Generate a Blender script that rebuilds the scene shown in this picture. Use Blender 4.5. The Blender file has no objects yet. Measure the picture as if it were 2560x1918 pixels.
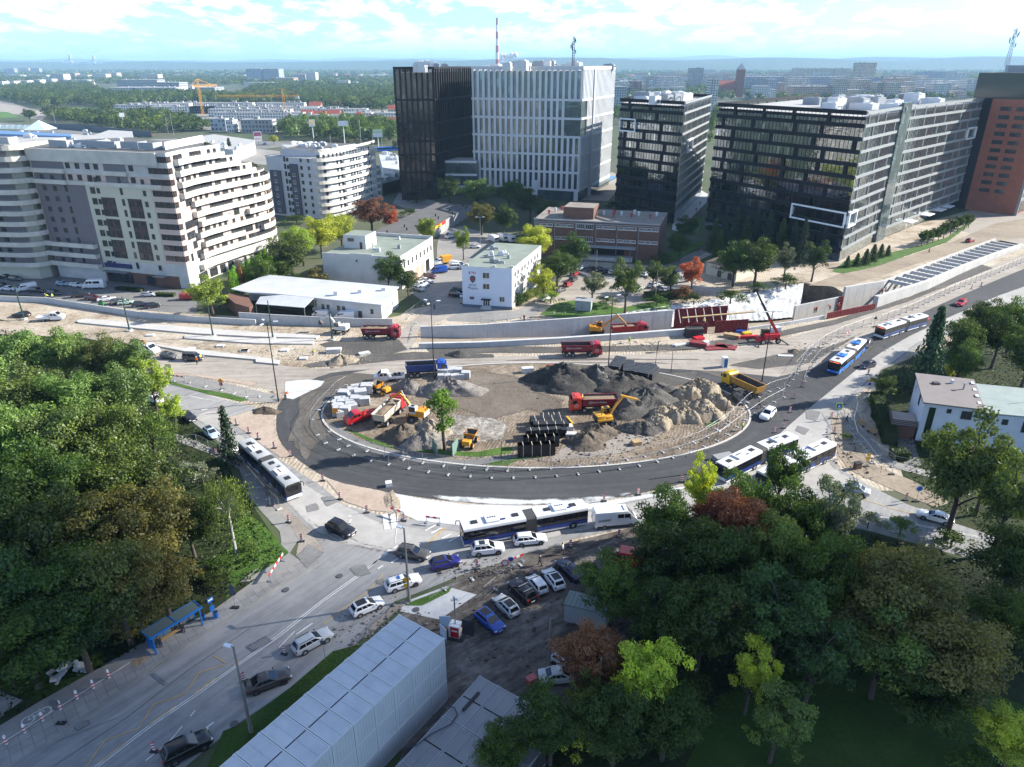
import bpy,bmesh,math,random
import numpy as np
from mathutils import Vector,Matrix,Quaternion
from mathutils.geometry import tessellate_polygon,delaunay_2d_cdt
SC=bpy.context.scene
COL=SC.collection
PI=math.pi
# ------------------------------------------------------------------ camera
cam=bpy.data.cameras.new('camera');camo=bpy.data.objects.new('camera',cam);COL.objects.link(camo)
FPX,CXP,CYP,HZ,CAMH=1777.0,1280.0,959.0,160.0,60.0
PITCH=math.atan((CYP-HZ)/FPX)
camo.location=(0,0,CAMH);camo.rotation_euler=(PI/2-PITCH,0,0)
cam.sensor_width=36;cam.lens=36*FPX/2560;cam.clip_end=90000;cam.clip_start=1
SC.camera=camo
# ------------------------------------------------------------------ light
SUN_EL=math.radians(28);SDIR=Vector((0.972*math.cos(SUN_EL),0.23*math.cos(SUN_EL),math.sin(SUN_EL))).normalized()
sl=bpy.data.lights.new('sun','SUN');sl.energy=4.2;sl.angle=math.radians(0.5);sl.color=(1,0.94,0.84)
so=bpy.data.objects.new('sun',sl);COL.objects.link(so);so.rotation_euler=SDIR.to_track_quat('Z','Y').to_euler()
W=bpy.data.worlds.new('World');SC.world=W;W.use_nodes=True
SC.view_settings.view_transform='Standard';SC.view_settings.look='None';SC.view_settings.gamma=1
SC.view_settings.exposure=1.62
SC.cycles.use_denoising=True;SC.cycles.denoising_prefilter='NONE';SC.cycles.use_adaptive_sampling=False;SC.cycles.max_bounces=6;SC.cycles.transparent_max_bounces=12
SC.cycles.diffuse_bounces=3;SC.cycles.glossy_bounces=3;SC.cycles.volume_bounces=0;SC.cycles.transmission_bounces=4
SC.cycles.caustics_reflective=False;SC.cycles.caustics_refractive=False;SC.cycles.sample_clamp_indirect=4
class NT:
 """small node-tree writer"""
 def __init__(s,tree):s.t=tree;s.n=tree.nodes;s.l=tree.links
 def add(s,typ,props=None,**inp):
  nd=s.n.new(typ)
  for k,v in(props or{}).items():setattr(nd,k,v)
  for k,v in inp.items():
   key=int(k[1:])if k[0]=='_' else k.replace('_',' ')
   so_=nd.inputs[key]
   if hasattr(v,'is_output')or isinstance(v,bpy.types.NodeSocket):s.l.new(v,so_)
   else:so_.default_value=v
  return nd
 def math(s,op,a,b=0.0,c=None):
  nd=s.add('ShaderNodeMath',{'operation':op},_0=a,_1=b)
  if c is not None:nd.inputs[2].default_value=c
  return nd.outputs[0]
 def mix(s,f,a,b,bt='MIX'):
  nd=s.n.new('ShaderNodeMix');nd.data_type='RGBA';nd.blend_type=bt
  for i,v in((0,f),(6,a),(7,b)):
   if isinstance(v,bpy.types.NodeSocket):s.l.new(v,nd.inputs[i])
   else:nd.inputs[i].default_value=(tuple(v)+(1,))[:4]if isinstance(v,(tuple,list))else v
  return nd.outputs[2]
 def ramp(s,f,stops,interp='LINEAR'):
  nd=s.n.new('ShaderNodeValToRGB');e=nd.color_ramp.elements;nd.color_ramp.interpolation=interp
  while len(e)<len(stops):e.new(0.5)
  for el,(p,c)in zip(e,stops):
   el.position=p;el.color=(tuple(c)+(1,))[:4]if isinstance(c,(tuple,list))else(c,c,c,1)
  s.l.new(f,nd.inputs[0]);return nd.outputs[0]
 def noise(s,vec,scale,detail=4,rough=0.55,dist=0.0):
  nd=s.add('ShaderNodeTexNoise',None,Scale=scale,Detail=detail,Roughness=rough,Distortion=dist)
  if vec is not None:s.l.new(vec,nd.inputs['Vector'])
  return nd.outputs['Fac']
 def mapping(s,vec,rot=(0,0,0),scale=(1,1,1),loc=(0,0,0)):
  nd=s.add('ShaderNodeMapping',None,Rotation=rot,Scale=scale,Location=loc);s.l.new(vec,nd.inputs['Vector']);return nd.outputs[0]
w=NT(W.node_tree);w.n.clear()
sky=w.add('ShaderNodeTexSky',{'sky_type':'NISHITA','sun_disc':False,'sun_elevation':SUN_EL,'sun_rotation':math.atan2(SDIR.x,SDIR.y),'air_density':1.0,'dust_density':0.6,'ozone_density':2.0,'altitude':200})
tc=w.add('ShaderNodeTexCoord').outputs['Generated']
sx=w.add('ShaderNodeSeparateXYZ',None,_0=tc)
el=w.math('MAXIMUM',sx.outputs['Z'],0.0)
den=w.math('ADD',el,0.22)
cv=w.add('ShaderNodeCombineXYZ',None,_0=w.math('DIVIDE',sx.outputs['X'],den),_1=w.math('DIVIDE',sx.outputs['Y'],den),_2=0.0).outputs[0]
n1=w.noise(w.mapping(cv,scale=(1.0,.8,1),loc=(3.1,0.4,0)),2.6,7,0.6,0.25)
n2=w.noise(w.mapping(cv,scale=(1,.7,1),loc=(9,2,0)),7.5,6,0.62,0.3)
cov=w.math('ADD',w.math('MULTIPLY',n1,0.68),w.math('MULTIPLY',n2,0.32))
mask=w.ramp(cov,[(0.475,0.0),(0.53,0.6),(0.61,1.0)])
mask=w.math('MULTIPLY',mask,w.ramp(el,[(0.0,0.18),(0.02,0.55),(0.05,1.0)]))
shade=w.ramp(cov,[(0.47,(1,1,1)),(0.57,(0.9,0.95,1.0)),(0.66,(0.62,0.72,0.82))])
skyc=w.mix(1.0,w.mix(1.0,sky.outputs[0],w.ramp(el,[(0.0,1.0),(0.10,.95),(0.35,.62),(1.0,.6)]),'MULTIPLY'),(.50,.76,1.12),'MULTIPLY')
cl=w.mix(1.0,w.mix(1.0,shade,w.ramp(el,[(0.0,1.0),(0.10,1.0),(0.3,.42),(1.0,.32)]),'MULTIPLY'),(5.9,6.2,6.4),'MULTIPLY')
colr=w.mix(mask,skyc,cl)
bg=w.add('ShaderNodeBackground',None,Color=colr,Strength=0.115)
w.l.new(bg.outputs[0],w.add('ShaderNodeOutputWorld').inputs[0])
# ------------------------------------------------------------------ photo pixel -> ground
CR={'D':(0,0,2560/2212),'A1':(0,100,.31646),'A2':(640,100,.28972),'A3':(1280,100,.28972),'A4':(1860,100,.31646),'A5':(0,450,.28972),'A6':(600,450,.28972),'A7':(1200,480,.28972),'A8':(1800,480,.34358),'B1':(0,800,.31646),'B2':(640,880,.28972),'B3':(1200,860,.28972),'B4':(1760,860,.36166),'B5':(0,1400,.31646),'B6':(600,1230,.41532),'B7':(1000,1200,.36217),'B8':(1700,1250,.40319),'F':(1650,700,.217)}
def at(c,x,y,z=0.0):
 a,b,s=CR[c];u=a+x*s;v=b+y*s
 X=(u-CXP)/FPX;Y=(CYP-v)/FPX
 dy=math.cos(PITCH)+Y*math.sin(PITCH);dz=-math.sin(PITCH)+Y*math.cos(PITCH)
 t=(z-CAMH)/dz
 return Vector((X*t,dy*t,z))
def pts(spec,z=0.0):
 """'D 1,2 3,4 B5 7,8' -> ground points"""
 out=[];c='D'
 for tok in spec.split():
  if ',' in tok:
   x,y=tok.split(',');out.append(at(c,float(x),float(y),z))
  else:c=tok
 return out
 # ------------------------------------------------------------------ materials
MATS={}
def M(name,col=(.5,.5,.5),rough=.75,metal=0.0,n=None,bump=0.0,obj=False,spec=.5,emit=0,col2=None,tcoord='pos',coat=0):
 """plain procedural material; n=(scale, amount) mottles it, col2 mixes a second colour by noise"""
 if name in MATS:return MATS[name]
 m=bpy.data.materials.new(name);m.use_nodes=True;t=NT(m.node_tree)
 b=t.n['Principled BSDF'];b.inputs['Roughness'].default_value=rough;b.inputs['Metallic'].default_value=metal
 b.inputs['Specular IOR Level'].default_value=spec
 if coat:b.inputs['Coat Weight'].default_value=coat
 c=None
 if obj:c=t.add('ShaderNodeObjectInfo').outputs['Color']
 if n or col2:
  pos=t.add('ShaderNodeNewGeometry').outputs['Position']if tcoord=='pos' else t.add('ShaderNodeTexCoord').outputs['Object']
  sc,am=n or(1.0,.2)
  f=t.noise(pos,sc,5,.65)
  base=c if c is not None else col
  if col2:c=t.mix(t.ramp(f,[(.5-.5*am,0.0),(.5+.5*am,1.0)]),base,col2)
  else:c=t.mix(1.0,base,t.ramp(f,[(.25,1-am),(.75,1+am)]),'MULTIPLY')
  if bump:
   bp=t.add('ShaderNodeBump',None,Strength=bump,Distance=0.05,Height=t.noise(pos,sc*4,4,.7));t.l.new(bp.outputs[0],b.inputs['Normal'])
 if c is not None:t.l.new(c,b.inputs['Base Color'])
 else:b.inputs['Base Color'].default_value=tuple(col)+(1,)
 if emit:b.inputs['Emission Color'].default_value=tuple(col)+(1,);b.inputs['Emission Strength'].default_value=emit
 MATS[name]=m;return m
 # ------------------------------------------------------------------ mesh builder
class MB:
 def __init__(s):s.v=[];s.f=[];s.m=[]
 def add(s,vs,fs,mi=0):
  o=len(s.v);s.v+=[tuple(v)for v in vs];s.f+=[tuple(i+o for i in f)for f in fs];s.m+=[mi]*len(fs);return s
 def box(s,c,d,rz=0,mi=0,R=None):
  x,y,z=d[0]/2,d[1]/2,d[2]/2;R=R or Matrix.Rotation(rz,3,'Z');c=Vector(c)
  vs=[c+R@Vector(p)for p in((-x,-y,-z),(x,-y,-z),(x,y,-z),(-x,y,-z),(-x,-y,z),(x,-y,z),(x,y,z),(-x,y,z))]
  return s.add(vs,[(0,3,2,1),(4,5,6,7),(0,1,5,4),(1,2,6,5),(2,3,7,6),(3,0,4,7)],mi)
 def bar(s,a,b,w,h=None,mi=0):
  a=Vector(a);b=Vector(b);d=b-a;L=d.length
  if L<1e-6:return s
  R=d.to_track_quat('Y','Z').to_matrix();return s.box((a+b)/2,(w,L,h or w),R=R,mi=mi)
 def prism(s,poly,z0,z1,mi=0,top=None,bottom=False,caps=True):
  """extrude plan polygon (ccw or cw)"""
  ar=sum(poly[i][0]*poly[(i+1)%len(poly)][1]-poly[(i+1)%len(poly)][0]*poly[i][1]for i in range(len(poly)))
  p=list(poly)if ar>0 else list(poly)[::-1];n=len(p)
  zz1=z1 if hasattr(z1,'__len__')else[z1]*n
  vs=[(q[0],q[1],z0)for q in p]+[(q[0],q[1],zz1[i])for i,q in enumerate(p)]
  s.add(vs,[(i,(i+1)%n,n+(i+1)%n,n+i)for i in range(n)],mi)
  if caps:s.add(vs,[tuple(range(n,2*n))],mi if top is None else top)
  if bottom:s.add(vs,[tuple(range(n))[::-1]],mi)
  return s
 def tube(s,path,r,n=6,mi=0,cap=True):
  path=[Vector(p)for p in path];rs=r if hasattr(r,'__len__')else[r]*len(path);vs=[];fs=[]
  up=Vector((0,0,1))
  for i,p in enumerate(path):
   d=(path[min(i+1,len(path)-1)]-path[max(i-1,0)])
   if d.length<1e-9:d=Vector((0,0,1))
   d.normalize();a=d.cross(up)
   if a.length<.05:a=d.cross(Vector((1,0,0)))
   a.normalize();b=d.cross(a)
   for k in range(n):
    t=2*PI*k/n;vs.append(p+(a*math.cos(t)+b*math.sin(t))*rs[i])
  for i in range(len(path)-1):
   for k in range(n):fs.append((i*n+k,i*n+(k+1)%n,(i+1)*n+(k+1)%n,(i+1)*n+k))
  if cap:fs+=[tuple(range(n)),tuple(range((len(path)-1)*n,len(path)*n))[::-1]]
  return s.add(vs,fs,mi)
 def loft(s,secs,mi=0,cap=True,closed=True):
  n=len(secs[0]);vs=[v for q in secs for v in q];fs=[]
  for i in range(len(secs)-1):
   for k in range(n if closed else n-1):fs.append((i*n+k,i*n+(k+1)%n,(i+1)*n+(k+1)%n,(i+1)*n+k))
  if cap:fs+=[tuple(range(n))[::-1],tuple(range((len(secs)-1)*n,len(secs)*n))]
  return s.add(vs,fs,mi)
 def cyl(s,c,axis,r,L,n=16,mi=0):
  c=Vector(c);ax=Vector(axis).normalized()*(L/2);return s.tube([c-ax,c+ax],r,n,mi)
 def quad(s,a,b,c,d,mi=0):return s.add([a,b,c,d],[(0,1,2,3)],mi)
 def sphere(s,c,r,n=10,m=6,mi=0):
  c=Vector(c);r=Vector(r)if hasattr(r,'__len__')else Vector((r,r,r));secs=[]
  for i in range(m+1):
   ph=-PI/2+PI*i/m
   secs.append([c+Vector((r.x*max(.01,math.cos(ph))*math.cos(2*PI*k/n),r.y*max(.01,math.cos(ph))*math.sin(2*PI*k/n),r.z*math.sin(ph)))for k in range(n)])
  return s.loft(secs,mi)
 def build(s,name,mats,parent=None,smooth=None,bevel=0,recalc=True,loc=None):
  me=bpy.data.meshes.new(name);me.from_pydata(s.v,[],s.f)
  for m in(mats if isinstance(mats,(list,tuple))else[mats]):me.materials.append(m)
  if len(me.polygons):me.polygons.foreach_set('material_index',s.m)
  if recalc or bevel:
   bm=bmesh.new();bm.from_mesh(me)
   if bevel:
    bmesh.ops.remove_doubles(bm,verts=bm.verts,dist=1e-4)
    ed=[e for e in bm.edges if len(e.link_faces)==2 and e.calc_face_angle(0)>.5]
    bmesh.ops.bevel(bm,geom=ed,offset=bevel,segments=2,affect='EDGES',profile=.6,clamp_overlap=True)
   bmesh.ops.recalc_face_normals(bm,faces=bm.faces);bm.to_mesh(me);bm.free()
  if smooth:
   me.shade_smooth();me.set_sharp_from_angle(angle=math.radians(smooth))
  o=bpy.data.objects.new(name,me);COL.objects.link(o)
  if parent is not None:o.parent=parent
  if loc is not None:o.location=loc
  return o
def tag(o,label=None,cat=None,group=None,kind=None):
 if label:o['label']=label
 if cat:o['category']=cat
 if group:o['group']=group
 if kind:o['kind']=kind
 return o
def thing(name,label,cat,loc=(0,0,0),rz=0,group=None):
 o=bpy.data.objects.new(name,None);COL.objects.link(o);o.location=loc;o.rotation_euler=(0,0,rz);o.empty_display_size=.5
 return tag(o,label,cat,group)
def copy_tree(o,parent=None):
 c=o.copy();COL.objects.link(c)
 if parent is not None:c.parent=parent
 for ch in list(o.children):copy_tree(ch,c)
 return c
class Proto:
 """first use moves the source itself, later uses copy it and its parts"""
 def __init__(s,root):s.r=root;s.used=False
 def put(s,loc,rz=0,label=None,group=None,scale=None,paint=None):
  o=copy_tree(s.r)if s.used else s.r
  if not s.used:s.used=True
  o.location=loc;o.rotation_euler=(0,0,rz)
  if scale:o.scale=scale if hasattr(scale,'__len__')else(scale,)*3
  if label:o['label']=label
  if group:o['group']=group
  elif 'group' in o.keys():del o['group']
  if paint is not None:
   c=tuple(paint)+(1,)
   def rec(q):
    q.color=c
    for ch in q.children:rec(ch)
   rec(o)
  return o
def text_part(s,size,mat,parent,loc,rot,name='lettering',align='CENTER',depth=.01):
 cu=bpy.data.curves.new('lettering','FONT');cu.body=s;cu.size=size;cu.align_x=align;cu.align_y='CENTER';cu.extrude=depth;cu.resolution_u=2
 tmp=bpy.data.objects.new('tmp',cu);COL.objects.link(tmp)
 me=bpy.data.meshes.new_from_object(tmp.evaluated_get(bpy.context.evaluated_depsgraph_get()));bpy.data.objects.remove(tmp)
 me.materials.clear();me.materials.append(mat)
 o=bpy.data.objects.new(name,me);COL.objects.link(o);o.parent=parent;o.location=loc;o.rotation_euler=rot
 return o
def smooth_poly(p,it=2):
 p=[Vector(q)for q in p]
 for _ in range(it):
  o=[]
  for i in range(len(p)):
   a,b=p[i],p[(i+1)%len(p)];o+=[a*.75+b*.25,a*.25+b*.75]
  p=o
 return p
SHN=[0]
def sheet(name,spec,level,mat,smooth=0,feather=0,kind='structure',label=None,z=None):
 P=spec if isinstance(spec,list)else pts(spec)
 SHN[0]+=1;zz=level*.008+SHN[0]*.00007 if z is None else z
 P=[Vector((q.x,q.y,zz))for q in P]
 if smooth:P=smooth_poly(P,smooth)
 me=bpy.data.meshes.new(name);V2=[Vector((q.x,q.y))for q in P];n=len(V2);src=list(V2)
 if feather:
  st=max(feather*.7,.35);x0,x1=min(q.x for q in V2),max(q.x for q in V2);y0,y1=min(q.y for q in V2),max(q.y for q in V2)
  if(x1-x0)*(y1-y0)/st/st>9000:st=math.sqrt((x1-x0)*(y1-y0)/9000)
  gx,gy=np.meshgrid(np.arange(x0+st/2,x1,st),np.arange(y0+st/2,y1,st));q=np.stack([gx.ravel(),gy.ravel()],1)
  A=np.array(V2);B=np.roll(A,-1,0);ins=np.zeros(len(q),bool);d=np.full(len(q),1e9)
  for a,b in zip(A,B):
   c=((a[1]>q[:,1])!=(b[1]>q[:,1]));xx=a[0]+(q[:,1]-a[1])/(b[1]-a[1]if abs(b[1]-a[1])>1e-9 else 1e-9)*(b[0]-a[0]);ins^=c&(q[:,0]<xx)
   ab=b-a;t=np.clip(((q-a)@ab)/max(1e-9,ab@ab),0,1);d=np.minimum(d,np.hypot(*(q-a-t[:,None]*ab).T))
  k=ins&(d>st*.3);src+=[Vector((float(u[0]),float(u[1])))for u in q[k]];dd=d[k]
 r=delaunay_2d_cdt(src,[(i,(i+1)%n)for i in range(n)],[tuple(range(n))],1,1e-4)
 vs,fs,orig=r[0],r[2],r[3]
 me.from_pydata([(v.x,v.y,zz)for v in vs],[],[tuple(f)for f in fs]);bm=bmesh.new();bm.from_mesh(me);bm.normal_update()
 for f in bm.faces:
  if f.normal.z<0:f.normal_flip()
 bm.to_mesh(me);bm.free()
 if feather:
  val=[0.0 if not o or min(o)<n else min(1.0,float(dd[min(o)-n])/feather)for o in orig]
  a=me.attributes.new('edge','FLOAT','POINT');a.data.foreach_set('value',val)
 me.materials.append(mat);o=bpy.data.objects.new(name,me);COL.objects.link(o);o['kind']=kind
 if label:o['label']=label
 return o
 # ====== SETTING
def GM(name,stops,s=.12,fine=1.6,feather=False,rot=None,stretch=8,rough=.92,bump=.35,fa=.45,tracks=None,amt=1.0,ring=None):
 """loose ground: noise-driven colours, optional drag streaks (rot), wheel tracks, ragged feathered rim"""
 m=bpy.data.materials.new(name);m.use_nodes=True;t=NT(m.node_tree);b=t.n['Principled BSDF']
 b.inputs['Roughness'].default_value=rough;b.inputs['Specular IOR Level'].default_value=.25
 pos=t.add('ShaderNodeNewGeometry').outputs['Position']
 f1=t.noise(pos,s,6,.62,.4);f2=t.noise(pos,fine,5,.7)
 f=t.math('ADD',t.math('MULTIPLY',f1,1-fa),t.math('MULTIPLY',f2,fa))
 vec=None
 if ring:
  cx,cy,rx,ry=ring
  q=t.mapping(pos,loc=(-cx,-cy,0));sp=t.add('ShaderNodeSeparateXYZ',None,_0=q)
  X=t.math('DIVIDE',sp.outputs[0],rx);Y=t.math('DIVIDE',sp.outputs[1],ry)
  r=t.math('SQRT',t.math('ADD',t.math('MULTIPLY',X,X),t.math('MULTIPLY',Y,Y)))
  th=t.math('ARCTAN2',Y,X)
  vec=t.add('ShaderNodeCombineXYZ',None,_0=t.math('MULTIPLY',r,24.0),_1=t.math('MULTIPLY',th,2.2),_2=0.0).outputs[0]
  st=t.noise(vec,1.1,5,.7)
 elif rot is not None:
  vec=t.mapping(t.mapping(pos,rot=(0,0,-rot)),scale=(1.0/stretch,1,1));st=t.noise(vec,.9,5,.7)
 if vec is not None:f=t.math('ADD',t.math('MULTIPLY',f,.55),t.math('MULTIPLY',st,.45))
 f=t.math('ADD',t.math('MULTIPLY',t.math('SUBTRACT',f,.5),amt),.5)
 n=len(stops)
 c=t.ramp(f,[(.30+.40*i/max(1,n-1),cc)for i,cc in enumerate(stops)])
 h=f2
 if tracks:
  wv=t.add('ShaderNodeTexWave',{'wave_type':'BANDS'},Scale=tracks[0],Distortion=tracks[1],Detail=3.0,Detail_Scale=.5)
  t.l.new(t.mapping(pos,rot=(0,0,tracks[2])),wv.inputs['Vector'])
  k=t.ramp(wv.outputs['Fac'],[(.35,0),(.6,1)])
  mk=t.ramp(t.noise(pos,.06,3,.5),[(.42,0.0),(.58,1.0)])
  k=t.math('MULTIPLY',k,mk)
  c=t.mix(t.math('MULTIPLY',k,.38),c,tracks[3]);h=t.math('SUBTRACT',f2,t.math('MULTIPLY',k,.4))
 t.l.new(c,b.inputs['Base Color'])
 if bump:
  bp=t.add('ShaderNodeBump',None,Strength=bump,Distance=.25,Height=h);t.l.new(bp.outputs[0],b.inputs['Normal'])
 if feather:
  at_=t.add('ShaderNodeAttribute',{'attribute_name':'edge'}).outputs['Fac']
  e=t.math('ADD',at_,t.math('MULTIPLY',t.math('SUBTRACT',t.math('ADD',t.math('MULTIPLY',f1,.6),t.math('MULTIPLY',f2,.4)),.5),1.5))
  a=t.ramp(e,[(.3,0),(.62,1)])
  a=t.math('MULTIPLY',a,t.ramp(at_,[(0,0),(.12,1)]))
  t.l.new(a,b.inputs['Alpha'])
 MATS[name]=m;return m
far_g=GM('ground_far',[(.035,.06,.022),(.06,.085,.035),(.10,.10,.07),(.16,.15,.13)],s=.006,fine=.05,bump=0)
m_dirt=GM('dirt',[(.16,.13,.10),(.26,.215,.165),(.36,.31,.24)],s=.09,fine=1.1)
m_sand=GM('sand',[(.17,.125,.08),(.34,.285,.215),(.44,.385,.31),(.52,.475,.40)],s=.1,fine=.9,amt=1.5,bump=.6,tracks=(.45,8,.1,(.23,.185,.135)))
m_site=GM('site_soil',[(.085,.066,.048),(.16,.125,.09),(.24,.195,.145),(.35,.30,.245)],s=.09,fine=.8,amt=1.5,bump=.8,tracks=(.55,11,.4,(.07,.058,.048)))
m_crust=GM('pale_crust',[(.10,.085,.07),(.24,.22,.19),(.46,.44,.40)],s=.35,fine=1.6,amt=1.7,feather=True,bump=.6)
m_track=GM('tracked_soil',[(.09,.073,.058),(.15,.125,.10),(.22,.185,.15)],s=.1,fine=1.0,feather=True,tracks=(.75,9,.9,(.085,.068,.055)),bump=.6)
m_dusty=GM('dusty_road',[(.17,.15,.125),(.30,.27,.235),(.40,.365,.32)],s=.06,fine=.6,rot=.03,stretch=14,bump=.15,amt=1.3)
m_street=GM('street_asphalt',[(.15,.15,.152),(.25,.25,.25),(.35,.345,.34)],s=.05,fine=.5,rot=math.radians(53),stretch=16,bump=.06,amt=1.3)
m_street2=GM('street_concrete',[(.24,.235,.225),(.34,.33,.315),(.45,.435,.415)],s=.07,fine=.5,feather=True,bump=.08)
m_ring=GM('ring_asphalt',[(.032,.034,.037),(.055,.057,.06),(.10,.10,.10)],s=.05,fine=.8,ring=(4,122,40,22),bump=.08)
m_ringmud=GM('ring_mud',[(.06,.054,.048),(.10,.09,.078),(.18,.165,.145)],s=.05,fine=.8,ring=(4,122,40,22),feather=True,bump=.2)
m_white=GM('lime_dust',[(.34,.355,.37),(.50,.515,.525),(.62,.63,.63)],s=.08,fine=.5,feather=True,rot=.1,stretch=5,bump=.05)
m_dark=GM('dark_gravel',[(.05,.048,.045),(.085,.08,.074),(.15,.14,.125)],s=.12,fine=1.5,feather=True,bump=.6)
m_mud=GM('car_park_mud',[(.04,.034,.029),(.075,.064,.055),(.14,.125,.11),(.24,.22,.20)],s=.12,fine=1.0,bump=.5,amt=1.5,rot=.6,stretch=4)
m_grit=GM('grit',[(.16,.14,.12),(.25,.22,.19),(.34,.31,.28)],s=.15,fine=2.0,feather=True)
m_redsand=GM('reddish_sand',[(.26,.20,.155),(.36,.29,.235),(.45,.38,.32)],s=.12,fine=1.0,feather=True)
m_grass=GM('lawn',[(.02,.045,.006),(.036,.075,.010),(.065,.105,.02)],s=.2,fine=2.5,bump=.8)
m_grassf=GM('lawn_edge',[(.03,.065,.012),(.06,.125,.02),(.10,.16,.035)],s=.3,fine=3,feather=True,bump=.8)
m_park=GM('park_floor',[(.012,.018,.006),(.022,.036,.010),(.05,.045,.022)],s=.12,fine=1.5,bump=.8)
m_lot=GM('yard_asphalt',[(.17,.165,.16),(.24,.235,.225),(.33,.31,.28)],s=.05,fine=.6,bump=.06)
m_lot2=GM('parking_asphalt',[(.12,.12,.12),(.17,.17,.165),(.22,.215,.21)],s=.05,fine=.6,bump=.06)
m_conc=GM('concrete',[(.36,.37,.375),(.47,.475,.475),(.55,.55,.545)],s=.25,fine=1.2,bump=.08)
m_concw=GM('concrete_fresh',[(.36,.355,.34),(.45,.44,.42),(.53,.515,.485)],s=.25,fine=1.2,bump=.05)
m_earth=GM('cut_earth',[(.14,.105,.07),(.28,.215,.145),(.44,.36,.26)],s=.35,fine=1.5,bump=.9)
m_field=GM('field_grass',[(.05,.11,.02),(.075,.16,.03),(.11,.17,.05)],s=.02,fine=.2,bump=0)
def paver(name,c1,c2,size,rot):
 m=bpy.data.materials.new(name);m.use_nodes=True;t=NT(m.node_tree);b=t.n['Principled BSDF'];b.inputs['Roughness'].default_value=.9
 pos=t.add('ShaderNodeNewGeometry').outputs['Position']
 br=t.add('ShaderNodeTexBrick',{'offset':0.0},Color1=tuple(c1)+(1,),Color2=tuple(c2)+(1,),Mortar=(.13,.128,.125,1),Scale=1.0,Mortar_Size=.022,Brick_Width=size,Row_Height=size)
 t.l.new(t.mapping(pos,rot=(0,0,-rot)),br.inputs['Vector'])
 c=t.mix(1.0,br.outputs['Color'],t.ramp(t.noise(pos,.25,5,.65),[(.3,.7),(.7,1.15)]),'MULTIPLY');t.l.new(c,b.inputs['Base Color'])
 MATS[name]=m;return m
STREET_DIR=math.atan2(68.5-49.8,-5+25.8)
m_slab=paver('paving_slabs',(.30,.295,.285),(.25,.245,.24),1.0,STREET_DIR)
# ---- ground with the tunnel cutting left open
hole=[(-22,161.2),(-7.8,163.0),(15.3,168.6),(27,171.6),(28,178.5),(42,185),(58.5,192.3),(72,199.5),(88,207.2),(95,203),(95.6,193.6),(107.9,200.4),(178.7,261.6),(186,266),(192,258.5),(184.2,253.0),(144.9,220.6),(98.5,182.8),(80.6,174.2),(58,165.6),(43.7,162.8),(11.5,156.6),(-7.5,154.0),(-21.5,153.3)]
hole=[Vector((a,b,0))for a,b in hole]
outer=[Vector(p)for p in((-70000,-400,0),(70000,-400,0),(70000,80000,0),(-70000,80000,0))]
me=bpy.data.meshes.new('ground');tri=tessellate_polygon([outer,hole]);me.from_pydata([tuple(p)for p in outer+hole],[],[tuple(t)for t in tri])
bm=bmesh.new();bm.from_mesh(me);bmesh.ops.recalc_face_normals(bm,faces=bm.faces)
for f in bm.faces:
 if f.normal.z<0:f.normal_flip()
bm.to_mesh(bm and me);bm.free();me.materials.append(far_g)
gnd=bpy.data.objects.new('ground',me);COL.objects.link(gnd);gnd['kind']='structure'
def holed(name,spec,level,mat):
 """a ground sheet that also leaves the cutting open"""
 P=[Vector((q.x,q.y,level*.004))for q in smooth_poly(pts(spec),1)]
 H=[Vector((q.x,q.y,level*.008))for q in hole]
 me=bpy.data.meshes.new(name);tri=tessellate_polygon([P,H]);me.from_pydata([tuple(p)for p in P+H],[],[tuple(t)for t in tri])
 bm=bmesh.new();bm.from_mesh(me);bmesh.ops.recalc_face_normals(bm,faces=bm.faces)
 for f in bm.faces:
  if f.normal.z<0:f.normal_flip()
 bm.to_mesh(me);bm.free();me.materials.append(mat);o=bpy.data.objects.new(name,me);COL.objects.link(o);o['kind']='structure';return o
holed('construction_ground','D -200,560 -150,625 200,655 420,680 700,690 850,690 905,660 1100,640 1330,600 1500,570 1760,540 2000,480 2150,440 2260,400 2420,400 2420,640 2330,760 2060,800 1960,870 1900,960 2000,1060 1800,1060 1500,1090 1300,1190 1000,1240 640,1130 520,990 380,860 330,830 200,800 -200,760',1,m_sand)
mb=MB();n=len(hole);fl=[]
def floor_z(x):return-.15-min(1,max(0,(x+20)/60))*4.3-min(1,max(0,(x-60)/40))*1.2
for p in hole:fl.append(Vector((p.x,p.y,floor_z(p.x))))
for i in range(n):
 j=(i+1)%n;mb.quad(hole[i],hole[j],fl[j],fl[i])
tri=tessellate_polygon([[Vector((p.x,p.y,0))for p in fl]]);mb.add(fl,[tuple(t)for t in tri],1)
tag(mb.build('cutting_ground',[m_earth,m_dirt]),kind='structure')
# ---- roads, paths, lots
sheet('road_street','D -60,1720 22,1657 300,1467 605,1264 662,1224 640,1160 590,1100 530,1030 480,960 400,900 320,850 300,790 380,830 470,860 570,885 600,990 700,1055 740,1090 830,1115 1000,1137 1280,1092 1480,1047 1600,985 1700,900 1770,800 1880,715 2060,640 2260,560 2380,600 1990,745 1920,795 1850,855 1800,910 1790,960 1810,1010 1880,1050 1960,1090 2100,1140 2400,1230 2900,1380 2900,1450 2400,1290 2050,1195 1890,1150 1700,1105 1500,1110 1396,1132 1233,1166 1133,1200 1003,1240 905,1280 852,1300 766,1396 518,1561 400,1657 300,1740',3,m_street)
sheet('road_concrete_worn','D 400,900 470,880 600,1000 700,1062 830,1125 1000,1142 1280,1097 1480,1050 1600,990 1700,905 1775,805 1890,720 2060,645 2230,580 2300,610 1990,745 1920,795 1850,855 1800,910 1790,960 1810,1010 1880,1052 1840,1070 1720,1060 1500,1100 1396,1125 1233,1158 1100,1195 1003,1232 920,1240 860,1200 760,1190 680,1160 600,1080 540,1000 470,940',4,m_street2,feather=1.6)
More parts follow.
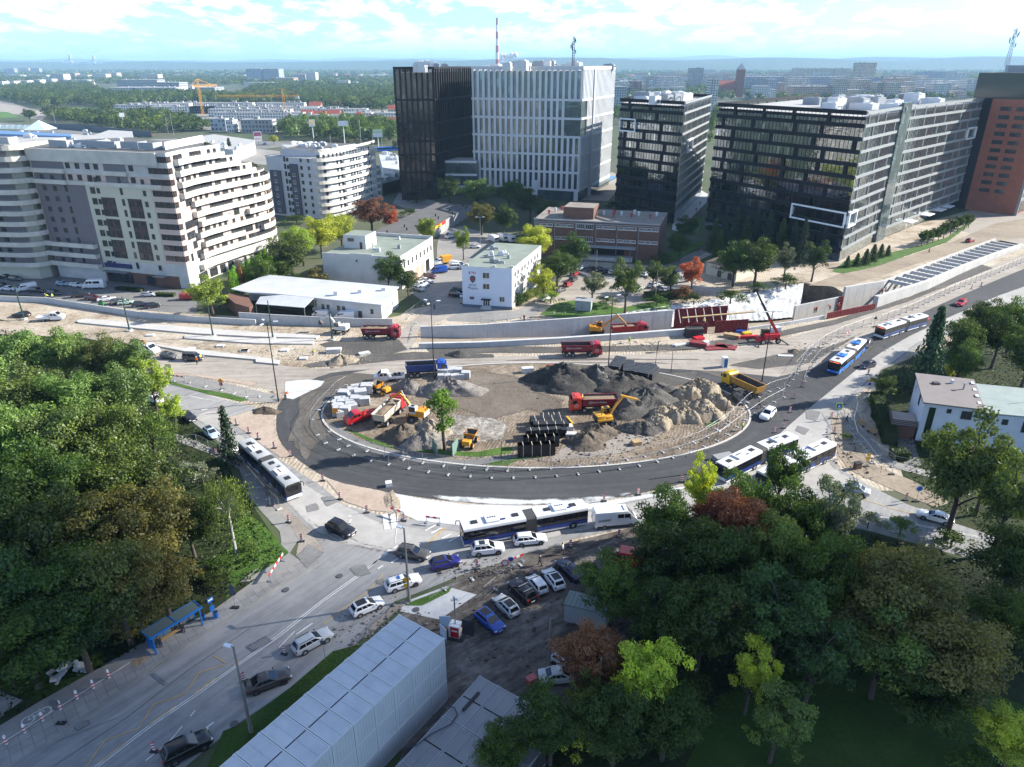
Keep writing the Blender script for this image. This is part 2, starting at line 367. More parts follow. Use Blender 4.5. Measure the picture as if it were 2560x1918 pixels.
sheet('road_upper_dusty','D 300,742 420,758 600,789 700,800 800,783 930,770 1210,770 1500,763 1640,745 1790,707 1900,668 2060,606 2260,530 2380,560 2100,632 1960,694 1850,745 1760,795 1700,822 1640,808 1560,795 1440,795 1300,787 1000,795 870,803 800,825 740,850 680,870 640,850 560,838 480,822 345,800 280,790',3,m_dusty,smooth=1)
sheet('road_ring','D 597,905 601,870 640,838 700,808 760,800 1000,790 1300,780 1500,788 1640,806 1760,790 1850,738 1960,690 2100,627 2300,545 2380,570 2200,620 1990,712 1880,775 1800,840 1720,905 1660,960 1560,1015 1480,1046 1300,1083 1150,1093 1000,1087 850,1066 760,1050 700,1030 660,1005 615,970 598,938',5,m_ring,smooth=1)
sheet('road_ring_mud','D 640,850 700,815 780,800 1000,790 1300,782 1500,790 1600,805 1590,830 1500,800 1300,792 1000,800 860,812 760,850 725,890 735,930 690,960 668,1000 625,965 640,900',6,m_ringmud,feather=1.2)
sheet('road_upper_dust_cover','D 760,806 930,776 1210,775 1500,770 1640,760 1790,715 1900,675 1960,690 1850,745 1760,795 1680,815 1560,803 1440,797 1300,789 1000,797 850,812',7,m_dusty)
sheet('lime_dust_apron','D 835,1060 900,1074 1000,1088 1150,1092 1300,1083 1420,1062 1480,1048 1500,1052 1420,1075 1290,1100 1150,1128 1000,1138 900,1128 862,1112 850,1090',7,m_white,feather=.55)
sheet('lime_dust_film','D 900,1062 1000,1070 1150,1076 1300,1068 1420,1050 1480,1044 1300,1090 1100,1097 950,1085',6,m_white,feather=1.5)
sheet('concrete_apron','B2 240,255 450,235 610,250 570,300 420,370 320,420 235,400',8,m_white,feather=.6)
# ---- roundabout island
isl=[Vector((4.5+40.5*math.cos(t),122+22.3*math.sin(t),0))for t in np.linspace(0,2*PI,72,endpoint=False)]
sheet('island_soil',isl,8,m_site)
sheet('island_tracked_soil','B3 -380,250 20,215 330,260 480,380 760,470 780,600 560,640 420,600 250,640 60,720 -60,640 -250,560 -420,420',9,m_track,feather=3)
sheet('island_sandy_patch','B2 1480,640 1720,520 2050,560 2200,620 2150,780 1900,800 1720,740 1560,830',9,m_crust,feather=1.5)
sheet('island_dark_soil','B3 430,330 660,190 960,180 1300,180 1640,240 1900,220 1950,330 1700,380 1660,480 1500,560 1300,600 1150,560 900,420 700,420',9,m_dark,feather=2)
sheet('island_rough_soil','B3 700,880 1000,820 1300,720 1560,760 1500,880 1250,960 900,1010 520,1040 300,1040 560,990',9,m_grit,feather=1.5)
sheet('island_asphalt_path','B2 640,640 700,610 770,690 900,760 1180,850 1500,900 1800,940 2209,890 2209,960 1800,985 1400,955 1000,870 760,760',10,m_lot2)
sheet('island_grass_strip','B2 775,645 860,690 1000,745 1150,800 1250,845 1480,830 1640,850 1790,860 1990,860 2209,820 2209,880 1900,915 1600,890 1250,860 1000,795 800,690',11,m_grassf,feather=.35,kind='stuff')
sheet('island_grass_patch','B3 0,925 240,885 310,930 150,965 0,985',12,m_grassf,feather=.3,kind='stuff')
sheet('island_grass_tuft','B3 60,1030 260,985 520,965 560,985 330,1010 240,1055 70,1055',12,m_grassf,feather=.3,kind='stuff')
sheet('island_grass_bank','B3 1930,700 2100,610 2140,620 2080,680 1960,740',12,m_grassf,feather=.3,kind='stuff')
kerb=MB();N=120
for i in range(N):
 a0,a1=2*PI*i/N,2*PI*(i+1)/N
 P=lambda a,r:Vector((4.5+(40.5+r)*math.cos(a),122+(22.3+r)*math.sin(a),0))
 for(r0,z0,r1,z1)in((0.15,.0,.15,.16),(.15,.16,-.22,.16),(-.22,.16,-.22,.0)):
  p,q,r_,s_=P(a0,r0),P(a1,r0),P(a1,r1),P(a0,r1);p.z=q.z=z0;r_.z=s_.z=z1;kerb.quad(p,q,r_,s_)
tag(kerb.build('kerb',m_concw,recalc=False),kind='structure')
# ---- loose patches around the site
sheet('sand_reddish_strip','D 480,905 560,880 597,895 598,940 640,995 600,990 540,945',7,m_redsand,feather=.8)
sheet('sand_reddish_wedge','D 700,1035 835,1062 858,1110 800,1105 740,1085',8,m_redsand,feather=.5)
sheet('dirt_upper_strip','D -50,690 300,715 700,745 880,755 860,780 700,780 560,775 430,745 300,735 -50,720',5,m_sand)
sheet('gravel_dark_verge','D 900,742 1200,748 1480,742 1640,722 1800,690 1960,640 2120,570 2150,580 1960,655 1800,705 1640,740 1500,758 1210,765 930,766',6,m_dark,feather=1.2)
sheet('gravel_dark_triangle','D 1640,800 1760,785 1850,730 1900,700 1800,745 1700,760 1560,790',9,m_dark,feather=1.0)
sheet('gravel_dark_mound_foot','A6 520,1600 700,1560 980,1530 1250,1500 1500,1480 2209,1500 2209,1540 1400,1560 900,1610 600,1625',7,m_dark,feather=.8)
sheet('mud_crossing','A6 640,1420 800,1380 1060,1390 1380,1370 1480,1470 1250,1530 900,1520 700,1450',7,m_dark,feather=1.5)
for sp in('A5 680,1240 660,1225 740,1207 A6 140,1325 500,1340 690,1352 660,1375 140,1362 A5 1700,1335 1200,1290','A5 1590,1375 1600,1348 A6 140,1378 640,1382 630,1425 140,1420','A5 1350,1440 1360,1432 2209,1535 A6 340,1565 335,1600 138,1582 A5 2209,1560 1750,1520'):
 P=pts(sp);mb=MB();mb.prism([(p.x,p.y)for p in P],.0,.35);tag(mb.build('platform_slab',m_concw),kind='structure')
sheet('lime_road_edge','D 1530,905 1560,960 1500,1040 1400,1062',8,m_white,feather=.8)if False else None
sheet('pale_access_road','A6 1250,1480 1380,1330 1500,1200 1700,1080 1850,1060 1920,1120 1800,1200 1560,1260 1500,1400 1470,1490',5,m_dusty,smooth=1)
sheet('yard_lot','A6 1480,980 1530,880 1700,700 1700,560 1740,430 1900,400 2209,480 2209,700 1960,700 1920,1090 2209,1120 2209,1230 1800,1220 1660,1100',4,m_lot,smooth=0)
sheet('yard_lot_front','A7 0,1010 280,1030 360,1000 520,940 500,1060 200,1110 0,1130',5,m_lot)
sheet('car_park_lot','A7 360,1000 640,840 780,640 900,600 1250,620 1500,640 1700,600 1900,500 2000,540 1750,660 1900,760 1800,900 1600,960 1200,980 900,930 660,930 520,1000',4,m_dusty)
sheet('car_park_dark_asphalt','A7 850,640 1210,660 1500,660 1900,500 1960,520 1700,660 1450,720 1180,760 1050,750 830,720',5,m_lot2)  # strip of darker asphalt laid over the dusty lot
sheet('apartment_car_park','A5 -200,800 480,800 900,820 1200,900 1560,960 1700,1000 1700,1160 1300,1130 850,1080 400,1010 -200,960',4,m_lot2)
sheet('office_plaza_path','A3 1380,1640 1400,1500 1480,1400 1540,1310 1620,1290 1690,1330 1680,1400 1560,1520 1480,1657',4,m_conc)
sheet('office_lawn','A3 1490,1640 1560,1560 1670,1500 1680,1560 1620,1657',5,m_grassf,feather=1,kind='stuff')
sheet('office_side_road','A3 830,1390 900,1310 910,1160 860,1140 700,1300 600,1380',4,m_dusty)
sheet('tower_street','A2 1180,1410 1230,1320 1560,1395 1560,1450 1350,1480',4,m_lot)
sheet('grass_by_factory','A7 1530,600 1620,520 1900,420 1960,440 1700,600 1580,640',6,m_grassf,feather=.8,kind='stuff')
sheet('grass_over_wall','A7 500,1060 640,960 830,930 1060,960 1200,1000 1400,960 1640,930 1660,1000 1160,1060 660,1090',6,m_grassf,feather=.8,kind='stuff')
sheet('grass_by_big_office','A8 800,580 900,500 1100,470 1400,400 1640,330 1800,220 1830,240 1660,370 1420,450 1150,545 900,600',6,m_grassf,feather=1.2,kind='stuff')
sheet('dirt_behind_cutting','A8 640,680 860,600 1200,520 1700,360 2000,230 2300,180 2300,330 2050,350 1500,500 1180,610 900,690',5,m_dirt)
sheet('far_road_plaza','A4 1690,1500 1800,1400 2030,1380 2260,1200 2400,1250 2400,1657 1900,1560',4,m_dusty)
sheet('left_grass_strip','B1 1330,480 1560,540 1800,580 1980,630 1900,650 1600,580 1300,500',6,m_grassf,feather=.35,kind='stuff')
sheet('left_grey_strip','B1 1200,420 1500,440 1900,530 2209,600 2209,660 1950,640 1600,555 1250,480',5,m_lot)
sheet('left_brown_patch','B1 1200,385 1600,430 2050,490 2000,530 1600,460 1200,420',6,m_redsand,feather=.7)
# ---- near pavement and park
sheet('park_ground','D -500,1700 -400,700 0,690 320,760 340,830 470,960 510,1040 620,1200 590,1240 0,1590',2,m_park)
sheet('path_asphalt','B5 -300,1500 0,1310 330,1110 830,830 1150,640 1640,430 2000,170 B6 0,545 130,430 250,310 240,240 130,120 30,0 B1 1980,1400 1890,1180 1640,1050 1400,960 1390,900 1560,960 1700,1030 1850,1100 1900,1180 2209,1480 B6 200,60 290,190 350,290 300,370 400,440 100,660 B5 2212,205 1700,470 1030,820 0,1470 -250,1640',4,m_lot)
sheet('pavement_slabs','B5 -250,1660 0,1470 1030,815 1200,700 1640,440 2212,110 2500,-60 2520,30 2212,205 1700,530 1230,830 420,1420 80,1637 -60,1740',5,m_slab)
mb=MB();P=[at('B5',*q)for q in((-60,1725),(80,1640),(420,1425),(1230,835),(1700,535),(2212,212),(2510,35))]
for a,b in zip(P[:-1],P[1:]):mb.bar(a+Vector((0,0,.03)),b+Vector((0,0,.03)),.35,.2)
tag(mb.build('kerb',m_lot),kind='structure')
sheet('grass_verge','B5 0,1040 300,1110 620,950 850,780 700,690 400,760 0,900',3,m_grass,kind='stuff')
sheet('path_slabs_side','B5 -200,980 0,1040 180,1110 60,1200 0,1260 -300,1400',4,m_slab)
sheet('grass_edge_park','B5 1590,320 1900,190 2100,0 2200,-150 2300,-60 2212,10 1700,300',5,m_grassf,feather=.4,kind='stuff')
sheet('grass_corner_park','B6 -100,700 -60,200 30,120 130,180 250,300 220,390 0,540',5,m_grassf,feather=.5,kind='stuff')
sheet('grass_verge_containers','B6 -100,1440 0,1400 300,1180 560,960 690,925 760,915 740,970 300,1310 -60,1657 -200,1657',4,m_grass,kind='stuff')
sheet('bare_patch','B5 1030,805 1130,750 1185,780 1080,850',7,m_earth)
sheet('car_park_mud','D 780,1400 900,1300 1010,1240 1130,1205 1240,1170 1400,1132 1500,1120 1560,1180 1400,1330 1260,1480 1200,1620 1100,1657 860,1657 900,1500',4,m_mud)
sheet('gravel_by_containers','B6 690,920 760,800 900,680 950,640 1100,640 1240,560 1380,600 1230,720 960,730 760,900',5,m_grit,feather=1)
sheet('concrete_pads','B6 1000,660 1240,570 1425,620 1200,770 1060,740 960,720',6,m_conc)
sheet('dirt_strip_road_edge','B7 440,700 620,600 850,510 1180,440 1700,300 1760,330 1300,470 960,600 700,700 560,780',5,m_mud)
sheet('grass_tuft_pole','B6 975,690 1050,650 1240,580 1290,560 1260,610 1100,690',6,m_grassf,feather=.3,kind='stuff')
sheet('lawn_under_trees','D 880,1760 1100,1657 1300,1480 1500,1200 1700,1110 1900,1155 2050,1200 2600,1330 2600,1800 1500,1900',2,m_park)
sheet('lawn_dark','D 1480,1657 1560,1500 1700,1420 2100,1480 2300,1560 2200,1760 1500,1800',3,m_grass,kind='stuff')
sheet('house_garden','D 1900,800 2060,740 2500,700 3000,800 2900,1370 2400,1225 2212,1180 2060,1130 1960,1060 1930,960 1880,900',3,m_park)
sheet('right_dirt_verge','B4 890,600 930,640 920,760 1000,870 1130,930 1400,1050 1600,1130 1700,1100 1450,950 1160,830 1060,680 960,540 870,470',5,m_dirt)
sheet('right_path','B4 1150,340 1120,480 940,470 1010,600 1180,770 1320,860 1700,960 1700,920 1340,820 1230,740 1090,560 1070,480 1150,420',6,m_lot)
sheet('driveway_house','B4 1330,600 1430,600 1500,840 1390,850 1340,700',5,m_lot2)
sheet('path_gravel','B1 1860,1120 2209,1470 B6 180,60 290,190 350,290 330,390 410,470 520,360 400,200 250,60 B1 2260,1400 1960,1100',4,m_grit,feather=.3)
m_patch=GM('tar_patch',[(.12,.12,.12),(.175,.175,.175),(.23,.225,.22)],s=.3,fine=1.5,feather=True,bump=.1)
for sp in('B6 330,390 410,310 520,365 400,470','B6 800,530 880,515 870,570 810,560','B6 470,30 560,20 600,60 520,100','B6 385,85 470,60 490,110 400,130','B5 1930,690 2100,600 2160,640 1990,740','B5 1180,905 1300,1000 1340,980 1230,890','B5 560,1330 700,1240 740,1290 600,1380','B6 640,460 760,430 800,500 700,520','B4 640,560 740,590 700,640 620,600','B4 690,440 820,470 780,540 700,520','A8 930,1150 1080,1080 1110,1110 960,1180'):sheet('asphalt_patch',sp,8,m_patch,feather=.5)
m_trk=GM('tyre_dirt',[(.07,.065,.06),(.11,.10,.09),(.16,.15,.135)],s=.5,fine=2,feather=True,bump=.2)
for sp in('B6 330,90 420,160 520,235 620,290 760,330 960,370 1140,385 1140,400 940,385 740,345 600,300 500,245 400,170','B6 380,70 480,150 600,240 760,310 960,345 1200,345 1200,360 950,360 750,325 580,250','B2 255,780 330,600 480,420 640,300 700,270 660,310 520,430 400,600 420,780 480,880 430,960 380,900 350,780','A7 0,1465 500,1440 900,1430 1400,1440 1900,1440 1900,1455 1400,1455 500,1462','A7 -500,1490 100,1500 700,1470 1500,1470 2000,1500 1500,1485 700,1485','A8 600,1400 900,1240 1250,1060 1500,960 1500,970 1250,1075 900,1260'):sheet('tyre_track_dirt',sp,9,m_trk,feather=.5)
mh=MB()
for c,x,y in(('B6',600,508),('B6',277,592),('B5',1850,1300),('B6',1060,712),('B2',1775,1017),('B2',865,770)):q=at(c,x,y);mh.cyl((q.x,q.y,.10),(0,0,1),.42,.03,18)
tag(mh.build('manhole_cover',M('iron_cover',(.09,.088,.085),.6,n=(4,.2))),kind='structure')
# ---- road markings (real paint)
m_paint=M('road_paint',(.62,.62,.60),.8,n=(1.5,.25));m_ypaint=M('road_paint_yellow',(.55,.36,.10),.8,n=(1.5,.3))
def line(spec,wd,mat,lv=7,dash=None,name='road_marking'):
 P=pts(spec,0);mb=MB();z=lv*.008+.012
 for a,b in zip(P[:-1],P[1:]):
  a=Vector((a.x,a.y,z));b=Vector((b.x,b.y,z));d=(b-a);L=d.length;d.normalize();nn=Vector((-d.y,d.x,0))*wd/2;s=0
  while s<L:
   e=min(L,s+(dash[0]if dash else L));p,q=a+d*s,a+d*e;mb.quad(p-nn,q-nn,q+nn,p+nn);s+=(dash[0]+dash[1])if dash else L+1
 return tag(mb.build(name,mat),kind='structure')
line('B5 750,1637 1180,1310 1520,1080 1900,810 2212,585 B6 510,642 720,495',.12,m_paint)
line('B5 775,1637 1200,1315 1540,1085 1915,815 2212,605 B6 510,655 720,507',.12,m_paint)
line('B5 790,1600 1200,1290 1530,1062 1890,800',.14,m_ypaint,dash=(2.6,2.2))
line('B5 680,1637 830,1430 1095,1335 1215,1145 1465,1060 1570,895 1790,825 1690,760',.10,m_ypaint)
line('B5 420,1637 1000,1250 1480,880 1980,540',.07,M('tar_seam',(.10,.10,.10),.8))
line('B5 445,1437 930,1250',.05,MATS['tar_seam']);line('B5 1185,910 1300,1000',.05,MATS['tar_seam'])
line('B5 1150,1590 1330,1450 1545,1190',.13,m_paint,dash=(2,1.2));line('B5 1630,1330 1690,1285',.2,m_paint)
line('B6 235,940 330,840',.12,m_paint);line('B6 340,860 437,792',.2,m_paint);line('B6 500,800 770,600 860,500',.1,m_ypaint)
for a in('B6 755,468 950,325','B6 760,472 905,345','B6 830,465 862,445','B6 910,430 955,400','B6 1115,235 1180,200','B6 1150,252 1215,218','B6 1215,282 1272,255','B6 1255,302 1330,262','B6 655,92 665,85','B6 652,150 672,145','B6 658,190 668,168'):line(a,.22,m_paint)
line('B6 872,135 885,228',.75,m_paint);line('B6 918,138 930,222',.75,m_paint)
line('B6 1110,330 1230,215',.1,m_ypaint);line('B6 1118,335 1238,218',.1,m_ypaint);line('B6 935,310 950,130',.1,m_paint)
line('B4 1100,1075 1300,1140 1500,1190 1700,1215',.1,m_ypaint);line('B4 1140,1175 1300,1215 1500,1255 1900,1335',.12,m_paint);line('B4 1140,1182 1300,1222 1500,1262 1900,1342',.12,m_paint)
line('B4 830,1020 1000,1110',.12,m_paint);line('B4 1270,1290 1560,1350',.12,m_paint,dash=(2,2))
line('B1 1340,595 1700,640',.12,m_paint);line('B1 1490,600 1600,625',.15,m_paint);line('B1 1380,660 1480,685',.15,m_paint,dash=(2,1));line('B1 1590,715 1640,705',.3,m_paint)
line('A6 1680,1050 1900,870',1.6,M('bay_paint',(.5,.49,.46),.8),dash=(.25,1.6),lv=6)
line('A7 1090,775 1195,735',.15,m_paint,lv=7);line('A7 1040,750 1120,720',.15,m_paint,lv=7)
# bicycle mark on the path
mb=MB();c=at('B5',290,1235);e=at('B5',370,1190)-at('B5',200,1280);e.normalize();g=Vector((-e.y,e.x,0));z=Vector((0,0,.06))
for k in(-.75,.75):
 for i in range(14):
  a0,a1=2*PI*i/14,2*PI*(i+1)/14;P=lambda a,r:c+z+e*(k+r*math.cos(a))+g*r*math.sin(a)
  mb.quad(P(a0,.5),P(a1,.5),P(a1,.62),P(a0,.62))
for p,q in(((-.75,0),(0,0)),((0,0),(.45,.55)),((.45,.55),(-.4,.55)),((-.4,.55),(0,0)),((.75,0),(.4,.75)),((-.75,0),(-.4,.6))):
 a=c+z+e*p[0]+g*p[1];b=c+z+e*q[0]+g*q[1];d=(b-a).normalized();nn=Vector((-d.y,d.x,0))*.05;mb.quad(a-nn,b-nn,b+nn,a+nn)
tag(mb.build('road_marking',m_paint),kind='structure')
line('B5 -100,1520 0,1462 1030,812',.12,m_paint,lv=8)
# ---- far land
m_hill=GM('hill_cover',[(.03,.055,.03),(.05,.075,.035),(.09,.11,.05)],s=.0012,fine=.008,bump=0)
random.seed(5)
def ridge(yc,wd,fn,name='hills'):
 xs=np.linspace(-26000,26000,150);mb=MB();rows=[]
 for k,fz in((-1,0.0),(-.6,.35),(-.25,.8),(0,1.0),(.3,.8),(1,0)):
  rows.append([Vector((x,yc+k*wd+300*math.sin(x*.0007+yc),-5+max(0,fn(x))*fz*(1+.10*math.sin(x*.003+k*5))))for x in xs])
 mb.loft(rows,0,cap=False,closed=False);return tag(mb.build(name,m_hill,smooth=180),kind='structure')
nz=lambda x,a,b:.5*math.sin(x*a+b)+.3*math.sin(x*a*2.3+b*1.7)+.2*math.sin(x*a*5.1+b*3)
ridge(7600,1500,lambda x:84+(x+4000)*.004+16*nz(x,.0011,1))
ridge(9800,1500,lambda x:102+x*.0055+22*nz(x,.0009,2.2))
ridge(14000,2500,lambda x:140+x*.003+36*nz(x,.0006,.6))
ridge(18500,2500,lambda x:150+75*math.exp(-((x-4700)/2300)**2)+60*math.exp(-((x-10500)/2000)**2)+40*math.exp(-((x+2500)/2200)**2)+15*nz(x,.0008,4))
# ---- air
hz=MB().box((0,14500,140),(64000,29800,300)).build('haze',[]);hz['kind']='stuff'
hm=bpy.data.materials.new('haze_air');hm.use_nodes=True;t=NT(hm.node_tree);t.n.clear()
pv=t.add('ShaderNodeVolumePrincipled',None,Color=(.44,.72,1.0,1),Density=1.0e-4,Anisotropy=0.0)
t.l.new(pv.outputs[0],t.add('ShaderNodeOutputMaterial').inputs['Volume']);hz.data.materials.append(hm)
# ---- the cloud whose shade lies over the near end of the street
random.seed(3)
off=SDIR*(800/SDIR.z);mb=MB()
m_cloud=bpy.data.materials.new('cloud_white');m_cloud.use_nodes=True;t=NT(m_cloud.node_tree);t.n.clear()
t.l.new(t.add('ShaderNodeMixShader',None,_0=.11,_1=t.add('ShaderNodeBsdfTransparent').outputs[0],_2=t.add('ShaderNodeBsdfDiffuse',None,Color=(.9,.9,.9,1)).outputs[0]).outputs[0],t.add('ShaderNodeOutputMaterial').inputs[0])
for i in range(260):
 u=random.uniform(-1,1);v=random.uniform(0,1)
 x=u*170;edge=84+5*nz(x,.03,1)
 r=random.uniform(26,46);y=edge-r*.9-v*170
 mb.sphere((off.x+x,off.y+y,800+random.uniform(-10,30)),(r,r,r*.45),14,8)
tag(mb.build('cloud',m_cloud,smooth=180),kind='structure')
# ====== BUILDINGS
def glass(name,tint,refl=.5,wob=.02,cell=1.35,rough=.03):
 m=bpy.data.materials.new(name);m.use_nodes=True;t=NT(m.node_tree);b=t.n['Principled BSDF']
 pos=t.add('ShaderNodeNewGeometry').outputs['Position']
 vo=t.add('ShaderNodeTexVoronoi',{'feature':'F1'},Scale=1.0/cell,Randomness=.3);t.l.new(t.mapping(pos,scale=(1,1,.42)),vo.inputs['Vector'])
 lum=t.add('ShaderNodeSeparateColor',None,_0=vo.outputs['Color']).outputs[0]
 c=t.mix(1.0,tint,t.ramp(lum,[(.1,.75),(.6,1.0),(.93,1.2),(.97,1.9)]),'MULTIPLY');t.l.new(c,b.inputs['Base Color'])
 b.inputs['Metallic'].default_value=refl;b.inputs['Roughness'].default_value=rough;b.inputs['Specular IOR Level'].default_value=.9
 ns=t.add('ShaderNodeTexNoise',None,Scale=.55,Detail=2.0);t.l.new(t.mapping(pos,scale=(1,1,1.5)),ns.inputs['Vector'])
 bp=t.add('ShaderNodeBump',None,Strength=1.0,Distance=wob,Height=ns.outputs['Fac']);t.l.new(bp.outputs[0],b.inputs['Normal'])
 MATS[name]=m;return m
g_dark=glass('dark_office_glass',(.27,.30,.33),1.0,.03)
g_black=glass('bronze_glass',(.10,.085,.08),.85,.03)
g_teal=glass('teal_glass',(.10,.135,.145),.5,.03)
g_side=glass('green_grey_glass',(.40,.46,.48),1.0,.03)
g_win=glass('window_glass',(.045,.05,.055),.25,.01,1.1,.06)
m_wht=M('white_panel',(.54,.56,.58),.55,n=(.12,.06));m_blk=M('black_bronze',(.014,.012,.012),.55,spec=.25,n=(.2,.2));m_blkband=M('black_band',(.012,.013,.015),.6,spec=.2)
m_gband=M('grey_band',(.25,.265,.265),.5,n=(.1,.08));m_roof=M('roof_felt_dark',(.10,.10,.10),.9,n=(.2,.25));m_rooflight=M('roof_light',(.36,.36,.35),.85,n=(.2,.12))
m_unit=M('roof_unit_white',(.62,.63,.64),.5,n=(.5,.1));m_unitg=M('roof_unit_grey',(.30,.32,.34),.5,n=(.5,.1));m_steel=M('galvanised',(.38,.40,.42),.4,.6)
m_frame=M('window_frame_white',(.70,.71,.72),.5);m_framed=M('window_frame_dark',(.06,.05,.05),.5)
V=Vector
def P2(p):return V((p[0],p[1],0))
def edge(A,B):
 A=P2(A);B=P2(B);d=B-A;L=d.length;d.normalize();return A,d,V((d.y,-d.x,0)),L
def slab(mb,A,d,n,u0,u1,z0,z1,depth,proud=0.0,mi=0):
 """box on a facade: from u0..u1 along it, standing out by depth"""
 c=A+d*(u0+u1)/2+n*(proud+depth/2);c.z=(z0+z1)/2
 mb.box(c,(u1-u0,depth,z1-z0),R=Matrix((d,-n,V((0,0,1)))).transposed(),mi=mi)
WINM={}
def window(parent,A,d,n,u,z,w_,h,style='w',lights=2):
 key=(round(w_,2),round(h,2),style,lights)
 if key not in WINM:
  mb=MB();fr=.09;mb.box((0,-.02,0),(w_,.04,h),mi=1)
  for x in(-w_/2+fr/2,w_/2-fr/2):mb.box((x,-.05,0),(fr,.10,h))
  for zz in(-h/2+fr/2,h/2-fr/2):mb.box((0,-.045,zz),(w_-2*fr,.09,fr))
  for k in range(1,lights):mb.box((-w_/2+w_*k/lights,-.04,0),(.07,.08,h-2*fr))
  if style in 'wk':mb.box((0,-.10,-h/2-.05),(w_+.15,.2,.08))
  o=mb.build('window',[m_frame if style=='w' else m_framed,g_win],recalc=False);WINM[key]=o.data;bpy.data.objects.remove(o)
 o=bpy.data.objects.new('window',WINM[key]);COL.objects.link(o);o.parent=parent
 p=A+d*u+n*.005;o.location=(p.x,p.y,z);o.rotation_euler=(0,0,math.atan2(d.y,d.x));return o
def lattice(fm,A,B,zs,pitch,finw,band,depth,off=0.0,skip=None,bd=None):
 A,d,n,L=edge(A,B);k=max(1,round(L/pitch));p=L/k
 for r in range(len(zs)-1):
  for i in range(k+1):
   u=i*p
   if skip and skip(u,r):continue
   slab(fm,A,d,n,max(0,u-finw/2),min(L,u+finw/2),zs[r]+band/2,zs[r+1]-band/2,depth,off)
 for z in zs:slab(fm,A,d,n,-(bd or 0),L+(bd or 0),z-band/2,z+band/2,depth+.06,off)
def roof_units(parent,poly,z,nn,seed,big=(2,6),hh=(1.2,3),mats=None):
 rnd=random.Random(seed);c=sum((P2(p)for p in poly),V())/len(poly);e=(P2(poly[1])-P2(poly[0]));rz=math.atan2(e.y,e.x)
 for i in range(nn):
  wts=[rnd.random()**1.0 for _ in poly];s=sum(wts);p=sum((P2(q)*(a/s)for q,a in zip(poly,wts)),V());p=c+(p-c)*1.35
  h=rnd.uniform(*hh);a,b=rnd.uniform(*big),rnd.uniform(big[0],big[1]*.6);mb=MB();mb.box((0,0,h/2),(a,b,h));mb.box((0,0,h+.1),(a*.7,b*.7,.2));mb.cyl((a*.2,0,h+.25),(0,0,1),min(a,b)*.25,.3,10)
  if rnd.random()<.5:mb.tube([(a/2,0,h*.6),(a/2+1.2,0,h*.6),(a/2+1.2,0,0)],.3,8)
  o=mb.build('rooftop_unit',(mats or[m_unit,m_unitg])[0 if rnd.random()<.65 else 1],parent,bevel=0);o.location=(p.x,p.y,z);o.rotation_euler=(0,0,rz)
def mast(parent,loc,h,mat,r=.5,name='mast'):
 mb=MB()
 for k in range(3):
  a=2*PI*k/3;mb.tube([(r*math.cos(a),r*math.sin(a),0),(r*.6*math.cos(a),r*.6*math.sin(a),h)],.12,5)
 nn=int(h/1.2)
 for i in range(nn):
  for k in range(3):
   a,b=2*PI*k/3,2*PI*(k+1)/3;mb.bar((r*.8*math.cos(a),r*.8*math.sin(a),i*1.2),(r*.8*math.cos(b),r*.8*math.sin(b),i*1.2+1.2),.08)
 for k in range(8):mb.box((math.cos(k)*r*1.6,math.sin(k)*r*1.6,h*(.55+.05*k)),(.35,.35,1.6))
 return mb.build(name,mat,parent,loc=loc)
 # ---- white finned tower
WA,WB,WC,WD=(-18.5,363.5),(31.5,346.5),(52.5,398),(0,416)
tw=thing('office_tower','tall white office tower with vertical fins, joined to the black tower','office tower')
mb=MB().prism([WA,WB,WC,WD],0,57.2,0,top=1);mb.build('glazing',[g_teal,m_rooflight],tw)
zs=[5,13,21,29,37,45,58.6];fm=MB()
lattice(fm,WA,WB,zs,2.75,1.25,1.0,.6,skip=lambda u,r:u>45.0 and r in(3,4),bd=.6)
lattice(fm,WB,WC,zs,2.1,.85,.9,.6,skip=lambda u,r:u<7 and r in(3,4))
lattice(fm,WD,WA,zs,2.75,1.25,1.0,.5);lattice(fm,WC,WD,zs,2.75,1.25,1.0,.5)
A,d,n,L=edge(WA,WB);slab(fm,A,d,n,0,4,1,5,.3);slab(fm,A,d,n,L-2,L,0,5,.4)
slab(fm,A,d,n,-.2,L+.6,57.6,59.0,.8)
A2,d2,n2,L2=edge(WB,WC);slab(fm,A2,d2,n2,0,L2,57.6,59.0,.8);slab(fm,A2,d2,n2,16,17.2,0,58,1.4)
fm.build('facade_fins',m_wht,tw)
mb=MB();slab(mb,A2,d2,n2,18,L2,4.2,4.6,5);slab(mb,A2,d2,n2,18,L2,.3,4.2,.2);mb.build('entrance_canopy',g_teal,tw)
mb=MB();slab(mb,A,d,n,30,33,.5,9,.5,.8);mb.build('entrance_pylon',m_wht,tw)
roof_units(tw,[WA,WB,WC,WD],57.2,16,2,(2,7),(2.2,4.5))
mast(tw,(29,372,57),15,m_blkband,.7)
# ---- black finned tower
BA,BB,BC,BD=(-53,349),(-36,352),(-19.5,398),(-43,404)
tb=thing('office_tower','tall black office tower with dark bronze fins beside the white tower','office tower')
MB().prism([BA,BB,BC,BD],0,56.5,0,top=1).build('glazing',[g_black,m_roof],tb)
zs=[4.5,13,21,27,35,45,58.4];fm=MB()
lattice(fm,BA,BB,zs,2.4,.9,.9,.5,bd=.3);lattice(fm,BB,BC,zs,2.6,.8,.7,.7);lattice(fm,BD,BA,zs,2.6,.9,.8,.5);lattice(fm,BC,BD,zs,2.8,.9,.8,.5)
A,d,n,L=edge(BA,BB);slab(fm,A,d,n,-.3,L+.3,57.8,58.8,.7);fm.build('facade_fins',m_blk,tb)
roof_units(tb,[BA,BB,BC,BD],56.5,9,4,(2,5),(3.2,5))
lk=MB().prism([(-33.2,360),(-17.2,359),(-14,372),(-28,374)],4.5,17,0,top=1);lk.build('link_glazing',[g_teal,m_rooflight],tw)
fm=MB();A,d,n,L=edge((-33.2,360),(-17.2,359))
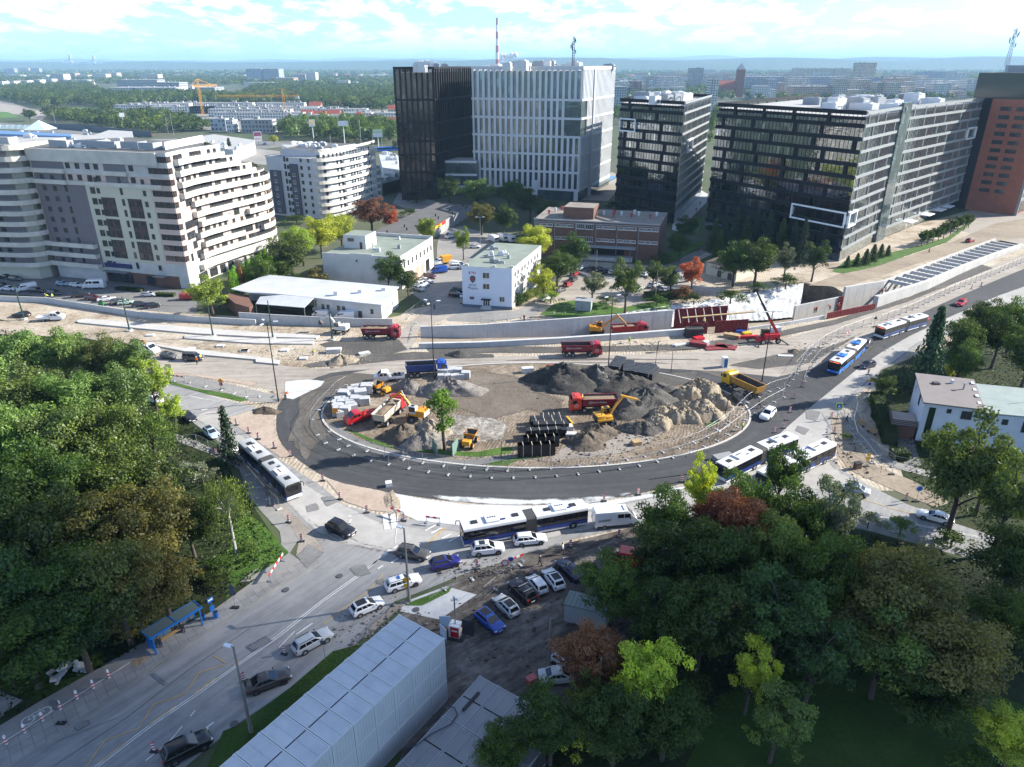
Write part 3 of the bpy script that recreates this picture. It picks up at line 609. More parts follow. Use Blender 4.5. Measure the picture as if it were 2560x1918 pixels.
for z in(4.8,10.5,16.6):slab(fm,A,d,n,0,L,z-.5,z+.5,.4)
fm.build('link_bands',m_wht,tw)
def band_office(name,label,pts4,H,floors,roofseed,nun,dark_edges,light_edges,slot=None):
 t=thing(name,label,'office building');rnd=random.Random(roofseed)
 MB().prism(pts4,0,H-1.2,0,top=1).build('roof_deck',[m_blkband,m_rooflight],t)
 fh=(H-4)/floors;gd=MB();gl=MB();bd=MB();bl=MB()
 for E,G_,B_,dep in[(e,gd,bd,.45)for e in dark_edges]+[(e,gl,bl,.35)for e in light_edges]:
  A,d,n,L=edge(*E);slab(G_,A,d,n,0.02,L-.02,0.2,H-2.2,.12)
  for k in range(floors+1):
   z=4+k*fh;th=.62 if G_ is gd else.44
   slab(B_,A,d,n,-.1,L+.1,z-th,z+th,dep,.1)
   if k<floors:
    u=rnd.uniform(2,9)
    while u<L-1:
     slab(B_,A,d,n,u-(.6 if G_ is gd else.22),u+(.6 if G_ is gd else.22),z+th,z+fh-th,dep-.05,.1);u+=rnd.uniform(8,20)
    u=1.3
    while u<L:slab(B_,A,d,n,u-.05,u+.05,z+th,z+fh-th,.12,.1);u+=1.5
 gd.build('dark_glazing',g_dark,t,recalc=False);gl.build('side_glazing',g_side,t,recalc=False)
 bd.build('dark_bands',m_blkband,t,recalc=False);bl.build('light_bands',m_gband,t,recalc=False)
 roof_units(t,pts4,H-1.2,nun,roofseed,(3,9),(2.0,4.2));return t,fh
m_acc=M('white_accent',(.8,.82,.84),.4)
def accent(t,E,u0,u1,z0,z1):
 A,d,n,L=edge(*E);mb=MB()
 for a in((u0,u1,z0,z0+.5),(u0,u1,z1-.5,z1),(u0,u0+.5,z0+.5,z1-.5),(u1-.5,u1,z0+.5,z1-.5)):slab(mb,A,d,n,*a,.75,.1)
 mb.build('white_frame',m_acc,t)
MA,MBB,MC,MD=(46,321),(66.5,294),(94,362),(70,384)
tm,fh=band_office('office_building','black banded glass office block next to the white tower',[MA,MBB,MC,MD],46.3,11,11,12,[(MA,MBB),(MD,MA),(MC,MD)],[(MBB,MC)])
accent(tm,(MA,MBB),.3,9.5,4+fh*8-.8,4+fh*9+.6);accent(tm,(MBB,MC),14,26,4+fh*6-.8,4+fh*7+.6)
GA,GB,GS,GT,GC,GD=(77,283),(108.7,232.5),(133.5,261),(138.6,266),(202,328),(150,372)
tg,fh=band_office('office_building','long black banded glass office with grey side bands by the cutting',[GA,GB,GS,GT,GC,GD],46.3,11,21,22,[(GA,GB),(GD,GA)],[(GB,GS),(GT,GC)])
A,d,n,L=edge(GS,GT);mb=MB();slab(mb,A,d,n,-.5,L+.5,0,48,.9)
for k in range(12):slab(mb,A,d,n,-.6,L+.6,k*4+1,k*4+1.5,.15,.9)
mb.build('stair_shaft',g_teal,tg)
accent(tg,(GA,GB),38.5,59.6,4+fh*2-.6,4+fh*3+.6);accent(tg,(GB,GS),.1,8,4+fh*2-.6,4+fh*3+.6);accent(tg,(GT,GC),76,88,4+fh*7-.5,4+fh*8+.5)
A,d,n,L=edge(GT,GC);mb=MB()
for u in(20,40,55,66):slab(mb,A,d,n,u,u+7,3.4,3.7,3.5)
mb.build('entrance_canopy',m_acc,tg)
A,d,n,L=edge(GB,GS);sg=text_part('CAN',3.4,m_acc,tg,tuple(A+d*28+n*.8+V((0,0,43.0))),(PI/2,0,math.atan2(d.y,d.x)),'sign_lettering')if False else None
# ---- red tower at the edge
RA,RB,RC,RD=(205,326),(217.5,311),(262,350),(246,372)
tr=thing('office_tower','brick red office tower with dark glass top and a roof mast','office tower')
m_redclad=M('red_cladding',(.30,.105,.062),.75,n=(.3,.2))
MB().prism([RA,RB,RC,RD],0,46.5,0,top=0).build('wall',m_redclad,tr)
q=[V((a,b,0))for a,b in((200,332),(217.7,310.7),(262.3,350),(246,376))]
MB().prism(q,46.5,56.6,0,top=1).build('glass_crown',[M('crown_glass',(.018,.028,.026),.15),m_roof],tr)
A,d,n,L=edge(RA,RB);mb=MB();slab(mb,A,d,n,-6.5,0,0,56,6,-6);mb.build('stair_shaft',m_blkband,tr)
for k in range(11):
 for u in(4.2,10.2):window(tr,A,d,n,u+1.6,9.2+k*3.35,4.2,1.7,'d',4)
A,d,n,L=edge(RB,RC);gl=MB();bl=MB();slab(gl,A,d,n,.5,L,1,46,.3)
for k in range(12):slab(bl,A,d,n,0,L,6+k*3.4,7+k*3.4,.5,.3)
slab(bl,A,d,n,0,.6,0,46.5,1.0);gl.build('side_glazing',g_black,tr);bl.build('light_bands',m_gband,tr)
MB().prism([(212,332),(226,328),(236,345),(222,350)],56.6,59.5).build('plant_room',m_unitg,tr)
mast(tr,(213.5,336,59),15,m_steel,.9)
# ---- apartment blocks with curved balconies
m_plas=M('plaster_white',(.47,.465,.45),.85,n=(.25,.22));m_cream=M('plaster_cream',(.52,.50,.40),.85,n=(.12,.1));m_greyp=M('plaster_mauve_grey',(.17,.155,.165),.85,n=(.1,.1))
m_balc=M('balcony_white',(.54,.51,.455),.8,n=(.25,.22));m_brown=M('brown_panel',(.085,.055,.05),.8,n=(.3,.15));m_pink=M('plaster_pink',(.52,.41,.36),.85,n=(.2,.1));m_brickb=M('brick_base',(.15,.075,.055),.85,n=(.5,.2))
m_rail=M('railing_metal',(.30,.32,.33),.4,.7);m_plant=M('balcony_plants',(.05,.12,.02),.9,n=(2,.5));m_wglass=M('wind_glass',(.62,.74,.76),.15)
def offset(P,o):
 R=[]
 for i,p in enumerate(P):
  d=(P[min(i+1,len(P)-1)]-P[max(0,i-1)]);d.normalize();R.append(p+V((d.y,-d.x,0))*o)
 return R
def resample(P,st):
 out=[P[0]]
 for a,b in zip(P[:-1],P[1:]):
  k=max(1,round((b-a).length/st))
  for i in range(1,k+1):out.append(a.lerp(b,i/k))
 return out
def chaikin(P,it=2):
 for _ in range(it):
  q=[P[0]]
  for a,b in zip(P[:-1],P[1:]):q+=[a*.75+b*.25,a*.25+b*.75]
  P=q+[P[-1]]
 return P
def balcony(path,z,depth,hgt=1.45,parent=None,glassrail=False,closed_ends=True):
 """slab and parapet that follow a facade line"""
 O=offset(path,depth);I=path;n_=len(path);mb=MB()
 for i in range(n_-1):
  a,b,c,d=I[i],I[i+1],O[i+1],O[i]
  up=V((0,0,z+.2));dn=V((0,0,z-.12))
  mb.quad(a+up,d+up,c+up,b+up);mb.quad(a+dn,b+dn,c+dn,d+dn)
  dd=(c-d).normalized();nn=V((dd.y,-dd.x,0));t=.14
  mb.quad(d+dn,c+dn,c+V((0,0,z+hgt)),d+V((0,0,z+hgt)))
  mb.quad(d-nn*t+up,d-nn*t+V((0,0,z+hgt)),c-nn*t+V((0,0,z+hgt)),c-nn*t+up)
  mb.quad(d+V((0,0,z+hgt)),c+V((0,0,z+hgt)),c-nn*t+V((0,0,z+hgt)),d-nn*t+V((0,0,z+hgt)))
 for i in(0,n_-1):
  a,d=I[i],O[i];mb.quad(a+V((0,0,z-.12)),d+V((0,0,z-.12)),d+V((0,0,z+hgt)),a+V((0,0,z+hgt)))
 o=mb.build('balcony',m_balc,parent,recalc=False)
 r=MB()
 for i in range(n_-1):r.bar(O[i]+V((0,0,z+hgt+.28)),O[i+1]+V((0,0,z+hgt+.28)),.07)
 r.build('railing',m_rail,o,recalc=False);return o
def sub(P,s0,s1):
 L=[0.0]
 for a,b in zip(P[:-1],P[1:]):L.append(L[-1]+(b-a).length)
 T=L[-1];out=[]
 def ev(s):
  s=s*T
  for i in range(len(P)-1):
   if s<=L[i+1]+1e-6:return P[i].lerp(P[i+1],(s-L[i])/max(1e-6,L[i+1]-L[i]))
  return P[-1]
 k=max(2,int((s1-s0)*T/1.2));return[ev(s0+(s1-s0)*i/k)for i in range(k+1)]
FH=3.05
ta=thing('apartment_block','big white apartment block with stepped curved balconies by the hedge','apartment block')
cur=chaikin([V(p+(0,))for p in((-93.5,202.6),(-92.8,212),(-89.8,220),(-86.6,228),(-83.6,235),(-81.8,241),(-83.0,247.5),(-88,252),(-97,256))])
tips=[.97,.97,.97,.95,.95,.90,.90,.84,.56,.46,.36]
FA,FB=V((-139.8,214.2,0)),V((-95.6,201.2,0))
rc=chaikin([FB+V((-1.5,.45,0)),V((-93.9,200.8,0)),V((-93.5,202.6,0))],2)
for k in range(11):
 z0=4.0+FH*k if k else 0;z1=4.0+FH*(k+1);S=sub(cur,0,tips[k])
 back=V((-140,236,0));e=S[-1]
 poly=[FA]+rc[:-1]+S+([V((-100,262,0))]if tips[k]>.8 else[])+[V((e.x-14,e.y+3,0)),V((-125,246,0)),back]
 if tips[k]>.8:poly=[FA]+rc[:-1]+S+[V((-104,258,0)),V((-125,246,0)),back]
 MB().prism([(p.x,p.y)for p in poly],z0,z1+(.5 if k==10 else 0),0,top=1).build('wall',[m_plas if k>8 or k==0 else m_pink,m_roof],ta)
 rnd=random.Random(k)
 if k<11:
  segs=[(.10,tips[k])]if k not in(2,4)else([(.13,.42),(.56,tips[k])]if k==2 else[(.13,.35),(.47,tips[k])])
  if k>6:segs=[(.02,tips[k])]
  for(a,b)in segs:balcony(sub(cur,a,b),z0,1.5,1.5,ta)if k else balcony(sub(cur,.08,.97),4.0,1.5,1.5,ta)
 S2=sub(cur,0.02,tips[k]-.03)
 for a,b in zip(S2[:-1],S2[1:]):
  if rnd.random()<.62 and(b-a).length>.8:
   dd=(b-a).normalized();nn=V((dd.y,-dd.x,0))
   window(ta,(a+b)/2,dd,nn,0,(z0 if k else 4.0)+(1.45 if k else-2.4),1.15,2.2 if k else 2.6,'d',1)
   # round corner ribbons
 if k:
  C2=rc;mb=MB()
  for a,b in zip(C2[:-1],C2[1:]):
   dd=(b-a).normalized();nn=V((dd.y,-dd.x,0));L=(b-a).length
   slab(mb,a,dd,nn,0,L,z0+.9,z0+2.5,.06);slab(mb,a,dd,nn,-.05,.08,z0+.9,z0+2.5,.12,mi=1);slab(mb,a,dd,nn,0,L,z0+1.6,z0+1.68,.1,mi=1)
  A,d,n,L=edge(FA,FB);slab(mb,A,d,n,L-4.6,L-1.4,z0+.9,z0+2.5,.06)
  for u in(L-4.6,L-3.6,L-2.5,L-1.5):slab(mb,A,d,n,u-.06,u+.06,z0+.9,z0+2.5,.12,mi=1)
  mb.build('corner_window',[g_win,m_brown],ta,recalc=False)
A,d,n,L=edge(FA,FB)
pan=MB();slab(pan,A,d,n,.3,16.5,4.2,28.3,.05,.01);slab(pan,A,d,n,15,18.2,4.2,28.3,.02,.01);pan.build('grey_panel',m_greyp,ta)
pan=MB();slab(pan,A,d,n,18.2,L-5.2,6.6,28.3,.05,.01);pan.build('cream_panel',m_cream,ta)
pan=MB();slab(pan,A,d,n,-.3,L-1.2,28.3,29.4,.45);slab(pan,A,d,n,-.3,12.2,31.4,32.6,.9);slab(pan,A,d,n,-.3,L-1.2,34.6,38.0,.5);slab(pan,A,d,n,-.3,12.2,28.3,29.5,.9);slab(pan,A,d,n,26,34,31.4,32.6,.7);pan.build('parapet_band',m_balc,ta)
for u in(.5,26.2):
 for z in(29.5,32.6):pan=MB();slab(pan,A,d,n,u,u+(11.6 if u<1 else 7.6),z,z+1.9,.06);pan.build('loggia',m_greyp,ta)
for u0 in(25.2,34.4):
 for z in(7.6,13.7,19.8):
  mb=MB();slab(mb,A,d,n,u0-2.2,u0+2.6,z,z+5.4,.06,.06);o=mb.build('brown_panel',m_brown,ta)
  for uu in(-1.2,1.6):
   for zz in(1.1,4.1):window(ta,A+n*.12,d,n,u0+uu,z+zz,1.5,1.9,'d',2)
for k in range(9):
 z=5.6+FH*k
 for u in(20.6,):window(ta,A+n*.06,d,n,u,z,1.7,1.8,'d',2)
 for u in(22.6 if k%2 else 22.4,38.6):window(ta,A+n*.06,d,n,u,z,1.0,1.5,'d',1)
 for u in(3.2,7.0):window(ta,A+n*.06,d,n,u,z,1.3,1.5,'d',1)
 for u in(30.2,10.6):mb=MB();slab(mb,A,d,n,u,u+.9,z-.8,z+1.1,.08,.06);mb.build('stair_window',g_win,ta)
for z in(30.4,33.6):
 for u in(13.6,17.0,20.6,23.6,35.6):window(ta,A,d,n,u,z,1.5,1.6,'d',2)
for z in(4.2,7.2,10.2):balcony([A+d*s for s in np.linspace(-.5,17.6,8)],z,1.6,1.2,ta)
mb=MB();slab(mb,A,d,n,18.2,L-1.5,0.0,3.4,.08);mb.build('shop_base',m_brickb,ta)
mb=MB();slab(mb,A,d,n,18.8,28.5,4.6,5.9,.4);o=mb.build('shop_sign',M('sign_navy',(.012,.018,.10),.4),ta)
text_part('Promesa',.7,m_acc,ta,tuple(A+d*22.6+n*.43+V((0,0,5.25))),(PI/2,0,math.atan2(d.y,d.x)),'sign_lettering')if False else None
for u in((19,28),(33,36)):mb=MB();slab(mb,A,d,n,*u,.3,2.9,.15,.08);mb.build('shop_window',g_win,ta)
mb=MB();slab(mb,A,d,n,18.6,27.5,3.5,3.65,1.8,.1);slab(mb,A,d,n,37,41,3.3,3.45,2,.1);mb.build('entrance_canopy',m_rail,ta)
def screens(t,A,d,n,zz,rows):
 for(u0,u1,o_)in rows:
  mb=MB();slab(mb,A,d,n,u0,u1,zz,zz+1.9,.12,o_);slab(mb,A,d,n,u1-.1,u1,zz,zz+1.9,3.5,o_-3.5);mb.build('roof_screen',m_unitg,t)
screens(ta,A,d,n,38.2,[(5.5,12,-3),(12.5,21,-5),(21.5,28,-4),(29,35,-5),(36,41,-4)])
mb=MB();dd=V((.09,.99,0));nn=V((.99,-.09,0));slab(mb,V((-96.5,207,0)),dd,nn,0,22,38.2,40.2,.12);mb.build('roof_screen',m_unit,ta)
roof_units(ta,[FA,FB,V((-98,232,0)),V((-138,232,0))],37.9,10,31,(1,3),(.8,1.6))
# ---- the neighbouring block with stacked curved balconies
t0=thing('apartment_block','white and grey apartment block with stacked curved balconies at the picture edge','apartment block')
bc=chaikin([V(p+(0,))for p in((-190,219),(-165,213.8),(-150,211.5),(-143.5,211),(-141,214),(-142,222))])
MB().prism([(-190,219),(-165,213.8),(-150,211.7),(-144,211.5),(-142,214),(-143,240),(-190,246)],0,38.5,0,top=1).build('wall',[m_cream,m_rooflight],t0)
Ae,d,n,L=edge((-165,213.8),(-150,211.7));mb=MB();slab(mb,Ae,d,n,0,L+5.8,4.2,38,.06);mb.build('grey_panel',m_greyp,t0)
for k in range(12):
 z=4.2+FH*k;balcony(sub(bc,.46 if 2<k<9 else(.02 if k<3 else.3),.98),z,1.7,1.25,t0)
 for u in(3,7,10.5,14):window(t0,Ae+n*.06,d,n,u,z+1.5,1.5,1.9,'d',2)
 Ax,dx,nx,Lx=edge((-190,219),(-165,213.8))
 for u in(13,17.5,22):window(t0,Ax,dx,nx,u,z+1.5,1.4,1.6,'d',2)
balcony(sub(bc,.1,.99),38.4,1.2,.9,t0)
screens(t0,Ae,d,n,38.8,[(-16,-8,-3),(-7,3,-4),(4,19,-5)]);roof_units(t0,[V((-185,222,0)),V((-146,215,0)),V((-146,238,0)),V((-185,240,0))],38.5,6,33,(1,3),(.8,1.5))
# ---- lower block behind
t1=thing('apartment_block','smaller pale apartment block with curved balconies in front of the black tower','apartment block')
m_pale=M('plaster_pale_blue',(.50,.52,.55),.85,n=(.15,.08));m_slate=M('slate_panel',(.085,.085,.11),.8,n=(.3,.1))
HB=24.5;b1=[(-104,313),(-80.5,303.5),(-76,307),(-71,318),(-67,330),(-63.5,345),(-66,352),(-86,352)]
MB().prism(b1,0,HB,0,top=1).build('wall',[m_pale,m_rooflight],t1)
MB().prism([(-97,312.5),(-80,309),(-70,334),(-88,340)],HB,HB+3,0,top=1).build('wall',[m_pale,m_roof],t1)
A,d,n,L=edge(b1[0],b1[1]);mb=MB();slab(mb,A,d,n,1.5,7,1,19,.6);slab(mb,A,d,n,12,16,.5,22,.6);mb.build('slate_panel',m_slate,t1)
for k in range(8):
 z=2.6+k*3
 for u in(4.3,14):(window(t1,A+n*.61,d,n,u,z,1.2,1.4,'w',2)if z<18 else 0)
 for u in(17.8,21.5,11):window(t1,A,d,n,u,z,1.1,1.5,'d',1)
 mb=MB();slab(mb,A,d,n,9,10,z-.9,z+1.2,.06);mb.build('stair_window',g_win,t1)
cb=chaikin([V(p+(0,))for p in((-83,304.4),(-80,303.8),(-76,307),(-71,318),(-67,330),(-63.5,345),(-66,351))])
for k in range(8):
 balcony(sub(cb,.03,.8 if k<7 else.9),2.4+k*3,1.7,1.2,t1);S2=sub(cb,.05,.78)
 for i,(a,b)in enumerate(zip(S2[:-1:2],S2[1::2])):
  dd=(b-a).normalized();window(t1,(a+b)/2,dd,V((dd.y,-dd.x,0)),0,2.4+k*3+1.5,1.1,2.1,'d',1)
 for s in(.3,.42,.55,.68):mb=MB();p=sub(cb,s,s+.02);a=p[0];dd=(p[1]-p[0]).normalized();slab(mb,a,V((dd.y,-dd.x,0)),-dd,0,1.5,2.6+k*3,4.3+k*3,.05);mb.build('wind_screen',m_wglass,t1)
 if k<5:balcony(sub(cb,.86,.99),2.4+k*3,2.2,1.2,t1)
balcony(sub(cb,.0,.9),HB+2.6,.8,.9,t1)
roof_units(t1,[(-96,312),(-80,309),(-70,334),(-88,340)],HB+3,12,35,(1,3),(.8,1.6))
# ---- city guard station
m_guard=M('plaster_blue_white',(.56,.62,.72),.85,n=(.2,.06));m_groof=M('roof_felt_green',(.20,.235,.20),.9,n=(.25,.2));m_white2=M('plaster_bright',(.56,.55,.53),.85,n=(.3,.16))
SA,SB,SCc,SDd=(-13.3,184.4),(0,181.6),(8.6,208),(-5,211.5);HS=11.2
ts=thing('guard_station','three storey white guard station with pale blue front, red number and dark crest','building')
mb=MB();mb.prism([SA,SB,SCc,SDd],0,HS,1,top=2);A,d,n,L=edge(SA,SB);slab(mb,A,d,n,.02,L,.05,HS-.1,.04,mi=0);mb.build('wall',[m_guard,m_white2,m_groof],ts)
mb=MB();slab(mb,A,d,n,-.05,L+.05,0,.75,.08);mb.build('plinth',M('plinth_slate',(.10,.14,.19),.8),ts)
for z in(9.0,6.0):window(ts,A+n*.045,d,n,6.6,z,1.9,1.6,'w',2)
window(ts,A+n*.045,d,n,10.9,2.7,1.5,1.5,'w',2);window(ts,A+n*.045,d,n,2.6,2.6,1.2,.7,'d',1)
mb=MB();slab(mb,A,d,n,5.7,7.5,.75,2.3,.08,.04);o=mb.build('door',g_win,ts);mb=MB()
for u in(5.7,6.3,6.9,7.5):slab(mb,A,d,n,u-.05,u+.05,.75,2.3,.1,.06)
mb.build('frame',m_frame,o);mb=MB();slab(mb,A,d,n,5.3,7.9,2.5,2.62,1.3,.04);mb.build('porch_roof',m_blkband,ts)
mb=MB()
for k in range(4):slab(mb,A,d,n,5.4-.1*k,7.8+.1*k,0,.75-k*.18,.35*(k+1),.08)
mb.build('steps',m_conc,ts)
rzs=math.atan2(d.y,d.x);fp=lambda u,z,o=.06:tuple(A+d*u+n*o+V((0,0,z)))
m_navy=M('letter_navy',(.012,.012,.045),.5);m_red=M('letter_red',(.45,.01,.02),.5)
text_part('986',.85,m_red,ts,fp(3.2,9.55),(PI/2,0,rzs));text_part('Straż',.95,m_navy,ts,fp(2.9,6.2),(PI/2,0,rzs));text_part('Miejska',.95,m_navy,ts,fp(2.9,5.3),(PI/2,0,rzs))
mb=MB();mb.tube([fp(2.15,9.85,.1),fp(1.95,9.6,.1),fp(2.1,9.3,.1),fp(2.35,9.25,.1)],.1,6);mb.build('phone_symbol',m_red,ts)
def shield(s,o):return[V(fp(2.9+x*s,7.75+y*s,o))for x,y in((-.75,.6),(-.35,.95),(.35,.95),(.75,.6),(.72,-.1),(.45,-.65),(0,-1),(-.45,-.65),(-.72,-.1))]
mb=MB()
for s,o,mi in((1,.09,0),(.82,.11,1),(.42,.14,2)):mb.loft([shield(s,.05),shield(s,o)],mi)
mb.build('crest',[m_navy,M('crest_gold',(.09,.08,.09),.5),m_red],ts)
A2,d2,n2,L2=edge(SB,SCc)
for z in(2.6,6.0,9.0):
 for u in(2,4.6,8.2,10.8,14.4,17,20.6,23.2):window(ts,A2,d2,n2,u+.6,z,1.4,1.5,'w',2)
 mb=MB()
 for u in(3.9,7.4,13.4,19.6):slab(mb,A2,d2,n2,u,u+.6,z-1.3,z-.8,.35)
 mb.build('air_conditioner',m_unitg,ts)
mb=MB()
for p in((.05,0),(.6,0),(.95,.2)):slab(mb,A,d,n,L*p[0],L*p[0]+.9,HS,HS+.5,.4,-1-p[1])
mb.build('parapet_block',m_white2,ts)
roof_units(ts,[SA,SB,SCc,SDd],HS,9,41,(.7,1.6),(.6,1.1))
# ---- white hall
HA,HB_,HC,HD=(-56,206.5),(-32.0,200.5),(-25.4,226),(-46.5,232)
th=thing('workshop_hall','white two storey workshop hall with grey green flat roof and stair tower','building')
HH=9.0;MB().prism([HA,HB_,HC,HD],0,HH,0,top=1).build('wall',[m_white2,m_groof],th)
A,d,n,L=edge(HA,HB_);mb=MB();slab(mb,A,d,n,0,L,HH,HH+.45,.25,-.25);slab(mb,A,d,n,9,16,HH+.45,HH+.8,.25,-.25);A3,d3,n3,L3=edge(HB_,HC);slab(mb,A3,d3,n3,0,L3,HH,HH+.7,.25,-.25);A4,d4,n4,L4=edge(HC,HD);slab(mb,A4,d4,n4,0,L4,HH,HH+1,.3,-.3);mb.build('parapet',m_white2,th)
mb=MB();mb.prism([(-51,214),(-44,212.3),(-42,219),(-49,221)],HH,HH+4,0,top=1);o=mb.build('stair_tower',[m_white2,m_groof],th)
At,dt_,nt,Lt=edge((-51,214),(-44,212.3));window(th,At,dt_,nt,2.4,HH+2.6,2.0,1.0,'d',3)
mb=MB();slab(mb,At,dt_,nt,5.2,6.0,HH,HH+2.0,.06);mb.build('door',M('door_maroon',(.10,.02,.02),.6),th)
for u in(2.5,5.5,8.8,12,15.2,18.5,21.6,24.5):window(th,A3,d3,n3,u,6.6,.9,1.7,'d',1)
for u,w_,mm in((7.5,3.2,M('gate_pink',(.42,.27,.22),.8,n=(.8,.2))),(12.2,3.2,MATS['gate_pink']),(16.5,3.0,MATS['gate_pink']),(21,3.2,m_blkband)):
 mb=MB();slab(mb,A3,d3,n3,u-w_/2,u+w_/2,.05,3.7,.06);mb.build('garage_door',mm,th)
window(th,A,d,n,11,7.6,.6,.6,'d',1)
roof_units(th,[HA,HB_,HC,HD],HH,5,45,(.5,1.2),(.5,1.0))
# ---- low white shed
tl=thing('depot_shed','long low depot shed with white sheet roof and open store bay','shed')
m_wroof=M('white_sheet_roof',(.50,.52,.54),.5,n=(.25,.14))
rf=[V((-69.7,197,5.4)),V((-30.4,185,5.4)),V((-32.8,171.6,4.6)),V((-62,180.5,4.8)),V((-70.5,183.2,4.3)),V((-76.5,187,4.2))]
mb=MB();mb.add(rf+[p-V((0,0,.25))for p in rf],[tuple(range(6)),tuple(range(6,12))[::-1]]+[(i,(i+1)%6,6+(i+1)%6,6+i)for i in range(6)]);mb.build('roof',m_wroof,tl)
mb=MB();mb.prism([(-69.4,196.4),(-30.8,184.6),(-33.1,172.1),(-51,177.6),(-50,184),(-73,190)],0,4.4,0);mb.build('wall',m_white2,tl)
A,d,n,L=edge((-51,177.6),(-33.1,172.1))
for u in(1.5,3.0,6.0,7.5,15.6):window(tl,A,d,n,u+.4,2.4,.8,1.3,'d',1)
mb=MB();slab(mb,A,d,n,12,13.1,0.05,2.2,.08);mb.build('door',m_framed,tl)
A5,d5,n5,L5=edge((-33.1,172.1),(-30.8,184.6))
for u in(2,4,6,8):window(tl,A5,d5,n5,u,2.3,.8,1.4,'w',2)
mb=MB();cp=[V((-66.5,180.5,4.0)),V((-60,179.2,4.9)),V((-51.2,176.6,4.9)),V((-52.5,171.6,3.9)),V((-66,175.4,3.7))]
mb.add(cp+[p-V((0,0,.15))for p in cp],[(0,1,2,3,4),(9,8,7,6,5)]+[(i,(i+1)%5,5+(i+1)%5,5+i)for i in range(5)]);mb.build('canopy_roof',m_wroof,tl)
mb=MB()
for p in cp[2:]:mb.bar((p.x,p.y,0),(p.x,p.y,p.z-.15),.15)
mb.build('post',m_rail,tl)
mb=MB().prism([(-76.5,186.5),(-70.5,182.8),(-66.6,175),(-67.2,173.6),(-72,177),(-77,184)],0,3.3,0);mb.build('brick_wall',m_brickb,tl)
for k in range(3):mb=MB().box((-46+6*k,179+1.6*k,5.4),(1.1,.8,1.0)).box((-46+6*k,179+1.6*k,5.95),(1.3,1.0,.12));mb.build('vent',m_unit,tl)
rnd=random.Random(8)
for k in range(14):
 y=176+rnd.uniform(-1.5,2.5);x=rnd.uniform(-64,-56);mb=MB()
 for j in range(5):mb.bar((x-3,y+j*.18,.3+.25*(k%5)),(x+3,y-.9+j*.18,.3+.25*(k%5)),.14)
 tag(mb.build('pipe_bundle',m_blkband),'dark pipes stored under the white canopy roof of the depot','pipe bundle','pipe bundles under the depot canopy')
 # ---- garage row
tgr=thing('garage_row','long low garage row with grey felt roof and red fascia','garage');gp=[(-52,254),(-34.5,248),(-17.5,312),(-33,319)]
MB().prism(gp,0,4.3,0,top=1).build('wall',[M('plaster_grey',(.30,.30,.30),.85),m_roof],tgr)
A,d,n,L=edge(gp[1],gp[2]);mb=MB();slab(mb,A,d,n,8,32,3.3,4.4,.5);mb.build('fascia',M('fascia_red',(.42,.03,.02),.6),tgr)
mb=MB();slab(mb,A,d,n,20,27,3.4,4.3,.08,.52);mb.build('fascia_sign',M('fascia_yellow',(.7,.5,.03),.6),tgr)
for k in range(8):mb=MB();slab(mb,A,d,n,3+k*6,6.5+k*6,.05,2.8,.06);mb.build('garage_door',m_unitg,tgr)
for k in range(11):mb=MB().cyl((-45+2.4*k+(k%2)*4,256+k*5.2,4.8),(0,0,1),.25,1.0,8);mb.build('vent',m_blkband,tgr)
# ---- brick factory
tf=thing('brick_factory','brown brick factory with ribbon windows, loading dock and roof cabin','factory');m_bk=M('brown_brick',(.135,.075,.055),.9,n=(.35,.2));m_felt=M('roof_felt_brown',(.22,.195,.17),.9,n=(.4,.3))
fp4=[(7.4,242.6),(48.3,232.2),(55.2,254.5),(13.5,265.5)];MB().prism(fp4,0,12,0,top=1).build('wall',[m_bk,m_felt],tf)
A,d,n,L=edge(fp4[0],fp4[1])
mb=MB();slab(mb,A,d,n,0,L,12,12.35,.3,-.1);slab(mb,A,d,n,0,L,11.3,11.5,.12);slab(mb,A,d,n,0,1.5,11.9,12.5,.2,.05);mb.build('cornice',m_unitg,tf)
for k in range(6):mb=MB();u=L*(k+.02)/6;slab(mb,A,d,n,u,u+.15,0,11.3,.12);mb.build('downpipe',m_unitg,tf)
for z in(10.4,6.2):
 for k in range(6):
  if k==2:window(tf,A,d,n,L*2.27/6,z,2.7,1.7,'w',4);window(tf,A,d,n,L*2.7/6,z,2.7,1.7,'w',4)
  else:
   for j in range(3):window(tf,A,d,n,L*(k+.2+j*.3)/6,z,1.9,.95,'w',4)
mb=MB();slab(mb,A,d,n,17,34,0,1.1,3.2);o=mb.build('loading_dock',m_conc,tf);mb=MB()
for u in np.linspace(17,34,11):mb.bar(A+d*u+n*3.1+V((0,0,1.1)),A+d*u+n*3.1+V((0,0,2.1)),.06)
mb.bar(A+d*17+n*3.1+V((0,0,2.1)),A+d*34+n*3.1+V((0,0,2.1)),.06);mb.build('railing',m_rail,o)
mb=MB();slab(mb,A,d,n,16,35,4.2,4.45,3.4);mb.build('dock_canopy',m_unitg,tf)
mb=MB();slab(mb,A,d,n,19,31,1.1,3.9,.1);mb.build('dock_opening',m_blkband,tf)
A2,d2,n2,L2=edge(fp4[1],fp4[2])
for k in range(4):mb=MB();slab(mb,A2,d2,n2,3+k*5,5.5+k*5,9.6,11,.08);mb.build('window',g_win,tf)
q=[(17.5,244.5),(27.5,242),(30.3,251),(20.3,253.6)];MB().prism(q,12,15.8,0,top=1).build('roof_cabin',[m_bk,m_felt],tf)
m_venr=M('vent_red',(.35,.04,.03),.6)
for i,(x,y)in enumerate(((13,252),(15.5,256),(18,259),(32,250),(35,247),(38,249),(41,246),(44,249),(47,244),(50,248),(36,252),(43,252))):
 mb=MB().cyl((x,y,12.5),(0,0,1),.3,1.0,10).cyl((x,y,13.15),(0,0,1),.5,.4,10);mb.build('vent',m_venr if i%2==0 else m_unit,tf)
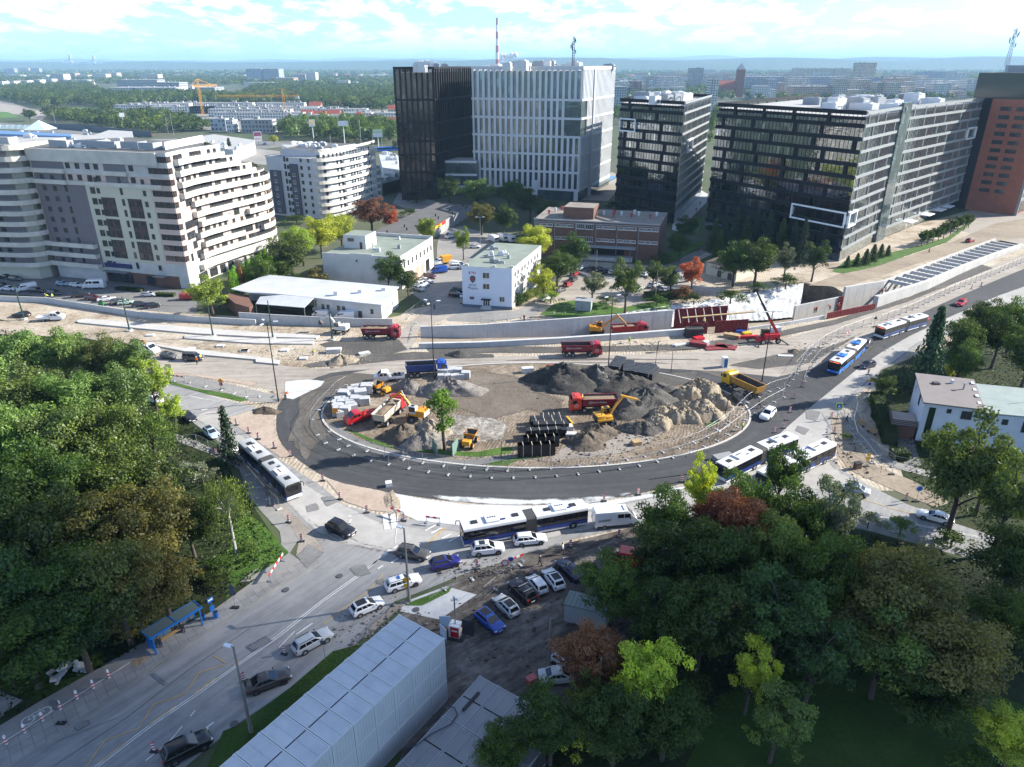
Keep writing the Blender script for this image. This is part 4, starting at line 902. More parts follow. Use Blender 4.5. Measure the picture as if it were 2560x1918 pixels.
 # ---- house with mural
tk=thing('mural_house','low cream house with painted wall and brown roof beneath the trees','house');kp=[(60.6,217),(67.5,208.5),(77.5,218),(70,228)]
MB().prism(kp,0,3.9,0).build('wall',m_cream,tk);mb=MB();c=sum((P2(p)for p in kp),V())/4;e=[P2(p)+(P2(p)-c).normalized()*.8 for p in kp]
mb.add([V((p.x,p.y,3.9))for p in e]+[(e[0]+e[1])/2+(c-(e[0]+e[1])/2)*.35+V((0,0,5.2)),(e[2]+e[3])/2+(c-(e[2]+e[3])/2)*.35+V((0,0,5.2))],[(0,1,4),(1,2,5,4),(2,3,5),(3,0,4,5),(3,2,1,0)]);mb.build('roof',M('roof_brown',(.10,.075,.06),.9,n=(.5,.2)),tk)
A,d,n,L=edge(kp[0],kp[1])
for u in(4.2,8.0):mb=MB();slab(mb,A,d,n,u,u+1.5,.1,2.1,.06);mb.build('door',m_framed,tk)
mb=MB();rnd=random.Random(2)
for k in range(9):u=1.6+k*.8;slab(mb,A,d,n,u,u+rnd.uniform(.4,.9),2.3+rnd.uniform(-.2,.3),2.9+rnd.uniform(-.1,.5),.03)
mb.build('mural_paint',M('mural_dark',(.20,.20,.22),.9,n=(2,.8)),tk)
# ---- house on the right
m_hw=M('render_white_shade_blue',(.58,.62,.68),.85,n=(.3,.1));m_hr=M('roof_felt_taupe',(.185,.165,.16),.9,n=(.5,.1))  # white render; the bluish shade on it is put into the colour
def lowbox(t,poly,z0,z1,mats,name='wall',zt=None):return MB().prism(poly,z0,zt or z1,0,top=1).build(name,mats,t)
h1=[(70.4,109.2),(78.6,106.6),(83.8,118.2),(75.2,121)]
ths=thing('family_house','two storey white house, walls coloured shade blue, with taupe flat roof and tall stair window','house');lowbox(ths,h1,0,7.3,[m_hw,m_hr])
mb=MB();c=sum((P2(p)for p in h1),V())/4;e=[P2(p)+(P2(p)-c).normalized()*.55 for p in h1];mb.prism([(p.x,p.y)for p in e],7.3,7.55,0,bottom=True);mb.build('roof',m_hr,ths)
A,d,n,L=edge(h1[0],h1[1]);mb=MB();slab(mb,A,d,n,.9,1.9,1.6,6.6,.06);mb.build('stair_window',M('stair_glass',(.02,.035,.02),.2),ths)
window(ths,A,d,n,3.9,6.3,.7,.8,'d',1);window(ths,A,d,n,6.6,5.9,1.6,1.5,'d',2);window(ths,A,d,n,6.9,2.4,1.0,1.4,'d',1);mb=MB();slab(mb,A,d,n,3.8,5.1,.1,2.2,.06);mb.build('door',m_framed,ths)
mb=MB();slab(mb,A,d,n,3.3,5.8,2.8,3.0,1.3);mb.build('porch_roof',m_rail,ths)
A6,d6,n6,L6=edge(h1[3],h1[0]);window(ths,A6,d6,n6,2.5,5.8,1.2,1.3,'w',2);window(ths,A6,d6,n6,8,5.8,1.0,2.0,'d',1)
mb=MB().box((76.2,116.5,7.7),(1.1,.9,.3));mb.build('skylight',m_framed,ths);mb=MB().tube([(79.8,114.2,7.5),(79.8,114.2,8.6)],.16,8).box((79.8,114.2,8.7),(.5,.5,.12));mb.build('flue',m_steel,ths)
tq=[(66.2,110.2),(70.1,109.0),(72.3,114),(68.3,115.4)];mb=MB().prism(tq,2.5,2.8,0,top=1,bottom=True);o=mb.build('terrace',[m_brown,M('terrace_deck',(.36,.32,.28),.9,n=(.8,.1))],ths);mb=MB()
for a,b in((tq[3],tq[0]),(tq[0],tq[1])):
 for z in(3.0,3.3,3.6):mb.bar(V((a[0],a[1],z)),V((b[0],b[1],z)),.05,.2)
mb.build('railing',m_brown,o);mb=MB().prism([(66.5,110.5),(70.1,109.4),(72,113.6),(68.4,115)],0,2.5,0);mb.build('garage',m_brickb,ths)
tj=thing('family_house','pale house with flat grey green roof adjoining the taupe roofed house','house');h2=[(78.7,106.6),(96,102.6),(101,113.5),(83.9,118.2)]
lowbox(tj,h2,0,6.6,[m_hw,m_groof]);mb=MB();c=sum((P2(p)for p in h2),V())/4;e=[P2(p)+(P2(p)-c).normalized()*.35 for p in h2];mb.prism([(p.x,p.y)for p in e],6.6,6.85,0,bottom=True);mb.build('roof',M('roof_grey_green',(.24,.29,.28),.9,n=(.4,.15)),tj)
A,d,n,L=edge(h2[0],h2[1])
for u in(1.5,3.8):window(tj,A,d,n,u,5.4,.9,1.0,'d',1)
window(tj,A,d,n,8,4.8,3,2,'d',3);mb=MB().tube([(91,111,6.8),(91,111,10.2)],.04,5)
for k in range(5):mb.bar((90.6,111,9+k*.25),(91.4,111.1,9+k*.25),.03)
mb.build('aerial',m_steel,tj)
mb=MB();slab(mb,*edge((79,117),(84,118))[:3],0,.4,6.8,8.2,.5);
for k in range(4):mb.box((79.2+1.2*k,108.5+2.7*k,7.4),(1.0,.5,.5+.2*(k%2)),rz=1.15)
mb.build('parapet_step',m_unit,tj)
# ====== VEHICLES
m_paint_car=M('car_paint',(.5,.5,.5),.28,obj=True,n=(.7,.05),coat=.6)
m_glass=M('car_glass',(.012,.015,.018),.05,spec=.9);m_tyre=M('tyre_rubber',(.018,.018,.018),.9);m_rim=M('rim_alloy',(.42,.43,.45),.35,.7)
m_trim=M('black_trim',(.02,.02,.021),.6);m_lampw=M('headlight_lens',(.62,.65,.68),.12,spec=.9);m_lampr=M('taillight_lens',(.30,.008,.01),.2);m_plate=M('number_plate',(.72,.72,.68),.5)
m_hubs=M('steel_hub',(.25,.25,.25),.6);m_whitev=M('vehicle_white',(.70,.71,.72),.3,coat=.4,n=(.8,.05));m_chas=M('chassis_dark',(.035,.034,.033),.75,n=(2,.3))
WHEELS={}
def wheel(parent,x,y,r,wd,rim=None,name='wheel'):
 key=(r,wd)
 if key not in WHEELS:
  a=MB().cyl((0,0,0),(0,1,0),r,wd,18).build('tyre',m_tyre,smooth=40);b=MB().cyl((0,0,0),(0,1,0),r*.62,wd+.03,14)
  for k in range(5):b.box((math.cos(k*2*PI/5)*r*.36,0,math.sin(k*2*PI/5)*r*.36),(r*.16,wd+.05,r*.16))
  b=b.build('rim',m_rim);WHEELS[key]=(a.data,b.data);bpy.data.objects.remove(a);bpy.data.objects.remove(b)
 t=bpy.data.objects.new(name,WHEELS[key][0]);COL.objects.link(t);t.parent=parent;t.location=(x,y,r)
 q=bpy.data.objects.new('rim',WHEELS[key][1]);COL.objects.link(q);q.parent=t
 if rim:q.material_slots[0].link='OBJECT';q.material_slots[0].material=rim
 return t
def qlerp(a,b,c,d,u,v):return(a*(1-u)+b*u)*(1-v)+(d*(1-u)+c*u)*v
def pane(mb,a,b,c,d,u0,u1,v0,v1,off=.012,mi=0):
 n=(b-a).cross(d-a).normalized()*off;mb.quad(*[qlerp(a,b,c,d,u,v)+n for u,v in((u0,v0),(u1,v0),(u1,v1),(u0,v1))],mi)
CARS=dict(hatch=dict(L=4.1,W=1.78,H=1.47,belt=.93,hood=.86,base=(-1.93,1.02),roof=(-1.5,.12),wb=2.5,r=.31),small=dict(L=3.6,W=1.66,H=1.48,belt=.95,hood=.88,base=(-1.72,1.0),roof=(-1.42,.22),wb=2.35,r=.28),wagon=dict(L=4.65,W=1.82,H=1.48,belt=.94,hood=.88,base=(-2.2,.98),roof=(-1.78,.08),wb=2.7,r=.32),sedan=dict(L=4.75,W=1.84,H=1.44,belt=.95,hood=.88,base=(-1.75,.95),roof=(-.92,.02),wb=2.8,r=.33),suv=dict(L=4.55,W=1.88,H=1.68,belt=1.08,hood=1.02,base=(-2.1,1.0),roof=(-1.7,.10),wb=2.65,r=.36),mpv=dict(L=4.4,W=1.83,H=1.83,belt=1.08,hood=1.0,base=(-2.14,1.35),roof=(-2.02,.55),wb=2.7,r=.33))
def make_car(kind):
 p=CARS[kind];L,W,H,bz=p['L'],p['W'],p['H'],p['belt'];h=L/2;w=W/2;t=thing('parked_car','car','car');hz_=p['hood'];b0,b1=p['base'];r0,r1=p['roof']
 trunk=kind=='sedan'
 st=[(-h,.80,.38,bz-.16),(-h+.10,.93,.26,bz-.03),(-h+.5,.985,.20,bz),(-.6,1,.18,bz),(b1-.3,1,.18,bz-.01),(b1+.15,.995,.18,hz_+.03),(h-.55,.975,.2,hz_-.04),(h-.16,.91,.26,hz_-.16),(h,.76,.34,hz_-.30)]
 if trunk:st[1]=(-h+.1,.93,.26,bz);st[0]=(-h,.82,.38,bz-.06)
 secs=[]
 for x,f,zb,zt in st:
  ww=w*f;secs.append([V((x,y,z))for y,z in((-ww*.8,zb),(-ww*.97,zb+.12),(-ww,zb+(zt-zb)*.55),(-ww*.95,zt-.06),(-ww*.84,zt),(ww*.84,zt),(ww*.95,zt-.06),(ww,zb+(zt-zb)*.55),(ww*.97,zb+.12),(ww*.8,zb))])
 mb=MB().loft(secs)
 wb_,wr=w*.87,w*.72;zb=bz-.04;zr=H-.05
 B=[V((b0,-wb_,zb)),V((b1,-wb_,zb)),V((b1,wb_,zb)),V((b0,wb_,zb))];R=[V((r0,-wr,zr)),V((r1,-wr,zr)),V((r1,wr,zr)),V((r0,wr,zr))]
 def ring(P,k,cut):
  o=[]
  for i in range(4):o+=[P[i].lerp(P[i-1],cut*(.5 if i%2==0 else 1)),P[i].lerp(P[(i+1)%4],cut*(1 if i%2==0 else.5))]
  return o
 c=sum(R,V())/4;top=[V((c.x+(q.x-c.x)*.86,q.y*.82,H))for q in R]
 mb.loft([ring(B,0,.03),ring(R,0,.06),ring(top,0,.1)])
 for x in(-p['wb']/2,p['wb']/2):
  for s in(-1,1):mb.cyl((x,s*(w-.05),p['r']),(0,1,0),p['r']+.07,.13,18,1)
 mb.box((0,-w+.02,.27),(L*.55,.05,.12),mi=1).box((0,w-.02,.27),(L*.55,.05,.12),mi=1).box((h-.06,0,.36),(.1,W*.62,.16),mi=1).box((-h+.05,0,.36),(.1,W*.66,.16),mi=1)
 mb.build('body',[m_paint_car,m_trim],t,smooth=38)
 g=MB();pane(g,B[1],B[2],R[2],R[1],.08,.92,.08,.86);g.build('windscreen',m_glass,t,recalc=False)
 g=MB();pane(g,B[3],B[0],R[0],R[3],.10,.90,.2,.86);g.build('rear_window',m_glass,t,recalc=False)
 for s in(0,1):
  g=MB();q=(B[0],B[1],R[1],R[0])if s==0 else(B[2],B[3],R[3],R[2])
  cuts=(.07,.36,.39,.64,.67,.93)if s==0 else(.07,.33,.36,.61,.64,.93)
  for k in range(0,6,2):pane(g,*q,cuts[k],cuts[k+1],.16,.86)
  o=g.build('side_window',m_glass,t,recalc=False)
 for s in(-1,1):
  for x in(-p['wb']/2,p['wb']/2):wheel(t,x,s*(w-.10),p['r'],.2)
  MB().box((h-.17,s*w*.68,hz_-.25),(.24,.36,.14),rz=-s*.35).build('headlight',m_lampw,t,bevel=.03)
  MB().box((-h+.09,s*w*.74,bz-.13),(.14,.30,.17 if kind not in('suv','mpv')else.3),rz=s*.25).build('taillight',m_lampr,t,bevel=.03)
  MB().box((b1-.22,s*(w+.07),bz+.08),(.12,.2,.13)).build('mirror',m_trim,t,bevel=.03)
 MB().box((-h-.0,0,.62),(.03,.52,.12)).build('number_plate',m_plate,t);MB().box((h+.005,0,.42),(.03,.52,.12)).build('number_plate',m_plate,t)
 if kind in('suv','wagon'):
  for s in(-1,1):MB().bar((r0+.1,s*wr*.86,H+.03),(r1-.1,s*wr*.86,H+.03),.05).build('roof_rail',m_trim,t)
 return Proto(t)
PC={k:make_car(k)for k in CARS}
def heading(c,a,b,z=.7):
 p,q=at(c,*a,z),at(c,*b,z);d=q-p;m=(p+q)/2;return V((m.x,m.y,0)),math.atan2(d.y,d.x)
C_=dict(black=(.012,.012,.014),white=(.72,.73,.75),silver=(.42,.44,.46),grey=(.10,.10,.10),dgrey=(.045,.045,.048),blue=(.01,.07,.36),navy=(.012,.016,.05),dblue=(.015,.015,.16),red=(.42,.012,.018),brown=(.05,.042,.038),green=(.35,.50,.42),lblue=(.35,.45,.55),maroon=(.09,.01,.015),taupe=(.075,.07,.062),yellow=(.75,.42,.02))
ST_Q='cars queuing along the near street';ST_P='cars parked in the muddy lot';AP='cars parked below the apartment block';YD='cars in the station yard';FL='cars parked by the brick factory';RD='cars driving past the works'
def car(kind,col,c,a,b,label,group=None,z=.75,zoff=0):
 loc,rz=heading(c,a,b,z);o=PC[kind].put(loc+V((0,0,zoff+.02)),rz,label,group,paint=C_[col]);o['category']='car';return o
car('suv','black','B5',(1300,1560),(1640,1385),'black estate SUV last in the street queue beside the grass verge',ST_Q)
car('sedan','brown','B6',(55,1170),(280,1085),'dark brown saloon car beside the bare concrete lamp post',ST_Q)
car('wagon','silver','B6',(330,945),(535,835),'silver estate car passing the white striped guide board',ST_Q)
o=car('hatch','white','B6',(680,715),(845,645),'white hatchback with black roof in the street queue',ST_Q)
MB().box((-.7,0,1.465),(1.25,1.02,.04)).build('roof_panel',m_trim,o,bevel=.015)
o=car('wagon','white','B6',(890,565),(1070,510),'white taxi estate with blue roof lamp by the leaning pole',ST_Q);MB().box((-.5,0,1.54),(.25,.6,.14)).build('roof_sign',M('taxi_blue',(.03,.12,.4),.4),o)
text_part('LEM',.42,m_trim,o,(-.1,-.93,.72),(PI/2,0,0))
car('hatch','dblue','B6',(1142,440),(1325,395),'deep blue fastback car entering the roundabout',ST_Q)
car('wagon','taupe','B6',(950,345),(1130,375),'grey brown estate car leaving the roundabout behind the pole',RD)
car('suv','black','B6',(540,190),(675,245),'black SUV driving down from the roundabout ahead of the bus',RD)
o=car('suv','white','B7',(490,480),(718,455),'white SUV with glass sunroof beside the articulated bus',RD);MB().box((-.75,0,1.685),(.8,.85,.02)).build('sunroof',m_glass,o)
car('wagon','white','B7',(790,412),(1005,390),'white estate car beside the black bellows of the bus',RD)
car('hatch','blue','B7',(548,905),(690,1022),'bright blue hatchback parked nose outward by the solar trailer',ST_P)
car('hatch','silver','B7',(800,925),(668,795),'silver crossover parked between the blue and black cars',ST_P)
o=car('suv','black','B7',(905,820),(785,705),'black SUV with silver roof bars in the muddy lot',ST_P)
for x in(-1.3,-.2):MB().bar((x,-.7,1.75),(x,.7,1.75),.1,.05).build('roof_bar',m_steel,o)
car('small','white','B7',(985,760),(905,665),'small boxy white car beside the black SUV',ST_P)
car('hatch','white','B7',(1105,735),(1015,615),'white hatchback with dark rear glass in the muddy lot',ST_P)
car('sedan','navy','B7',(1228,665),(1118,560),'navy blue hatch parked last in the muddy row',ST_P)
car('hatch','silver','B7',(1110,1225),(1215,1290),'pale car half hidden under the rust coloured tree',ST_P)
car('sedan','silver','B7',(1050,1345),(1170,1335),'beige silver car roof behind the wooden pole',ST_P)
car('suv','white','B4',(475,450),(408,512),'white SUV driving between the two fence lines',RD)
car('hatch','dgrey','B4',(215,345),(275,400),'dark grey car behind the yellow tipper truck',RD)
car('hatch','navy','B4',(1175,125),(1085,152),'dark blue car following the blue bus',RD)
o=car('sedan','silver','B4',(1132,1022),(935,968),'silver patrol saloon with blue side stripe on the side street',RD)
for s in(-1,1):MB().box((0,s*.92,.62),(3.2,.02,.16)).build('stripe',M('stripe_blue',(.02,.10,.42),.4),o)
MB().box((-.3,0,1.5),(.22,.9,.12)).build('light_bar',M('beacon_blue',(.05,.15,.6),.3),o)
car('sedan','white','B4',(1712,1218),(1490,1158),'white saloon on the side street beside the ivy trunk',RD)
car('sedan','black','B1',(1420,722),(1538,788),'black saloon coming out from behind the park trees',RD)
car('hatch','lblue','B1',(1618,848),(1715,922),'pale blue hatchback before the small spruce',RD)
car('hatch','white','B1',(1765,965),(1862,1040),'white car half hidden behind the small spruce',RD)
car('hatch','grey','A5',(1385,1500),(1532,1522),'dark grey hatchback standing on the upper site road',RD)
car('mpv','dgrey','A5',(1588,1525),(1745,1530),'dark people carrier with two workers beside it',RD)
car('wagon','black','A5',(255,1160),(105,1155),'black car beside the green pole at the works edge',RD)
car('hatch','white','B1',(1180,600),(1270,640),'white car mostly hidden under the light green tree',RD)
car('suv','red','A8',(1788,785),(1722,825),'red car driving behind the last bus',RD);car('hatch','red','A8',(1512,905),(1455,945),'red car right behind the white and blue bus',RD)
car('wagon','dgrey','A8',(1092,1075),(1040,1120),'dark estate right behind the blue bus',RD);car('hatch','red','A8',(1798,355),(1842,345),'red car on the dirt road by the big office',RD)
for k,cl,a,b,lb in(('sedan','black',(78,835),(5,825),'black car nearest the shop front at the kerb'),('hatch','grey',(85,845),(185,850),'grey car at the kerb by the shops'),('wagon','black',(-10,905),(55,910),'black car next to the white saloon'),('sedan','white',(35,930),(122,935),'white saloon between dark cars by the wall'),('wagon','dgrey',(235,945),(398,950),'black pickup style car beside the white van'),('hatch','dgrey',(405,965),(528,970),'dark hatchback near workers in yellow'),('hatch','lblue',(490,885),(595,895),'grey blue car at the kerb beside the white hatchback'),('hatch','white',(608,898),(712,905),'white hatchback beside the white camper'),('suv','black',(615,995),(765,985),'black off-roader in the middle row'),('wagon','maroon',(740,1010),(868,1015),'maroon estate in the middle row'),('sedan','white',(850,1030),(985,1015),'white saloon by the green bin'),('hatch','grey',(975,1050),(1060,1035),'dark hatchback beside the pale green car'),('hatch','green',(1020,1058),(1145,1045),'pale green hatchback in the front row'),('hatch','navy',(1140,1075),(1275,1065),'dark blue hatchback in the front row'),('small','black',(1262,1088),(1375,1070),'black and red small car ending the front row'),('hatch','silver',(1230,985),(1332,982),'silver hatchback by the clipped hedge')):
 car(k,cl,'A5',a,b,lb,AP)
for k,cl,a,b,lb in(('hatch','maroon',(1590,818),(1695,835),'dark red car before the blue van'),('sedan','silver',(1555,855),(1660,872),'silver car beside the dark red car'),('hatch','white',(1535,880),(1620,895),'white car at the workshop gates'),('suv','white',(1515,895),(1590,912),'white off-roader at the workshop gates'),('hatch','silver',(1512,925),(1572,942),'pale car nearest the corner tree'),('mpv','white',(1885,748),(1795,752),'white people carrier beside the blue van'),('hatch','white',(1985,570),(2065,570),'white hatchback under the young tree'),('suv','black',(1815,985),(1925,990),'black SUV by the station corner'),('wagon','black',(1835,950),(1925,950),'black car behind the SUV by the station')):
 car(k,cl,'A6',a,b,lb,YD)
for k,cl,a,b,lb in(('hatch','silver',(845,660),(895,640),'silver car at the end of the factory row'),('hatch','dgrey',(935,670),(985,640),'first dark car below the factory dock'),('hatch','grey',(1005,675),(1055,645),'second dark car below the factory dock'),('hatch','black',(1045,695),(1105,665),'black car beside the white hatch in the factory row'),('hatch','white',(1112,700),(1195,672),'white hatch at the open end of the factory row'),('wagon','grey',(655,855),(725,825),'grey estate behind the white estate'),('hatch','red',(728,808),(785,772),'bright red hatchback under the dark tree'),('hatch','red',(800,712),(838,688),'red car furthest up under the dark tree'),('wagon','dgrey',(780,762),(828,728),'dark car between the two red cars'),('wagon','white',(520,925),(615,892),'white old estate on the slope below the station'),('suv','silver',(1455,815),(1545,785),'grey SUV by the white vans'),('sedan','dgrey',(1525,838),(1595,812),'dark saloon by the white vans'),('suv','white',(1565,850),(1650,828),'white SUV in the tree shade'),('wagon','white',(1670,878),(1745,862),'white car roof behind the hedge'),('hatch','red',(1420,895),(1500,875),'red car behind the hedge top'),('hatch','white',(1345,835),(1402,815),'white car behind the tall slim tree'),('hatch','silver',(1405,715),(1450,692),'silver car under the yellowing tree')):
 car(k,cl,'A7',a,b,lb,FL)
rnd=random.Random(4);q=0
for r in range(5):
 for i in range(7):
  x=2085+i*26-r*5;y=1165+r*27+i*2
  if x>2205:continue
  p=at('A4',x,y,.7);o=PC[rnd.choice(['hatch','wagon','sedan','suv'])].put(V((p.x,p.y,.03)),.75+rnd.uniform(-.05,.05),'car in the distant crowded car park beyond the red tower','cars in the far car park',paint=C_[rnd.choice(['white','silver','grey','blue','black','dgrey'])])
  o['category']='car'
for k,cl,c,a,b,lb in(('hatch','red','A1',(1065,738),(1108,740),'red car on the far road behind the shed roofs'),('hatch','red','A1',(1175,752),(1208,752),'second red car on the far road'),('wagon','red','A2',(842,915),(882,918),'red car on the road before the far tree line'),('suv','white','A2',(735,913),(770,915),'white car on the road before the far tree line'),('hatch','blue','A1',(2080,815),(2110,820),'blue car beside the red roadside sign')):
 car(k,cl,c,a,b,lb)
 # ---- vans
def make_van(L,W,H,win=True,camper=False):
 t=thing('van','van','van');h,w=L/2,W/2;pr=[(-h,.45),(-h,H-.1),(-h+.12,H),(h-L*.26,H),(h-L*.155,H*.62+.25),(h-.25,H*.42+.1),(h-.02,.85),(h,.4),(h-.1,.28),(-h+.05,.28)]
 secs=[[V((x*(.995 if s in(0,3)else 1),y,z))for x,z in pr]for s,y in((0,-w),(1,-w*.96),(2,w*.96),(3,w))]
 secs=[]
 for y,ins in((-w,0),(-w*.9,0),(w*.9,0),(w,0)):
  secs.append([V((x,y*(.90 if z>H*.6 else 1),z))for x,z in pr])
 mb=MB().loft(secs);mb.build('body',m_paint_car,t,smooth=25,bevel=.05)
 a,b=V((h-L*.155+.01,0,H*.62+.25)),V((h-L*.26+.01,0,H));ww=w*.80
 g=MB();nn=V((.95,0,.5)).normalized()*.02;g.quad(*[p+nn for p in(a.lerp(b,.06)+V((0,-ww,0)),a.lerp(b,.06)+V((0,ww,0)),a.lerp(b,.9)+V((0,ww,0)),a.lerp(b,.9)+V((0,-ww,0)))]);a2=V((h-.25,0,H*.42+.1));
 g.quad(*[p+V((.02,0,.02))for p in(a2.lerp(a,.35)+V((0,-ww,0)),a2.lerp(a,.35)+V((0,ww,0)),a+V((0,ww,0)),a+V((0,-ww,0)))]);g.build('windscreen',m_glass,t,recalc=False)
 for s in(-1,1):
  z0,z1=H*.60,H*.84;yy=s*(w*.90+.035);g=MB();g.box((h-L*.27,yy,(z0+z1)/2),(L*.13,.04,z1-z0));g.build('side_window',m_glass,t)
  if win:g=MB().box((h-L*.42,yy,(z0+z1)/2),(L*.14,.04,z1-z0));g.build('side_window',m_glass,t)
  if camper:
   g=MB().box((-h*.35,yy,(z0+z1)/2),(L*.3,.04,z1-z0));g.build('side_window',m_glass,t)
  for x in(-L*.28,L*.31):wheel(t,x,s*(w-.12),.34,.24)
  MB().box((h-.10,s*w*.72,.88),(.26,.34,.26)).build('headlight',m_lampw,t,bevel=.04);MB().box((-h-.01,s*w*.9,1.1),(.06,.14,.5)).build('taillight',m_lampr,t)
  MB().box((h-L*.21,s*(w+.12),H*.62),(.12,.2,.32)).build('mirror',m_trim,t,bevel=.03)
  MB().box((0,s*(w+.005),.42),(L*.9,.03,.2)).build('side_trim',m_trim,t)
 return Proto(t)
PV=dict(big=make_van(6.4,2.05,2.7),mid=make_van(5.2,1.95,2.2),small=make_van(4.4,1.82,1.9,False),camper=make_van(6.2,2.1,2.85,True,True))
def van(k,col,c,a,b,label,group=None,z=1.2):
 loc,rz=heading(c,a,b,z);o=PV[k].put(loc+V((0,0,.02)),rz,label,group,paint=C_[col]);o['category']='van';return o
o=van('big','white','B7',(1322,268),(1650,240),'white crew van with dark side lettering following the articulated bus',z=1.3)
text_part('KEMY',.52,m_trim,o,(-1.55,-1.03,1.45),(PI/2,0,0));mb=MB()
for x in(-2.62,-2.44):
 for z in(1.32,1.5):mb.box((x,-1.03,z),(.14,.03,.14))
mb.build('logo',m_hubs,o);MB().box((1.2,0,2.76),(.3,1.3,.14)).build('light_bar',m_whitev,o)
van('mid','white','A5',(298,910),(150,935),'white crew van parked below the apartment block',AP);van('camper','white','A5',(905,900),(718,905),'white camper van with dark side windows by the shop',AP);van('small','red','A5',(1558,1000),(1685,995),'red small van beside the leafy tree',AP)
van('mid','blue','A6',(1785,765),(1645,778),'blue panel van in the station yard',YD);van('mid','white','A6',(1825,718),(1920,735),'white van behind the white people carrier',YD);van('mid','white','A6',(1855,465),(1785,480),'white van outside the garage row',YD)
van('small','white','A6',(770,1148),(628,1140),'white small van in the depot yard');van('mid','white','A6',(990,1165),(815,1165),'white panel van in the depot yard behind the wall');van('mid','white','A7',(1705,735),(1592,755),'white van in the tree shaded car park',FL);van('mid','white','A7',(1778,740),(1692,752),'second white van next to the first under trees',FL)
o=van('mid','red','B7',(1640,540),(1530,520),'red and white van poking out of the dark trees',ST_P)
# ---- caravans
for i,(x,y)in enumerate(((115,400),(195,392),(258,400))):
 p=at('A7',x,y,1.3);t=thing('caravan',['white caravan nearest the pale trailer','white caravan in the middle of three','white caravan next to the yellow tree'][i],'caravan',(p.x,p.y,0),PI/2+.5,'caravans behind the station')
 mb=MB();mb.loft([[V((x_,y_,z))for x_,z in((-2.6,.5),(-2.7,1.6),(-2.3,2.6),(2.2,2.6),(2.7,1.5),(2.6,.5))]for y_ in(-1.1,1.1)]);mb.build('body',m_whitev,t,bevel=.1,smooth=40)
 MB().box((-2.72,0,1.7),(.06,1.5,.6)).build('window',m_glass,t);MB().box((0,-1.12,1.8),(1.4,.04,.6)).build('window',m_glass,t)
 for s in(-1,1):wheel(t,0,s*1.0,.3,.2)
